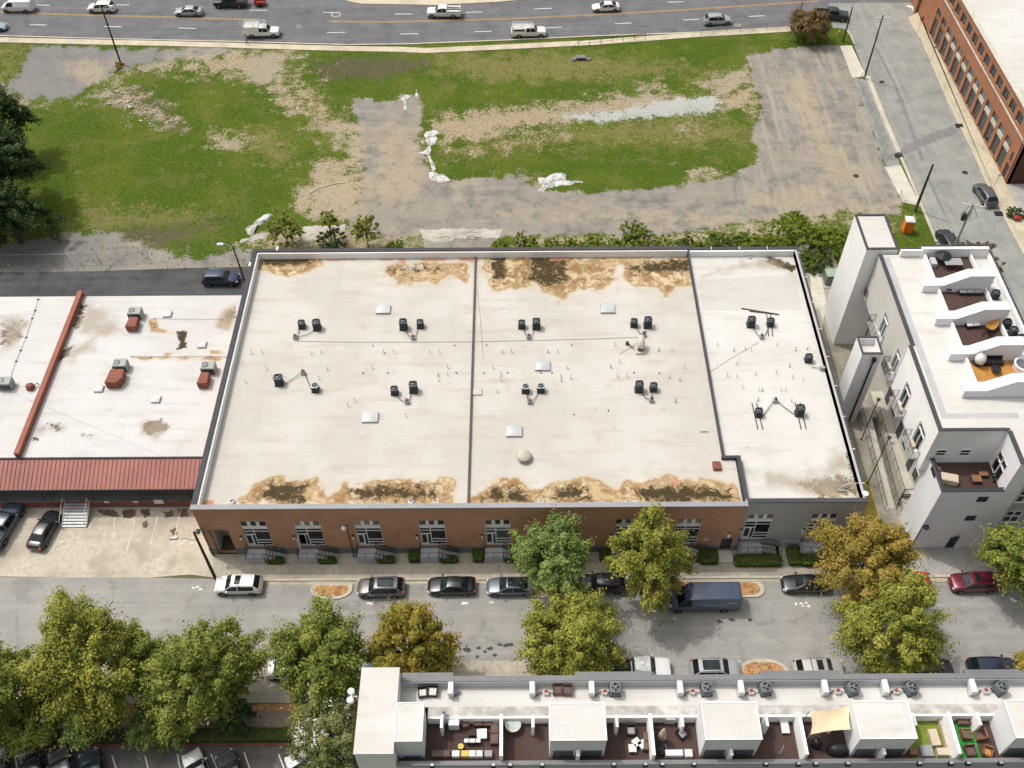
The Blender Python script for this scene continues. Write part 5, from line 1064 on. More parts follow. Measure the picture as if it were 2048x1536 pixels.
c = G(62,777,LZ); t = thing('exhaust_fan', 'dark red round exhaust fan close to the red roof parapet', 'exhaust fan', c); m_ = MB(); m_.box(-.35,.35,-.35,.35,0,.25); m_.lathe(0, 0, [(.2,.25),(.42,.3),(.45,.5),(.3,.65)], 16); m_.build('housing', M['rust_red'], t, False); MB().tube([(.3,.2,.3),(.8,.4,.5),(.8,.4,.1)], .05).build('conduit', M['dark_metal'], t, False)

# townhouse roof strip: goosenecks, red capped pipe hoods, condensers
GS = 'white gooseneck vents along the townhouse roof'
names = ['beside the two white cushioned chairs', 'left of the two brown chairs', 'right of the two brown chairs', 'fourth from the left', 'fifth from the left', 'sixth from the left', 'seventh from the left', 'at the right end']
goose = None
for i, px in enumerate((902,1064,1182,1358,1479,1646,1766,1940)):
    c = G(px, 1388-.003*(px-900), SZ)
    if goose is None:
        goose = thing('gooseneck_vent', '', 'vent', c, 0, GS); m_ = MB(); m_.bbox(.02, .28, .46, 1.35, .42, 1.02, .06); m_.box(-.16,.2,-.3,.15,.0,.42); m_.build('hood', M['plastic_white'], goose, False); MB().box(-.24,.28,-.4,.25,0,.05).build('flashing', M['galv'], goose, False); MB().tube([(.3,-.25,.1),(.55,-.1,.25),(.85,.1,.2)], .06).build('pipe', M['dark_metal'], goose, False); o = goose
    else: o = dup_thing(goose, c, 0)
    o['label'] = f'white gooseneck vent on the townhouse roof, {names[i]}'
cap0 = None; cn = ['next to the two brown chairs', 'beside the leftmost condenser', 'left of the second condenser', 'left of the third condenser', 'left of the fourth condenser', 'left of the fifth condenser', 'left of the last condenser']
for i, px in enumerate((1092,1209,1384,1501,1674,1790,1969)):
    c = G(px, 1387-.003*(px-1092), SZ)
    if cap0 is None:
        cap0 = thing('pipe_hood', '', 'pipe hood', c, 0, 'red capped pipe hoods on the townhouse roof'); m_ = MB(); m_.box(-.2,.2,-.2,.2,0,.42); m_.build('box', M['plastic_white'], cap0, False); MB().bbox(0,.02,.34,.3,.42,.5,.06,0,.2).build('cap', M['red_faded'], cap0, False); MB().tube([(.2,0,.3),(.5,-.05,.15),(.85,.05,.2)], .03).build('hose', M['rubber'], cap0, False); o = cap0
    else: o = dup_thing(cap0, c, 0)
    o['label'] = f'red capped white pipe hood on the townhouse roof, {cn[i]}'
cn = ['leftmost', 'second from the left', 'third from the left', 'third from the right', 'second from the right', 'rightmost']
for i, px in enumerate((1230,1413,1530,1704,1821,1999)): ac('r', px, 1393-.003*(px-1230), SZ, f'grey condenser on the townhouse roof, {cn[i]} of six', 'condensers along the townhouse roof', .1*i)
cn = ['rearmost, below the top divider', 'beside the grey sofa deck', 'beside the second divider end', 'beside the orange hammock', 'in front of the orange hammock', 'nearest the frame edge']
for i, (x, y, k) in enumerate(((1972,563,'s'),(1990,600,'s'),(2003,628,'s'),(2013,658,'s'),(2026,674,'s'),(2040,690,'s'))): ac('s', x, y, AZ, f'dark condenser on the apartment roof edge, {cn[i]}', 'condensers on the apartment roof')

# ------------------------------------------------------------------ roof deck furniture
def fur(name, label, cat, px, z, rz=0., group=None): return thing(name, label, cat, G(px[0], px[1], z), rz, group)
def armchair(px, z, label, rz=0., frame='wicker_dark', cush='cushion_grey', s=.75, group='armchairs on the roof decks'):
    t = fur('armchair', label, 'chair', px, z, rz, group); h = s/2
    MB().box(-h, h, -h, h*.85, .08, .34).build('seat', M[frame], t, False); MB().box(-h, h, h*.85, h*1.1, .08, .78).build('backrest', M[frame], t, False)
    for sx in (-1, 1): MB().box(sx*h-.06*(sx > 0)-.0, sx*h+.06*(sx < 0), -h, h*.84, .341, .58).build('armrest', M[frame], t, False)
    MB().bbox(0, -.05, s-.16, s-.2, .341, .46, .03).build('cushion', M[cush], t, False); return t
def boxy(name, label, cat, px, z, w, d, h, m, rz=0., lid=None, group=None):
    t = fur(name, label, cat, px, z, rz, group); MB().bbox(0, 0, w, d, .03, h, .03).build('body', M[m], t, False)
    if lid: MB().bbox(0, 0, w+.05, d+.05, h+.001, h+.05, .02).build('lid', M[lid], t, False)
    return t
def table(px, z, w, d, label, m='wood_brown', h=.5, rz=0., legm='dark_metal', name='table'):
    t = fur(name, label, 'table', px, z, rz); MB().box(-w/2, w/2, -d/2, d/2, h-.05, h).build('tabletop', M[m], t, False)
    for sx in (-1, 1):
        for sy in (-1, 1): MB().box(sx*(w/2-.06)-.03, sx*(w/2-.06)+.03, sy*(d/2-.06)-.03, sy*(d/2-.06)+.03, 0, h-.05).build('leg', M[legm], t, False)
    return t
def sofa(px, z, w, label, m='wicker_brown', cush='cushion_beige', rz=0., arms=True):
    t = fur('sofa', label, 'sofa', px, z, rz); MB().box(-w/2, w/2, -.4, .3, .06, .36).build('seat', M[m], t, False); MB().box(-w/2, w/2, .3, .45, .06, .78).build('backrest', M[m], t, False)
    n = max(1, round(w/.75)); 
    for k in range(n): MB().bbox(-w/2+w*(k+.5)/n, -.05, w/n-.06, .66, .361, .5, .04).build('cushion', M[cush], t, False)
    return t
d = DZ
armchair((846,1388), SZ, 'left dark armchair with white cushion on the townhouse roof strip', .12, 'wicker_dark', 'cushion_white'); armchair((866,1386), SZ, 'right dark armchair with white cushion on the townhouse roof strip', -.05, 'wicker_dark', 'cushion_white', .8)
armchair((1115,1383), SZ, 'left brown armchair by the parapet between two gooseneck vents', .05, 'wicker_brown', 'wicker_brown', .8); armchair((1134,1384), SZ, 'right brown armchair by the parapet between two gooseneck vents', -.04, 'wicker_brown', 'wicker_brown', .8)
boxy('covered_grill', 'pale blue covered grill beside the leftmost screen wall', 'grill', (909,1448), d, .85, 1.0, 1.0, 'frame', 0, None)
armchair((930,1440), d, 'left of two brown side chairs behind the sectional sofa', 0, 'wicker_brown', 'wicker_brown', .55); armchair((942,1440), d, 'right of two brown side chairs behind the sectional sofa', 0, 'wicker_brown', 'wicker_brown', .55); armchair((931,1452), d, 'turned brown side chair in front of the other two', .3, 'wicker_brown', 'wicker_brown', .55)
sofa((967,1446), d, 1.6, 'long brown sofa along the back of the left roof deck', 'wicker_dark', 'wicker_brown'); sofa((991,1471), d, 1.7, 'brown sofa along the party wall on the left roof deck', 'wicker_dark', 'wicker_brown', -PI/2)
boxy('corner_table', 'grey corner table between the two brown sofas', 'table', (991,1443), d, .75, .7, .42, 'cushion_grey'); boxy('ottoman', 'pale grey ottoman in the middle of the left deck', 'ottoman', (964,1471), d, .75, .75, .4, 'cushion_grey', .05, 'frame_white')
t = armchair((945,1484), d, 'dark folding chair with blue and white towels over it', 0, 'plastic_black', 'fabric_blue', .6); table((945,1486), d, 1.3, .3, 'narrow white side table beside the towel draped chair', 'plastic_white', .55)
t = fur('round_stool', 'round yellow stool on the left roof deck', 'stool', (922,1497), d); MB().cyl(0, 0, 0, .45, .18, 12).build('base', M['dark_metal'], t, False); MB().cyl(0, 0, .45, .52, .24, 16).build('seat', M['yellow'], t, False)
boxy('storage_bench', 'long brown storage bench along the left deck parapet', 'bench', (883,1511), d, 1.5, .55, .55, 'wicker_brown', 0, None)
for x, m_, l in ((912,'plastic_white','white bin right of the storage bench'), (930,'yellow','orange yellow crate with round stool above it'), (946,'plastic_white','white crate left of the double planter'), (958,'cushion_white','cream crate right of the white crate'), (977,'cushion_grey','grey crate at the right end of the left deck parapet')): boxy('deck_crate', l, 'crate', (x,1511), d, .62, .5, .5, m_, 0, None, 'crates along the left deck parapet')
t = fur('covered_lounger', 'blue tarp covered lounger in the corner beside the white block', 'lounger', (826,1509), d); m_ = MB(); m_.bbox(0, 0, 1.4, .6, 0, .5, .1); m_.bbox(.35, 0, .5, .55, .5, .65, .08); m_.build('cover', M['fabric_blue'], t, False)
t = fur('potted_plant', 'grey leafless potted plant at the screen wall end', 'plant', (889,1432), SZ); MB().lathe(0,0,[(.16,0),(.24,.4)],12).build('pot', M['galv'], t, False); m_ = MB()
for k in range(14): a = k*2.4; m_.tube([(0,0,.4),(.15*math.cos(a),.15*math.sin(a),.8),(.32*math.cos(a),.32*math.sin(a),1.1+.2*math.sin(k))], [.02,.015,.005], 4)
m_.build('stem', M['galv'], t, False)
t = fur('round_table', 'round glass table with pale marble pattern on the second deck', 'table', (1026,1455), d); MB().cyl(0,0,0,.68,.07,10).build('leg', M['dark_metal'], t, False); MB().cyl(0,0,0,.04,.35,16).build('base', M['dark_metal'], t, False); MB().cyl(0,0,.68,.73,.66,28).build('tabletop', mat('marbled_glass', (.46,.49,.47), .15, .35, 2.5, .7, spec=.6), t, False)
armchair((1261,1464), d, 'dark armchair with grey cushion in the middle of the third deck', 0, 'wicker_dark', 'cushion_grey'); t = sofa((1295,1486), d, 1.5, 'brown chaise longue beside the party wall on the third deck', 'wicker_dark', 'wicker_brown', -PI/2-.03)
for (x, y), a, l in (((1264,1500),0,'nearest white square side table on the third deck'), ((1272,1488),.6,'middle white square side table on the third deck'), ((1284,1492),.6,'white square side table touching the brown chaise')): table((x,y), d, .62, .62, l, 'plastic_white', .45, a, 'frame_white', 'side_table')
t = boxy('kettle_grill', 'white covered kettle grill at the back of the fourth deck', 'grill', (1338,1441), d, .8, .6, .95, 'plastic_white', 0, None); boxy('white_stool', 'small white stool left of the covered kettle grill', 'stool', (1313,1441), d, .35, .35, .45, 'plastic_white', .5)
t = fur('closed_parasol', 'closed beige parasol leaning on the fourth deck', 'parasol', (1322,1480), d, .25); MB().tube([(0,0,0),(0,0,2.3)], .03).build('pole', M['galv'], t, False); MB().lathe(0,0,[(.05,.6),(.36,.75),(.25,1.5),(.08,2.25)],14,smooth=True).build('canopy', M['cushion_beige'], t, False); MB().cyl(0,0,0,.1,.3,14).build('base', M['dark_metal'], t, False)
armchair((1363,1470), d, 'tilted grey armchair beside the screen wall on the fourth deck', .6, 'wicker_dark', 'cushion_grey'); t = fur('fire_pit', 'round black fire pit near the parapet of the fourth deck', 'fire pit', (1321,1500), d); MB().lathe(0,0,[(.3,.05),(.48,.4),(.5,.45),(.42,.43),(.2,.25)],20).build('bowl', M['plastic_black'], t, False)
boxy('planter_box', 'long white planter box on the parapet of the fourth deck', 'planter', (1347,1510), d, 1.4, .5, .55, 'plastic_white', 0, None); boxy('white_pouffe', 'white pouffe beside the long planter box', 'pouffe', (1376,1510), d, .62, .6, .5, 'cushion_white')
t = fur('shelf_unit', 'orange wooden shelf unit beside the second roof room', 'shelf', (1397,1455), d); m_ = MB(); 
for z in (.1,.5,.9,1.3): m_.box(-.18,.18,-.55,.55,z,z+.04)
for y in (-.55,.52): m_.box(-.18,.18,y,y+.03,0,1.4)
m_.build('frame', M['wood_orange'], t, False); m_ = MB()
for k in range(9): m_.lathe(.02, -.45+.11*k, [(.05,.54),(.06,.7),(.03,.75)], 8, 0)
m_.build('pot', M['rust_red'], t, False)
t = fur('sun_lounger', 'white folding sun lounger on the brown deck', 'lounger', (1567,1450), d); m_ = MB(); m_.box(-.32,.32,-.8,.25,.3,.36); m_.build('seat', M['plastic_white'], t, False); m_ = MB(); m_.add([(-.32,.25,.33),(.32,.25,.33),(.32,.75,.8),(-.32,.75,.8),(-.32,.29,.29),(.32,.29,.29),(.32,.79,.76),(-.32,.79,.76)], [(0,1,2,3),(7,6,5,4),(0,4,5,1),(1,5,6,2),(2,6,7,3),(3,7,4,0)]); m_.build('backrest', M['cushion_white'], t, False)
for sx in (-.3,.27):
    for sy in (-.75,.2): MB().box(sx,sx+.04,sy,sy+.04,0,.3).build('leg', M['frame_white'], t, False)
t = fur('deck_pole', 'thin pale pole standing on the deck by the party wall', 'pole', (1559,1508), d); MB().tube([(0,0,0),(0,0,1.7)], .03).build('shaft', M['frame_white'], t, False); MB().cyl(0,0,0,.08,.18,12).build('base', M['dark_metal'], t, False)
# shade sail
zz = 12.1; q = [G(1619,1423,zz), G(1702,1410,zz+.2), G(1702,1459,zz), G(1621,1469,zz)]; n = 12; m_ = MB(); vs = []
for i in range(n+1):
    for j in range(n+1):
        u, v = i/n, j/n; p = q[0]*(1-u)*(1-v)+q[1]*u*(1-v)+q[2]*u*v+q[3]*(1-u)*v; c = (q[0]+q[1]+q[2]+q[3])/4
        k = (4*u*(1-u))*(abs(2*v-1)**2)+(4*v*(1-v))*(abs(2*u-1)**2); p = p.lerp(c, .10*k); p.z -= .25*(16*u*(1-u)*v*(1-v))
        vs.append(p)
m_.add(vs, [(i*(n+1)+j, (i+1)*(n+1)+j, (i+1)*(n+1)+j+1, i*(n+1)+j+1) for i in range(n) for j in range(n)], 0, True); t = thing('shade_sail', 'beige shade sail stretched over the deck beside a roof room', 'shade sail', (q[3].x, q[3].y, DZ)); m_.build('canopy', M['sail'], t)
for k in (0, 3): MB().tube([(q[k].x-.05, q[k].y, DZ), (q[k].x-.05, q[k].y, q[k].z+.1)], .04).build('post', M['galv'], t)
def covered(px, w, dd, h, label):
    t = fur('covered_furniture', label, 'furniture', px, d, 0, 'black covered furniture under the shade sail'); n = 10; rng = random.Random(int(px[0])); vs = []; 
    for i, (k, z) in enumerate(((1.08,0),(1.0,.3*h),(.9,.7*h),(.62,.95*h),(.2,h))):
        for j in range(16): a = 2*PI*j/16; f = 1+rng.uniform(-.1,.1); vs.append((w/2*k*f*math.cos(a), dd/2*k*f*math.sin(a), z))
    m_ = MB(); m_.add(vs, [(i*16+j, i*16+(j+1)%16, (i+1)*16+(j+1)%16, (i+1)*16+j) for i in range(4) for j in range(16)]+[tuple(64+j for j in range(16))], 0, True); m_.build('cover', M['plastic_black'], t, False)
covered((1631,1489), .8, .9, .9, 'smaller black covered furniture at the party wall'); covered((1674,1502), 1.7, 1.0, .9, 'larger black covered furniture in the deck corner')
for i, (x, y) in enumerate(((1886,1446),(1892,1464),(1898,1486),(1903,1505))): boxy('sofa_module', f'beige sectional sofa module on the turf deck, {["rearmost","second","third","nearest"][i]} along the wall', 'sofa', (x,y), d, .95, .88, .5, 'cushion_beige', 0, None, 'beige sofa modules on the turf deck')
boxy('sofa_module', 'beige sectional sofa module at the parapet left of the corner', 'sofa', (1882,1507), d, .9, .6, .5, 'cushion_beige', 0, None, 'beige sofa modules on the turf deck')
boxy('coffee_table', 'long beige coffee table on yellowish turf', 'table', (1866,1478), d, .72, 1.35, .45, 'cushion_beige', .05); boxy('storage_box', 'grey storage box near the parapet on the turf deck', 'box', (1850,1506), d, .95, .9, .6, 'cushion_grey'); boxy('wood_crate', 'brown wooden crate behind the roof room corner on turf deck', 'crate', (1824,1508), d, .6, .5, .55, 'wood_brown'); table((1849,1432), d, .75, .8, 'brown wooden table in the shaded back corner of the turf deck')
sofa((1932,1443), d, 1.7, 'brown sofa with red cushions at the back of the green turf', 'wood_brown', 'wicker_brown'); armchair((1930,1472), d, 'brown chair left of the green turf strip', PI/2, 'wood_brown', 'wicker_brown', .8); armchair((1957,1473), d, 'brown chair right of the green turf strip', -PI/2+.1, 'wood_brown', 'wicker_brown', .8); armchair((1938,1505), d, 'brown chair near the parapet on the green turf', .1, 'wicker_brown', 'wicker_brown', .8); armchair((1972,1507), d, 'orange brown wooden chair near the right roof room', -.4, 'wood_brown', 'wood_orange', .7)
# apartment roof decks
z = AZ+.01
table((1902,533), z, 1.9, 1.1, 'grey cloth covered table on the rearmost apartment deck', 'cushion_grey', .75); t = fur('folded_parasol', 'black folded parasol lying on the rearmost apartment deck', 'parasol', (1882,522), z, .35); MB().lathe(0,0,[(.05,.5),(.9,.85),(.1,1.15)],8).build('canopy', M['plastic_black'], t, False); MB().tube([(0,0,0),(0,0,1.2)],.03).build('pole', M['dark_metal'], t, False)
boxy('storage_box', 'lilac grey storage box against the rearmost deck wall', 'box', (1864,529), z, .6, 1.1, .6, 'grey_face'); 
sofa((1938,586), z, 2.4, 'grey sectional sofa on the second apartment deck', 'wicker_dark', 'cushion_grey', 0); table((1895,583), z, .5, .5, 'small black stool table left of the grey sectional sofa', 'plastic_black', .5)
sofa((1943,652), z, 1.4, 'white cushioned black garden settee on the third apartment deck', 'plastic_black', 'cushion_white', .1)
t = fur('hammock', 'orange hammock hung on the third apartment deck', 'hammock', (1979,660), z, .7); m_ = MB(); n = 12; vs = []
for i in range(n+1):
    u = i/n*2-1; zc = .45+.75*u*u; w = .42*(1-u*u)+.05
    vs += [(u*1.3,-w,zc+.12),(u*1.3,-w*.4,zc),(u*1.3,w*.4,zc),(u*1.3,w,zc+.12)]
m_.add(vs, [(i*4+j,(i+1)*4+j,(i+1)*4+j+1,i*4+j+1) for i in range(n) for j in range(3)], 0, True); m_.build('cloth', M['wood_orange'], t, False); m_ = MB()
for s in (-1,1): m_.tube([(s*1.35,0,0),(s*1.35,0,1.25)], .035)
m_.tube([(-1.35,0,.05),(1.35,0,.05)], .035); m_.build('stand', M['dark_metal'], t, False)
t = fur('egg_chair', 'white hanging egg chair on the orange wooden deck', 'chair', (1955,730), z); MB().lathe(0,0,[(.1,.35),(.45,.5),(.55,.9),(.45,1.3),(.15,1.5)],16,smooth=True).build('basket', M['plastic_white'], t, False); MB().tube([(-.1,.6,0),(-.1,.6,1.6),(-.05,.4,1.9),(0,0,1.95),(0,0,1.5)], .035).build('stand', M['dark_metal'], t, False); MB().cyl(0,.2,0,.05,.5,18).build('base', M['dark_metal'], t, False)
sofa((1984,727), z, 1.9, 'black sofa on the orange wooden deck', 'plastic_black', 'plastic_black'); t = fur('round_table', 'round black table on the orange wooden deck', 'table', (1989,744), z); MB().cyl(0,0,.0,.45,.08,10).build('leg', M['plastic_black'], t, False); MB().cyl(0,0,.45,.52,.5,22).build('tabletop', M['plastic_black'], t, False)
t = fur('hot_tub', 'round grey hot tub at the roof edge beside the orange deck', 'hot tub', (2042,738), z); MB().lathe(0,0,[(.8,0),(.9,.75),(.95,.8),(.75,.8),(.7,.4)],24).build('shell', M['frame'], t, False); MB().cyl(0,0,.55,.6,.72,22).build('cover', M['ac_grey'], t, False)
z = 9.81
t = fur('covered_table', 'beige cloth covered table on the lower terrace', 'table', (1896,962), z, -.25); m_ = MB(); m_.bbox(0,0,1.6,.95,.0,.72,.08); m_.build('cover', M['cushion_beige'], t, False)
sofa((1873,948), z, 1.2, 'dark cushioned bench at the left end of the lower terrace', 'wicker_dark', 'wicker_brown', PI/2); table((1950,962), z, .9, .8, 'larger slatted wooden table on the lower terrace', 'wood_brown', .5); table((1964,952), z, .9, .5, 'smaller wooden table behind the larger one on the lower terrace', 'wood_brown', .45)
t = fur('round_grill', 'round black grill at the right end of the lower terrace', 'grill', (1984,960), z); MB().lathe(0,0,[(.1,.45),(.3,.6),(.32,.75),(.2,.92),(.04,.97)],16,smooth=True).build('bowl', M['plastic_black'], t, False); m_ = MB()
for k in range(3): a = k*2.1; m_.tube([(.1*math.cos(a),.1*math.sin(a),.5),(.3*math.cos(a),.3*math.sin(a),0)], .02)
m_.build('leg', M['galv'], t, False)
for k, (x, y, zz, l) in enumerate(((1797,820,9.06,'balcony planter crowded with reddish plants on third balcony'), (1822,890,9.06,'wicker planter on the nearest balcony'), (1776,735,9.06,'wicker chest on the second balcony'))):
    t = fur('balcony_planter', l, 'planter', (x,y), zz); MB().bbox(.1,0,.35,1.0,0,.4,.04).build('box', M['cushion_beige'], t, False)
# ------------------------------------------------------------------ vehicles
# stations: (x from nose 0..1, width factor, belt z, top z, roof half-width factor, zone)  zone: b body, w windscreen, g cabin, r rear screen, p bed
KINDS = {
 'sedan': dict(L=4.82, W=1.85, zb=.20, st=[(0,.70,.50,.56,.9,'b'),(.02,.82,.62,.70,.9,'b'),(.07,.92,.70,.78,.9,'b'),(.16,.985,.78,.88,.9,'b'),(.27,1.,.86,.96,.9,'w'),(.42,1.,.90,1.38,.70,'g'),(.46,1.,.90,1.42,.70,'g'),(.545,1.,.91,1.44,.70,'g'),(.56,1.,.91,1.44,.70,'g'),(.67,1.,.92,1.41,.69,'g'),(.71,1.,.92,1.37,.68,'r'),(.86,.985,.93,1.05,.80,'b'),(.95,.94,.88,1.01,.9,'b'),(.985,.86,.72,.90,.9,'b'),(1.,.78,.55,.62,.9,'b')], wheels=(.185,.80), r=.33, bp=(.545,.56), sg=(.30,.80)),
 'suv': dict(L=4.75, W=1.90, zb=.24, st=[(0,.72,.60,.70,.9,'b'),(.02,.84,.74,.84,.9,'b'),(.06,.93,.84,.96,.9,'b'),(.14,.985,.92,1.04,.9,'b'),(.25,1.,.99,1.12,.9,'w'),(.37,1.,1.02,1.57,.74,'g'),(.41,1.,1.02,1.63,.74,'g'),(.515,1.,1.03,1.68,.75,'g'),(.53,1.,1.03,1.68,.75,'g'),(.70,1.,1.04,1.67,.75,'g'),(.715,1.,1.04,1.665,.75,'g'),(.86,.99,1.06,1.62,.73,'r'),(.955,.95,1.06,1.16,.84,'b'),(.985,.88,.85,.95,.9,'b'),(1.,.80,.62,.70,.9,'b')], wheels=(.185,.80), r=.36, bp=(.515,.53), sg=(.28,.88)),
 'pickup': dict(L=5.85, W=2.0, zb=.32, st=[(0,.80,.72,.84,.9,'b'),(.012,.90,.95,1.08,.9,'b'),(.04,.96,1.03,1.14,.9,'b'),(.12,.99,1.08,1.18,.9,'b'),(.25,1.,1.12,1.24,.9,'w'),(.335,1.,1.14,1.76,.74,'g'),(.36,1.,1.14,1.85,.76,'g'),(.45,1.,1.14,1.88,.77,'g'),(.46,1.,1.14,1.88,.77,'g'),(.575,1.,1.14,1.86,.77,'g'),(.60,1.,1.14,1.80,.76,'r'),(.615,1.,1.14,1.26,.86,'b'),(.625,1.,1.14,1.25,.9,'p'),(.975,.985,1.13,1.25,.9,'p'),(.98,.98,1.13,1.25,.9,'b'),(1.,.95,1.05,1.18,.9,'b')], wheels=(.16,.78), r=.40, bp=(.45,.46), sg=(.275,.585)),
 'van': dict(L=6.9, W=2.1, zb=.30, st=[(0,.80,.70,.82,.9,'b'),(.012,.90,.92,1.05,.9,'b'),(.05,.97,1.08,1.2,.9,'b'),(.11,1.,1.22,1.36,.9,'w'),(.20,1.,1.30,2.28,.78,'g'),(.235,1.,1.30,2.58,.82,'g'),(.30,1.,1.30,2.70,.95,'b'),(.97,1.,1.30,2.70,.95,'b'),(.985,1.,1.3,2.66,.94,'b'),(1.,.99,1.25,2.6,.93,'b')], wheels=(.13,.78), r=.37, bp=(.3,.3), sg=(.125,.27)),
 'minivan': dict(L=5.4, W=2.0, zb=.26, st=[(0,.76,.62,.74,.9,'b'),(.015,.88,.85,.97,.9,'b'),(.06,.96,.98,1.1,.9,'b'),(.15,1.,1.12,1.25,.9,'w'),(.27,1.,1.18,1.92,.76,'g'),(.31,1.,1.18,2.0,.78,'g'),(.42,1.,1.18,2.04,.80,'b'),(.95,1.,1.18,2.04,.80,'b'),(.98,.99,1.18,1.98,.80,'b'),(1.,.96,1.1,1.85,.80,'b')], wheels=(.15,.78), r=.36, bp=(.42,.42), sg=(.17,.40)),
}
_cache = {}
def car_meshes(kind):
    if kind in _cache: return _cache[kind]
    K = KINDS[kind]; L, W, zb = K['L'], K['W'], K['zb']; rings = []
    for (u, wf, zbelt, zt, rf, zone) in K['st']:
        w = W/2*wf; wr = W/2*rf*wf; x = L/2-u*L
        g = zone in 'wgr' or (kind in ('van','minivan') and zt > 1.8)
        if not g: wr = w*.88
        half = [(0, zb), (w*.84, zb), (w*.95, zb+.10), (w, zb+.45*(zbelt-zb)), (w*.985, zbelt-.03), (w*.965, zbelt)]
        if g: half += [(w*.965+(wr-w*.965)*.88, zbelt+(zt-.05-zbelt)*.88), (wr*.95, zt-.035), (wr*.72, zt-.008), (0, zt)]
        elif zone == 'p': half += [(w*.93, zt), (w*.86, zt), (w*.86, .80), (0, .80)]
        else: half += [(w*.93, zbelt+(zt-zbelt)*.55), (w*.84, zt-.02), (w*.5, zt-.003), (0, zt)]
        full = [(x, -y, z) for y, z in half[::-1]]+[(x, y, z) for y, z in half[1:-1]]     # starts at roof centre, right side, bottom, left side
        rings.append(full)
    n = len(rings[0]); st = K['st']
    groups = {k: MB() for k in ('body', 'trim', 'windscreen', 'rear_window', 'side_window_r', 'side_window_l')}
    for i in range(len(rings)-1):
        z0 = st[i][5]
        for k in range(n):
            k2 = (k+1) % n; q = [rings[i][k], rings[i+1][k], rings[i+1][k2], rings[i][k2]]
            # face index bands: half has 10 pts -> indices 0..9 right (roof->bottom), 9..17 left
            band = k if k < 9 else 17-k; side = 'r' if k < 9 else 'l'
            tgt = 'body'
            if band in (0, 1) and z0 == 'w': tgt = 'windscreen'
            if band in (0, 1) and z0 == 'r': tgt = 'rear_window'
            um = (st[i][0]+st[i+1][0])/2
            if band == 3 and z0 in 'wgr' and K['sg'][0] < um < K['sg'][1] and not (K['bp'][0] <= um <= K['bp'][1]): tgt = 'side_window_'+side
            if band >= 7: tgt = 'trim'
            groups[tgt].add(q[::-1] if False else q, [(0,1,2,3)], 0, tgt == 'body')
    for e in (0, -1): groups['body'].add(rings[e], [tuple(range(n)) if e == 0 else tuple(range(n-1, -1, -1))])
    me = {}
    for k, mbx in groups.items():
        if not mbx.v: continue
        o = mbx.build(k, M['trim']); bm = bmesh.new(); bm.from_mesh(o.data); bmesh.ops.remove_doubles(bm, verts=bm.verts, dist=1e-4); bmesh.ops.recalc_face_normals(bm, faces=bm.faces)
        if k not in ('body', 'trim'):    # panes stand a hair proud of the shell
            c = Vector((0, 0, .9))
            for v in bm.verts: v.co += (v.co-c).normalized()*.004
            bm.normal_update()
            for f in bm.faces:
                if (f.calc_center_median()-c).dot(f.normal) < 0: f.normal_flip()
        bm.to_mesh(o.data); bm.free(); o.data.set_sharp_from_angle(angle=R(48)) if k == 'body' else None; me[k] = o.data; bpy.data.objects.remove(o)
    r = K['r']
    def wheel_mesh(prof, name, m):
        b = MB(); n = 20; vs = [(rr*math.cos(2*PI*k/n), y, rr*math.sin(2*PI*k/n)) for rr, y in prof for k in range(n)]
        fs = [(i*n+(k+1)%n, i*n+k, (i+1)*n+k, (i+1)*n+(k+1)%n) for i in range(len(prof)-1) for k in range(n)]+[tuple(range((len(prof)-1)*n, len(prof)*n))]
        b.add(vs, fs); o = b.build(name, m); d = o.data; bpy.data.objects.remove(o); return d
    me['wheel'] = wheel_mesh([(r*.7,.12),(r*.96,.12),(r,.08),(r,-.08),(r*.96,-.11),(r*.66,-.12)], 'wheel', M['rubber'])
    me['rim'] = wheel_mesh([(r*.66,-.118),(r*.6,-.10),(r*.5,-.122),(r*.18,-.118),(r*.1,-.128)], 'rim', M['alloy'])
    me['arch'] = wheel_mesh([(r*1.16,.1),(r*1.16,-.02)], 'wheel_arch', M['trim'])
    _cache[kind] = me; return me
def inst(name, me, parent, m, loc=(0,0,0)):
    o = bpy.data.objects.new(name, me); COL.objects.link(o); o.parent = parent; o.location = loc
    if m is not None: o.material_slots[0].link = 'OBJECT'; o.material_slots[0].material = m
    return o
paints = {}
def P_(name, col, metal=.2, rough=.3):
    if name not in paints: paints[name] = paint('paint_'+name, col, metal, rough)
    return paints[name]
C_ = dict(white=(.70,.70,.69), silver=(.38,.39,.40), grey=(.11,.115,.12), brown=(.13,.12,.12), black=(.010,.010,.013), blue=(.022,.035,.075), bluegrey=(.11,.125,.16), vanblue=(.06,.085,.135), red=(.48,.012,.012), maroon=(.14,.012,.03), green=(.012,.03,.025), lightblue=(.26,.33,.38), navy=(.02,.025,.05), dark=(.022,.024,.028), slate=(.06,.08,.11), champagne=(.52,.50,.47))
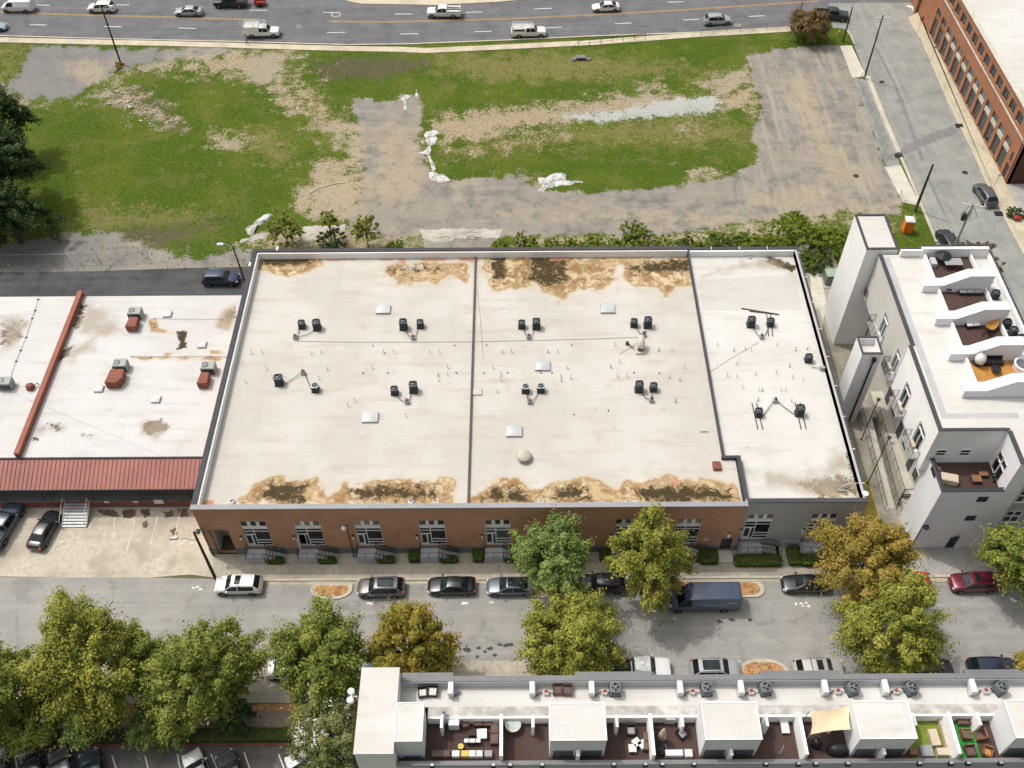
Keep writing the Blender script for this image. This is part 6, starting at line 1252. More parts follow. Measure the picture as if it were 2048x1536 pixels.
def car(kind, px, py, rz, col, label, rails=False, sunroof=False, group=None, zc=.75, scale=1., roofcol=None, cat=None, name=None, bed=True):
    K = KINDS[kind]; me = car_meshes(kind); L, W = K['L'], K['W']; c = G(px, py, zc)
    t = thing(name or {'sedan':'parked_car','suv':'parked_suv','pickup':'pickup_truck','van':'delivery_van','minivan':'panel_van'}[kind], label, cat or {'sedan':'car','suv':'SUV','pickup':'pickup truck','van':'van','minivan':'van'}[kind], (c.x, c.y, .02), R(rz), group)
    t.scale = (scale,)*3
    pm = P_(col, C_[col], .15 if col in ('white','red') else (.0 if col in ('black','dark') else .3))
    inst('body', me['body'], t, pm); inst('underbody', me['trim'], t, M['trim'])
    for k in ('windscreen', 'rear_window', 'side_window_r', 'side_window_l'):
        if k in me: inst(k.replace('_r', '').replace('_l', '') if 'side' in k else k, me[k], t, M['car_glass'])
    for u in K['wheels']:
        for s in (-1, 1):
            x = L/2-u*L
            w = inst('wheel', me['wheel'], t, None, (x, s*(W/2-.09), K['r'])); w.rotation_euler.z = PI if s > 0 else 0
            inst('rim', me['rim'], w, None)
            a = inst('wheel_arch', me['arch'], t, None, (x, s*(W/2-.035), K['r']+.03)); a.rotation_euler.z = PI if s > 0 else 0
    st = K['st']
    for s in (-1, 1):
        zl = st[2][2]-.05; MB().bbox(L/2-.22, s*W*.34, .34, .36, zl-.10, zl+.035, .03, 0, -s*.35).build('headlight', M['lamp_glass'], t, False)
        zr = st[-3][2]-.06 if kind not in ('van','minivan') else 1.2
        MB().box(-L/2+.03, -L/2+.16, s*W*.40-.1, s*W*.40+.1, zr-.16, zr+.05).build('tail_light', M['tail_red'], t, False)
        um = K['sg'][0]+.015; x = L/2-um*L; zm = st[4][2]+.02
        MB().bbox(x, s*(W/2+.10), .16, .2, zm, zm+.16, .03).build('wing_mirror', M['trim'] if col in ('silver','white') and kind == 'van' else pm, t, False)
    if rails:
        zt = max(q[3] for q in st)
        for s in (-1, 1): MB().tube([(L/2-.42*L, s*W*.345, zt-.02), (L/2-.45*L, s*W*.345, zt+.04), (L/2-.80*L, s*W*.345, zt+.03), (L/2-.84*L, s*W*.345, zt-.06)], .022, 5).build('roof_rail', M['alloy'], t, False)
    if sunroof:
        zt = max(q[3] for q in st); x0, x1 = (.46, .58) if sunroof == 1 else (.44, .78)
        m_ = MB(); m_.box(L/2-x1*L, L/2-x0*L, -W*.26, W*.26, zt-.05, zt+.012); m_.build('sunroof', M['car_glass'], t, False)
    if kind == 'pickup' and bed: MB().box(-L/2+.14, L/2-.64*L, -W*.42, W*.42, .78, .83).build('bed_liner', M['trim'], t, False)
    return t
PK = 'cars parked along the front street'
def ang(a, c):
    p, q = G(*a), G(*c); return math.degrees(math.atan2(q.y-p.y, q.x-p.x))
car('suv', 477, 1169, 180, 'white', 'white SUV with sunroof parked at the corner of the concrete yard', False, 1, PK)
car('suv', 762, 1174, 180.5, 'brown', 'grey brown SUV with black panoramic roof parked right of the round mulch island', True, 2, PK)
car('sedan', 903, 1170, 180, 'black', 'black sedan with pale rear window parked behind the grey brown SUV', group=PK)
car('sedan', 1021, 1171, 180.5, 'bluegrey', 'blue grey sedan parked half under the green street tree', False, 2, PK)
car('suv', 1205, 1166, 180, 'black', 'black SUV with roof rails parked between two street trees', True, 0, PK)
car('sedan', 1612, 1166, 180, 'black', 'black sedan with sunshade in windscreen parked under the autumn tree', group=PK)
car('suv', 1815, 1164, 180, 'red', 'bright red car with black glass roof mostly hidden by the autumn tree', False, 2, PK)
car('suv', 1948, 1164, 180.5, 'maroon', 'maroon SUV with sunroof parked below the apartment building', False, 1, PK)
PS = 'cars parked along the far side of the townhouses'
car('sedan', 585, 1338, 0, 'white', 'white car glimpsed beneath the lower street tree on the left', group=PS)
car('sedan', 742, 1336, 0, 'lightblue', 'pale blue car hidden behind the white corner block', group=PS)
car('pickup', 1279, 1337, 0, 'white', 'white crew cab pickup with dark bed parked behind the townhouse parapet', group=PS)
car('suv', 1431, 1338, 0, 'silver', 'silver SUV with glass roof parked left of the half round island', True, 2, PS)
t = car('suv', 1638, 1338, 1.5, 'champagne', 'white SUV with roof rack parked right of the half round island', True, 1, PS)
m_ = MB()
for x in (-.3, -.9): m_.tube([(x, -.68, 1.74), (x, .68, 1.74)], .03, 5)
m_.build('roof_rack', M['trim'], t, False)
car('suv', 1856, 1337, -1, 'dark', 'dark green black SUV half under the leaning yellow green tree', group=PS)
car('suv', 1987, 1335, -.5, 'navy', 'navy blue SUV at the right end of the townhouse parking row', group=PS)
LL = 'cars nosed into the lower car park'
for px, py, col, kind, l in ((2,1545,'dark','sedan','dark car at the left edge of the lower car park'), (70,1545,'black','suv','black SUV shaded by the big lower trees'), (128,1545,'grey','suv','dark grey SUV dappled with leaf shade in the lower car park'), (190,1547,'slate','sedan','blue grey sedan with bright windscreen in the lower car park'), (398,1548,'white','sedan','white sedan in the middle of the lower car park'), (466,1550,'grey','sedan','charcoal sedan next to the white sedan'), (606,1552,'white','sedan','white car half hidden by the flowering myrtle')):
    car(kind, px, py, ang((433,1534),(422,1508)), col, l, group=LL)
a = ang((75,1085),(112,1020)); car('sedan', 88, 1058, a, 'black', 'black sedan parked left of the metal dock stair', group='cars in the concrete yard'); car('pickup', 6, 1052, a, 'slate', 'slate blue pickup cut off by the left picture edge', group='cars in the concrete yard')
car('suv', 441, 556, -1, 'blue', 'blue SUV parked on the dark lane behind the left building', True)
RD = 'traffic on the main road'
car('minivan', 36, 13, 179, 'white', 'white panel van driving left in the top left corner', group=RD)
car('suv', 203, 14, 179, 'white', 'white hatchback passing behind the tall dark pole on main road', group=RD)
car('sedan', 377, 21, 178.5, 'silver', 'silver sedan driving left on the main road', group=RD)
car('pickup', 461, 4, 179, 'black', 'black pickup at the top edge pulling a red trailer', group=RD)
car('sedan', -16, 51, 1, 'lightblue', 'pale blue car leaving at the left edge of the main road', group=RD)
car('sedan', 1212, 12, 183, 'white', 'white sedan alone in the far lane of the main road', group=RD)
car('suv', 1435, 39, 4, 'silver', 'silver SUV with roof rails approaching the junction', True, group=RD)
car('pickup', 1662, 29, -9, 'green', 'dark green pickup turning at the junction behind the reddish tree', group=RD)
def ladder_rack(t, x0, x1, z0, z1, ladders=True):
    m_ = MB()
    for x in (x0, (x0+x1)/2, x1):
        for s in (-1, 1): m_.tube([(x, s*.85, z0), (x, s*.85, z1)], .035, 5)
        m_.tube([(x, -.85, z1), (x, .85, z1)], .035, 5)
    for s in (-1, 1): m_.tube([(x0, s*.85, z1), (x1, s*.85, z1)], .035, 5)
    m_.build('ladder_rack', M['frame_white'], t, False)
    if ladders:
        l = MB()
        for s in (-.55, .1): 
            for d_ in (0, .4): l.tube([(x0-.6, s+d_, z1+.1), (x1+.5, s+d_, z1+.1)], .03, 4)
            for k in range(9): x = x0-.5+k*(x1-x0+.9)/8; l.tube([(x, s, z1+.1), (x, s+.4, z1+.1)], .025, 4)
        l.build('ladder', M['galv'], t, False)
t = car('pickup', 524, 63, 1, 'white', 'white work truck with boxed bed and overhanging ladders on the main road', group=RD, bed=False)
MB().bbox(-1.55, 0, 2.5, 1.98, .8, 2.05, .06).build('cargo_box', P_('white', C_['white']), t, False); ladder_rack(t, -2.9, .6, 1.95, 2.35)
t = car('pickup', 888, 24, 178, 'white', 'white service truck with open tool bed driving left on the main road', group=RD, bed=False)
m_ = MB(); 
for s in (-1, 1): m_.bbox(-1.75, s*.78, 2.3, .46, .75, 1.42, .04)
m_.build('tool_bin', P_('white', C_['white']), t, False); MB().box(-2.85,-.6,-.54,.54,.78,.86).build('bed_floor', M['dark_metal'], t, False); m_ = MB()
for s in (-1, 1): m_.tube([(-2.7, s*.9, 1.42), (-2.7, s*.9, 1.85), (-.6, s*.9, 1.9)], .035, 5)
m_.tube([(-2.7,-.9,1.85),(-2.7,.9,1.85)], .035); m_.build('rack', M['frame_white'], t, False)
t = car('pickup', 1057, 63, 1.5, 'white', 'white extended cab pickup with canopy and ladder rack in the near lane', group=RD, bed=False)
MB().bbox(-1.55, 0, 2.4, 1.84, 1.1, 1.78, .08).build('canopy', P_('white', C_['white']), t, False); MB().box(-2.5,-.7,-.925,-.921,1.3,1.62).build('canopy_window', M['car_glass'], t, False); ladder_rack(t, -2.7, .5, 1.75, 2.05)
c = G(520,6,.4); t = thing('utility_trailer', 'small red utility trailer hitched behind the black pickup', 'trailer', c); m_ = MB(); m_.box(-.95,.95,-.7,.7,0,.08)
for a in ((-.95,.95,-.7,-.65),(-.95,.95,.65,.7),(-.95,-.9,-.65,.65),(.9,.95,-.65,.65)): m_.box(*a, .08, .5)
m_.build('bed', M['red'], t, False); MB().tube([(-.95,0,.05),(-1.9,0,.05)], .05).build('drawbar', M['dark_metal'], t, False)
for s in (-1, 1):
    m_ = MB(); m_.tube([(0, s*.72, -.1), (0, s*.88, -.1)], .3, 14); m_.build('wheel', M['rubber'], t, False)
a = ang((1985,408),(1957,365)); car('suv', 1971, 388, a, 'grey', 'dark grey SUV with roof bars parked beside the brick factory pavement', True, group='cars on the side street')
car('suv', 1896, 482, a, 'dark', 'black car parked on the side street behind the apartment shrub', group='cars on the side street')
# delivery van with its side markings
t = car('van', 1408, 1196, 180.5, 'vanblue', 'dark blue delivery van parked under the yellow green tree', zc=1.2)
yv = 1.022; m_ = MB(); n = 16; prev = None    # smile-shaped arrow; van faces west, its left side faces the camera
pts = [(-.05+1.45*math.cos(R(a)), 1.98+.50*math.sin(R(a))) for a in np.linspace(205, 335, n)]
# side plane is local +y (the van is turned round)
up = [(x, z+.09) for x, z in pts]
m_.add([(-(x)-.75, yv, z) for x, z in pts]+[(-(x)-.75, yv, z) for x, z in up], [(i, i+1, n+i+1, n+i) for i in range(n-1)])
ex, ez = pts[-1]; m_.add([(-(ex-.28)-.75, yv+.001, ez+.12), (-(ex+.06)-.75, yv+.001, ez+.16), (-(ex+.03)-.75, yv+.001, ez-.16), (-(ex-.02)-.75, yv+.001, ez+.03)], [(0,1,2,3)])
m_.build('logo_smile', M['logo_blue'], t, False)
cu = bpy.data.curves.new('lettering', 'FONT'); cu.body = 'prime'; cu.size = .36; cu.extrude = .003; tmp = bpy.data.objects.new('lettering', cu); COL.objects.link(tmp); bpy.context.view_layer.update()
me = bpy.data.meshes.new_from_object(tmp.evaluated_get(bpy.context.evaluated_depsgraph_get())); bpy.data.objects.remove(tmp)
o = bpy.data.objects.new('lettering', me); COL.objects.link(o); me.materials.clear(); me.materials.append(M['lettering']); o.parent = t; o.location = (-2.15, yv+.004, 1.85); o.rotation_euler = (PI/2, 0, PI)
MB().box(-3.46, -3.40, -.98, .98, 2.3, 2.52).build('rear_marker', M['tail_red'], t, False)
# ------------------------------------------------------------------ trees and planting
def leaves(seed, rx, rz, ncl, per, leaf, lo=-.55, cr=.62, sink=.0, pointy=0., droop=.25, flat=.65):
    """crown as leaf-spray quads gathered in clumps through an uneven volume (centre at origin)"""
    g = np.random.default_rng(seed)
    d = g.normal(size=(ncl*3, 3)); d /= np.linalg.norm(d, axis=1)[:, None]; d = d[d[:, 2] > lo][:ncl]; ncl = len(d)
    ph = g.uniform(0, 6.28, (5, 3)); fr = g.uniform(1.5, 3.6, (5, 3)); bump = sum(np.sin(d[:, 0]*fr[i, 0]+ph[i, 0])*np.sin(d[:, 1]*fr[i, 1]+ph[i, 1])*np.sin(d[:, 2]*fr[i, 2]+ph[i, 2]) for i in range(5))
    rad = (g.uniform(.10, 1., ncl)**.42)*(1+.25*bump)
    taper = 1-pointy*np.clip(d[:, 2]*rad, -1, 1)
    c = d*rad[:, None]*np.array([rx, rx, rz]); c[:, :2] *= taper[:, None]
    crad = cr*g.uniform(.55, 1.25, ncl)*(rx/3.5)**.5
    N = ncl*per; ci = np.repeat(np.arange(ncl), per)
    out = c/np.linalg.norm(c/np.array([1, 1, max(rz/rx, .3)]), axis=1)[:, None]
    loc = g.normal(size=(N, 3)); loc /= np.linalg.norm(loc, axis=1)[:, None]; dirl = loc.copy()
    loc *= (g.uniform(.05, 1, N)**.5)[:, None]*np.array([1, 1, flat])*.62
    along = np.abs(g.normal(size=N))*.5*(g.uniform(0, 1, N) < .45)
    p = c[ci]+loc*crad[ci][:, None]+out[ci]*(along*crad[ci])[:, None]; p[:, 2] -= droop*along*crad[ci]
    nrm = dirl*.8+out[ci]*.3+np.array([0, 0, .45])+g.normal(size=(N, 3))*.4; nrm /= np.linalg.norm(nrm, axis=1)[:, None]
    t = np.cross(nrm, g.normal(size=(N, 3))); t /= np.linalg.norm(t, axis=1)[:, None]; bt = np.cross(nrm, t)
    s = leaf*g.uniform(.6, 1.3, N)[:, None]
    v = np.stack([p-t*s, p-bt*s*.48, p+t*s, p+bt*s*.48], 1).reshape(-1, 3)
    me = bpy.data.meshes.new('crown'); me.vertices.add(len(v)); me.vertices.foreach_set('co', v.astype(np.float32).ravel())
    q = np.arange(4*N); me.loops.add(4*N); me.loops.foreach_set('vertex_index', q); me.polygons.add(N); me.polygons.foreach_set('loop_start', np.arange(0, 4*N, 4)); me.polygons.foreach_set('loop_total', np.full(N, 4)); me.update(calc_edges=True)
    tint = np.clip(g.uniform(0, 1, ncl)[ci]*.55+g.uniform(0, 1, N)*.5, 0, 1); at = me.attributes.new('tint', 'FLOAT', 'FACE'); at.data.foreach_set('value', tint.astype(np.float32))
    return me, c
def trunk_mesh(h0, zc, cl, r, seed, lean=(0, 0)):
    g = random.Random(seed); m_ = MB(); top = Vector((lean[0], lean[1], zc+.6)); pts = [Vector((0, 0, 0)), Vector((lean[0]*.3+g.uniform(-.1,.1), lean[1]*.3+g.uniform(-.1,.1), h0)), Vector((lean[0]*.7, lean[1]*.7, (h0+zc)/2+.3)), top]
    m_.tube(pts, [r*1.25, r, r*.75, r*.3], 8)
    for k in range(14):
        q = Vector(cl[g.randrange(len(cl))])+Vector((lean[0], lean[1], zc)); a = pts[1].lerp(pts[3], g.uniform(.05, .8)); m_.tube([a, a.lerp(q, .5)+Vector((0, 0, .25)), q], [r*.42, r*.25, .03], 5)
    return m_
CR_ = {}
def tree(px, py, zc, rx, rz, leafm, label, seed, name='street_tree', cat='tree', group='street trees', per=210, ncl=190, leaf=.15, lean=(0, 0), tr=.17, pointy=.1, cr=1.02, lo=-.6, flat=.8, sc=None):
    c = G(px, py, zc); base = Vector((c.x-lean[0], c.y-lean[1], 0)); t = thing(name, label, cat, base, 0, group)
    key = (seed, rx, rz)
    me, cl = leaves(seed, rx, rz, int(ncl*.84), per, leaf, lo, cr, pointy=pointy, flat=flat)
    o = bpy.data.objects.new('crown', me); COL.objects.link(o); me.materials.append(M[leafm]); o.parent = t; o.location = (lean[0], lean[1], zc)
    trunk_mesh(max(.4, zc-rz*.85), zc, cl, tr, seed, lean).build('trunk', M['bark'], t, False); return t
tree(1106, 1118, 7.2, 3.35, 4.0, 'leaf_green', 'full blue green street tree in front of the brick wall', 11, ncl=230)
tree(1297, 1112, 7.4, 2.95, 4.5, 'leaf_yg', 'tall yellow green street tree left of the delivery van roof', 12, ncl=230)
tree(1731, 1120, 7.0, 4.3, 4.8, 'leaf_orange', 'large autumn coloured street tree in front of the alley', 13, ncl=270)
tree(1788, 1256, 7.0, 3.9, 4.6, 'leaf_yg', 'leaning yellow green tree in front of the autumn tree', 14, lean=(.8, .3), ncl=290)
tree(1143, 1277, 6.6, 3.8, 4.3, 'leaf_yg', 'broad yellow green tree standing above the townhouse parapet', 15, ncl=270)
tree(820, 1292, 6.4, 3.2, 4.2, 'leaf_brownish', 'brownish tree behind the left end of the townhouse roof', 16, ncl=230)
tree(648, 1318, 6.6, 3.7, 4.6, 'leaf_mid', 'tall green tree left of the brownish tree', 17, ncl=290)
tree(413, 1350, 6.6, 3.8, 5.0, 'leaf_mid', 'dense green tree between the white car and the big lower tree', 18, ncl=320)
tree(170, 1326, 7.8, 4.6, 6.0, 'leaf_yg', 'biggest yellow green tree on the lower left of picture', 19, ncl=400, cr=1.1)
tree(2046, 1116, 6.5, 2.7, 4.0, 'leaf_mid', 'green street tree at the right edge beside the maroon SUV', 20, ncl=190)
tree(-20, 1375, 6.8, 3.6, 4.8, 'leaf_mid', 'green tree cut by the left picture edge', 21, ncl=280)
tree(290, 1325, 5.0, 2.0, 3.4, 'leaf_mid', 'smaller tree squeezed between the two biggest lower trees', 22, ncl=150)
tree(2088, 1318, 5.0, 1.9, 2.6, 'leaf_brownish', 'brownish tree tip at the right picture edge', 23, ncl=90)
tree(62, 1440, 3.4, 2.4, 1.8, 'leaf_mid', 'low green understorey tree above the dark parked cars', 24, 'understorey_tree', ncl=140)
tree(318, 1446, 2.6, 2.1, 1.8, 'leaf_green', 'leafy understorey tree above the empty lower parking bays', 25, 'understorey_tree', ncl=90)
tree(172, 1432, 3.8, 2.2, 1.8, 'leaf_green', 'bright green understorey tree behind the blue grey sedan', 26, 'understorey_tree', ncl=120)
tree(468, 1425, 2.4, 1.2, 1.6, 'leaf_dark', 'small dark tree at the edge of the brown walk', 27, 'understorey_tree', ncl=60)
# flowering crepe myrtle
t = tree(657, 1485, 4.2, 2.9, 3.9, 'leaf_myrtle', 'crepe myrtle covered with white flowers beside the white corner block', 31, 'crepe_myrtle', ncl=280, per=150, leaf=.13)
me, cl = leaves(32, 3.05, 3.95, 260, 8, .08, -.4, .5); o = bpy.data.objects.new('flowers', me); COL.objects.link(o); me.materials.append(M['petal']); o.parent = t; o.location = (0, 0, 4.2); o['kind'] = 'stuff'
# dark trees on the left edge
tree(-4, 228, 7.5, 3.4, 4.6, 'leaf_dark', 'farthest dark evergreen at the left edge of the lot', 41, 'evergreen_tree', group='dark evergreens on the left edge', ncl=200, per=120, leaf=.2, pointy=.3, tr=.3)
tree(-4, 318, 8.0, 4.4, 5.8, 'leaf_dark', 'middle dark evergreen with yellowish top at the left edge', 42, 'evergreen_tree', group='dark evergreens on the left edge', ncl=300, per=120, leaf=.2, tr=.3)
tree(10, 422, 5.6, 3.8, 4.8, 'leaf_dark', 'nearest dark evergreen above the back lane', 43, 'evergreen_tree', group='dark evergreens on the left edge', ncl=260, per=120, leaf=.2, tr=.3)
tree(-85, 380, 7.0, 5., 6.0, 'leaf_dark', 'dark evergreen reaching in from beyond the left edge', 44, 'evergreen_tree', group='dark evergreens on the left edge', ncl=220, per=60, leaf=.3, tr=.3)
# saplings and bushes behind the warehouse
GB = 'saplings behind the warehouse'
tree(570, 462, 2.6, 2.0, 2.6, 'leaf_mid', 'leftmost leafy sapling showing above the warehouse coping', 51, 'sapling', group=GB, ncl=120, per=110, leaf=.14, tr=.08, cr=.5)
tree(655, 438, 4.0, 1.25, 1.5, 'leaf_mid', 'slim round topped sapling between the two bushier ones', 52, 'sapling', group=GB, ncl=70, per=110, leaf=.12, tr=.07, cr=.42)
tree(731, 462, 3.0, 1.7, 2.2, 'leaf_yg', 'rightmost bushy sapling with yellowish top', 53, 'sapling', group=GB, ncl=105, per=110, leaf=.13, tr=.08, cr=.48)
def bush(px, py, rx, rz, leafm, label, seed, ncl=60, leaf=.14, name='bush', group=None, zc=None, per=55, cr=.45, flat=.65, ry=None):
    zc = rz*.7 if zc is None else zc; c = G(px, py, zc); t = thing(name, label, 'shrub', (c.x, c.y, 0), 0, group); me, cl = leaves(seed, rx, rz, ncl, per, leaf, -.35, cr, flat=flat)
    o = bpy.data.objects.new('foliage', me); COL.objects.link(o); me.materials.append(M[leafm]); o.parent = t; o.location = (0, 0, zc)
    if ry: o.scale = (1, ry/rx, 1)
    m_ = MB(); g = random.Random(seed)
    for k in range(6): q = Vector(cl[g.randrange(len(cl))]); m_.tube([(q.x*.1, q.y*.1, 0), (q.x*.6, q.y*.6, zc*.6), (q.x, q.y, max(.1, q.z+zc))], [.05, .03, .012], 5)
    m_.build('stem', M['bark'], t, False); return t
bush(662, 482, 1.9, 1.5, 'leaf_dark', 'dark round bush between the saplings', 61, 80)
bush(1040, 482, 1.0, 1.1, 'leaf_weed', 'narrow upright weed bush above the warehouse coping', 62, 40); bush(1062, 488, 1.2, .6, 'leaf_weed', 'low weed patch right of the narrow upright bush', 63, 36)
bush(1182, 488, 1.7, .8, 'leaf_weed', 'low wide weed bush left of the spiky shrub', 64, 50)
t = bush(1272, 476, 2.6, 1.5, 'leaf_weed', 'large spiky shrub with dark upright shoots behind the roof', 65, 100); m_ = MB(); g = random.Random(3)
for k in range(46): a = g.uniform(0, 6.28); r_ = g.uniform(.2, 2.2); m_.tube([(r_*.7*math.cos(a), r_*.5*math.sin(a), .2), (r_*1.15*math.cos(a), r_*.7*math.sin(a), g.uniform(1.8, 3.3))], [.05, .012], 4)
m_.build('shoot', M['leaf_dark'], t, False); t.children[-1].data.attributes.new('tint', 'FLOAT', 'FACE')
for i, (x, y, rx, rz, l) in enumerate(((1105,489,1.3,.5,'low weeds right of the narrow upright bush and its patch'), (1138,488,1.2,.6,'weed clump midway between upright bush and wide weed bush'), (1225,489,1.3,.7,'weed clump at the left foot of the spiky shrub'), (1325,488,1.4,.8,'weed clump at the right foot of the spiky shrub'), (1405,489,1.5,.55,'low weeds behind the parting wall of the roofs'), (1000,490,1.0,.45,'small weed tuft beside the cracked pale slab'), (790,491,1.1,.4,'small weed patch right of the yellowish sapling'))): bush(x, y, rx, rz, 'leaf_weed', l, 200+i, 34, group='weeds behind the warehouse')
bush(1372, 490, 1.6, .55, 'leaf_box', 'low green growth right of the spiky shrub', 66, 45)
for i, (x, y, rx, rz, m_, l) in enumerate(((1440,488,2.2,.7,'leaf_box','low hedge of growth at the back of the white end roof'), (1495,482,1.8,1.0,'leaf_weed','bush left of the big shrub group behind the white roof'), (1560,470,2.3,1.7,'leaf_weed','left bush of the big shrub group'), (1612,472,2.6,2.0,'leaf_weed','tallest bush in the middle of the big shrub group'), (1660,480,2.4,1.7,'leaf_weed','right bush of the big shrub group beside the stair tower'), (1632,510,2.2,1.2,'leaf_box','low bush in front of the big shrub group'), (1618,528,1.5,.8,'leaf_box','small dark bush at the foot of the big shrub group'), (1590,440,1.6,.8,'leaf_weed','weedy mound on the far side of the big shrub group'))): bush(x, y, rx, rz, m_, l, 70+i, 95, group='bushes behind the white end roof')
bush(1952, 505, 2.6, 1.9, 'leaf_red', 'reddish green shrub spilling over the apartment parapet', 81, 90, leaf=.15, zc=2.4); bush(1990, 545, 1.0, 1.8, 'leaf_red', 'thin reddish shrub tip along the apartment parapet', 82, 30, leaf=.15, zc=2.4)
tree(1618, 50, 2.6, 2.9, 2.5, 'leaf_red', 'small reddish leaved tree at the junction corner', 83, 'ornamental_tree', group=None, ncl=190, per=110, leaf=.15, tr=.12, lo=-.3)
def hedge(x0, x1, y0, y1, h, label, seed, m_='leaf_box', group='clipped hedges along the front'):
    g = np.random.default_rng(seed); t = thing('hedge', label, 'hedge', ((x0+x1)/2, (y0+y1)/2, .1), 0, group); w, d = x1-x0, y1-y0; N = int((w*d+2*(w+d)*h)*190)
    p = g.uniform(-.5, .5, (N, 3))*np.array([w, d, h]); ax = g.integers(0, 3, N); s = np.sign(g.uniform(-1, 1, N)); ex = np.array([w/2, d/2, h/2]); k = np.abs(p/ex); 
    for i in range(N):
        a = 2 if g.uniform() < .45 else (0 if g.uniform() < d/(w+d) else 1); p[i, a] = ex[a]*(1 if a == 2 else s[i])*g.uniform(.86, 1.05)
    r2 = (np.abs(p[:, 0])/ex[0])**6+(np.abs(p[:, 1])/ex[1])**6; f = np.where(r2 > 1, r2**(-1/6), 1); p[:, 0] *= f; p[:, 1] *= f; p[:, 2] += h/2+.02*np.sin(p[:, 0]*5)
    nrm = p/np.array([w, d, h*1.5])+g.normal(size=(N, 3))*.35; nrm[:, 2] += .2; nrm /= np.linalg.norm(nrm, axis=1)[:, None]; tt = np.cross(nrm, g.normal(size=(N, 3))); tt /= np.linalg.norm(tt, axis=1)[:, None]; bt = np.cross(nrm, tt); sz = .075*g.uniform(.6, 1.4, N)[:, None]
    v = np.stack([p-tt*sz, p-bt*sz*.6, p+tt*sz, p+bt*sz*.6], 1).reshape(-1, 3)
    me = bpy.data.meshes.new('foliage'); me.from_pydata(v.tolist(), [], [(4*i, 4*i+1, 4*i+2, 4*i+3) for i in range(N)]); at = me.attributes.new('tint', 'FLOAT', 'FACE'); at.data.foreach_set('value', g.uniform(0, 1, N).astype(np.float32)); me.materials.append(M[m_])
    o = bpy.data.objects.new('foliage', me); COL.objects.link(o); o.parent = t
    MB().bbox(0, 0, w*.86, d*.86, 0, h*.9, .08).build('stem', M['bark'], t, False); return t
ordn = ['first','second','third','fourth','fifth','sixth','seventh','eighth']
for i, (a, c) in enumerate(bays):
    hedge(a+1.9, a+3.6, 52.05, 52.75, .62, f'low clipped hedge below the stair railing of the {ordn[i]} entrance from the left', 100+i)
    if i >= 3: hedge(a-1.35, a-.25, 52.1, 53.2, .95, f'tall boxy hedge left of the {ordn[i]} entrance from the left', 120+i)
hedge(18.9, 20.8, 51.7, 53.2, .8, 'wide boxy hedge left of the dark brick wall door', 140); hedge(22.4, 27.3, 51.4, 52.6, .7, 'long low hedge in front of the grey building entrance', 141); hedge(28.0, 29.3, 51.5, 53.6, .8, 'boxy hedge left of the second grey building entrance', 142); hedge(29.3, 33.0, 51.4, 52.5, .7, 'low hedge under the autumn tree', 143)
hedge(34.95, 35.6, 84.5, 92.3, .55, 'narrow hedge between white end building and the alley walk', 144); hedge(35.2, 36.4, 62.4, 63.2, 1.0, 'small square hedge at the alley steps', 145)
hedge(-34.0, -13.6, 33.75, 34.85, .6, 'long low green hedge above the lower car park', 146); hedge(-60., -34.3, 33.75, 34.85, .6, 'shaded low hedge below the big lower trees', 147, 'leaf_dark')

# ------------------------------------------------------------------ poles, lamps, wires, signs, fences
def pole_h(base, top_y, lim=30):
    g = G(*base); lo, hi = 0., lim
    for _ in range(50):
        z = (lo+hi)/2; v = Vector((g.x, g.y, z-CAM_H)); y = 768-F_PX*(v.dot(CU)/v.dot(CF))
        if y > top_y: lo = z
        else: hi = z
    return lo
GP = 'timber utility poles'
def upole(base, top_y, label, r=.15, lean=0., arms=(), name='utility_pole', m_='pole_wood'):
    c = G(*base); h = pole_h(base, top_y); t = thing(name, label, 'utility pole', (c.x, c.y, 0), 0, GP); MB().tube([(0,0,0),(lean*h*.5,0,h*.5),(lean*h,0,h)], [r, r*.85, r*.65], 10).build('shaft', M[m_], t, False); t['h'] = h; del t['h']
    return t, c, h
t, c, h = upole((242,128), 9, 'dark leaning pole with small lamp beside the main road on the left'); MB().tube([(0,0,h-.6),(1.3,-.1,h-.2)], .05).build('lamp_arm', M['galv'], t, False); MB().bbox(1.55,-.1,.7,.3,h-.3,h-.12,.04).build('lamp_head', M['lamp_glass'], t, False)
t, c, h = upole((1686,84), 14, 'short dark pole on the grass at the junction corner'); t, cC, hC = upole((1728,158), 31, 'tall dark pole with white crossarm beside the side street')
m_ = MB(); m_.tube([(-1.3,0,hC-.4),(1.3,0,hC-.4)], .06); m_.build('crossarm', M['frame_white'], t, False); m_ = MB()
for x in (-1.25, -.4, .5, 1.25): m_.lathe(x, 0, [(.05,hC-.34),(.09,hC-.2),(.05,hC-.08)], 8)
m_.build('insulator', M['frame_white'], t, False)
t, cD, hD = upole((1830,422), 329, 'thick cut off pole on the side street kerb', .2)
t, c, h = upole((1600,26), 2, 'thin dark pole behind the reddish tree', .09)
cE = Vector((60.0, 88.4, 0)); 
def proj_at(y_target, x, yw):    # height that puts a point of the alignment at a picture row
    lo, hi = 0, 30
    for _ in range(50):
        z = (lo+hi)/2; v = Vector((x, yw, z-CAM_H)); y = 768-F_PX*(v.dot(CU)/v.dot(CF))
        if y > y_target: lo = z
        else: hi = z
    return lo
q = G(1905,502,3.0); cE = Vector((q.x, q.y, 0)); hE = proj_at(408, cE.x, cE.y)
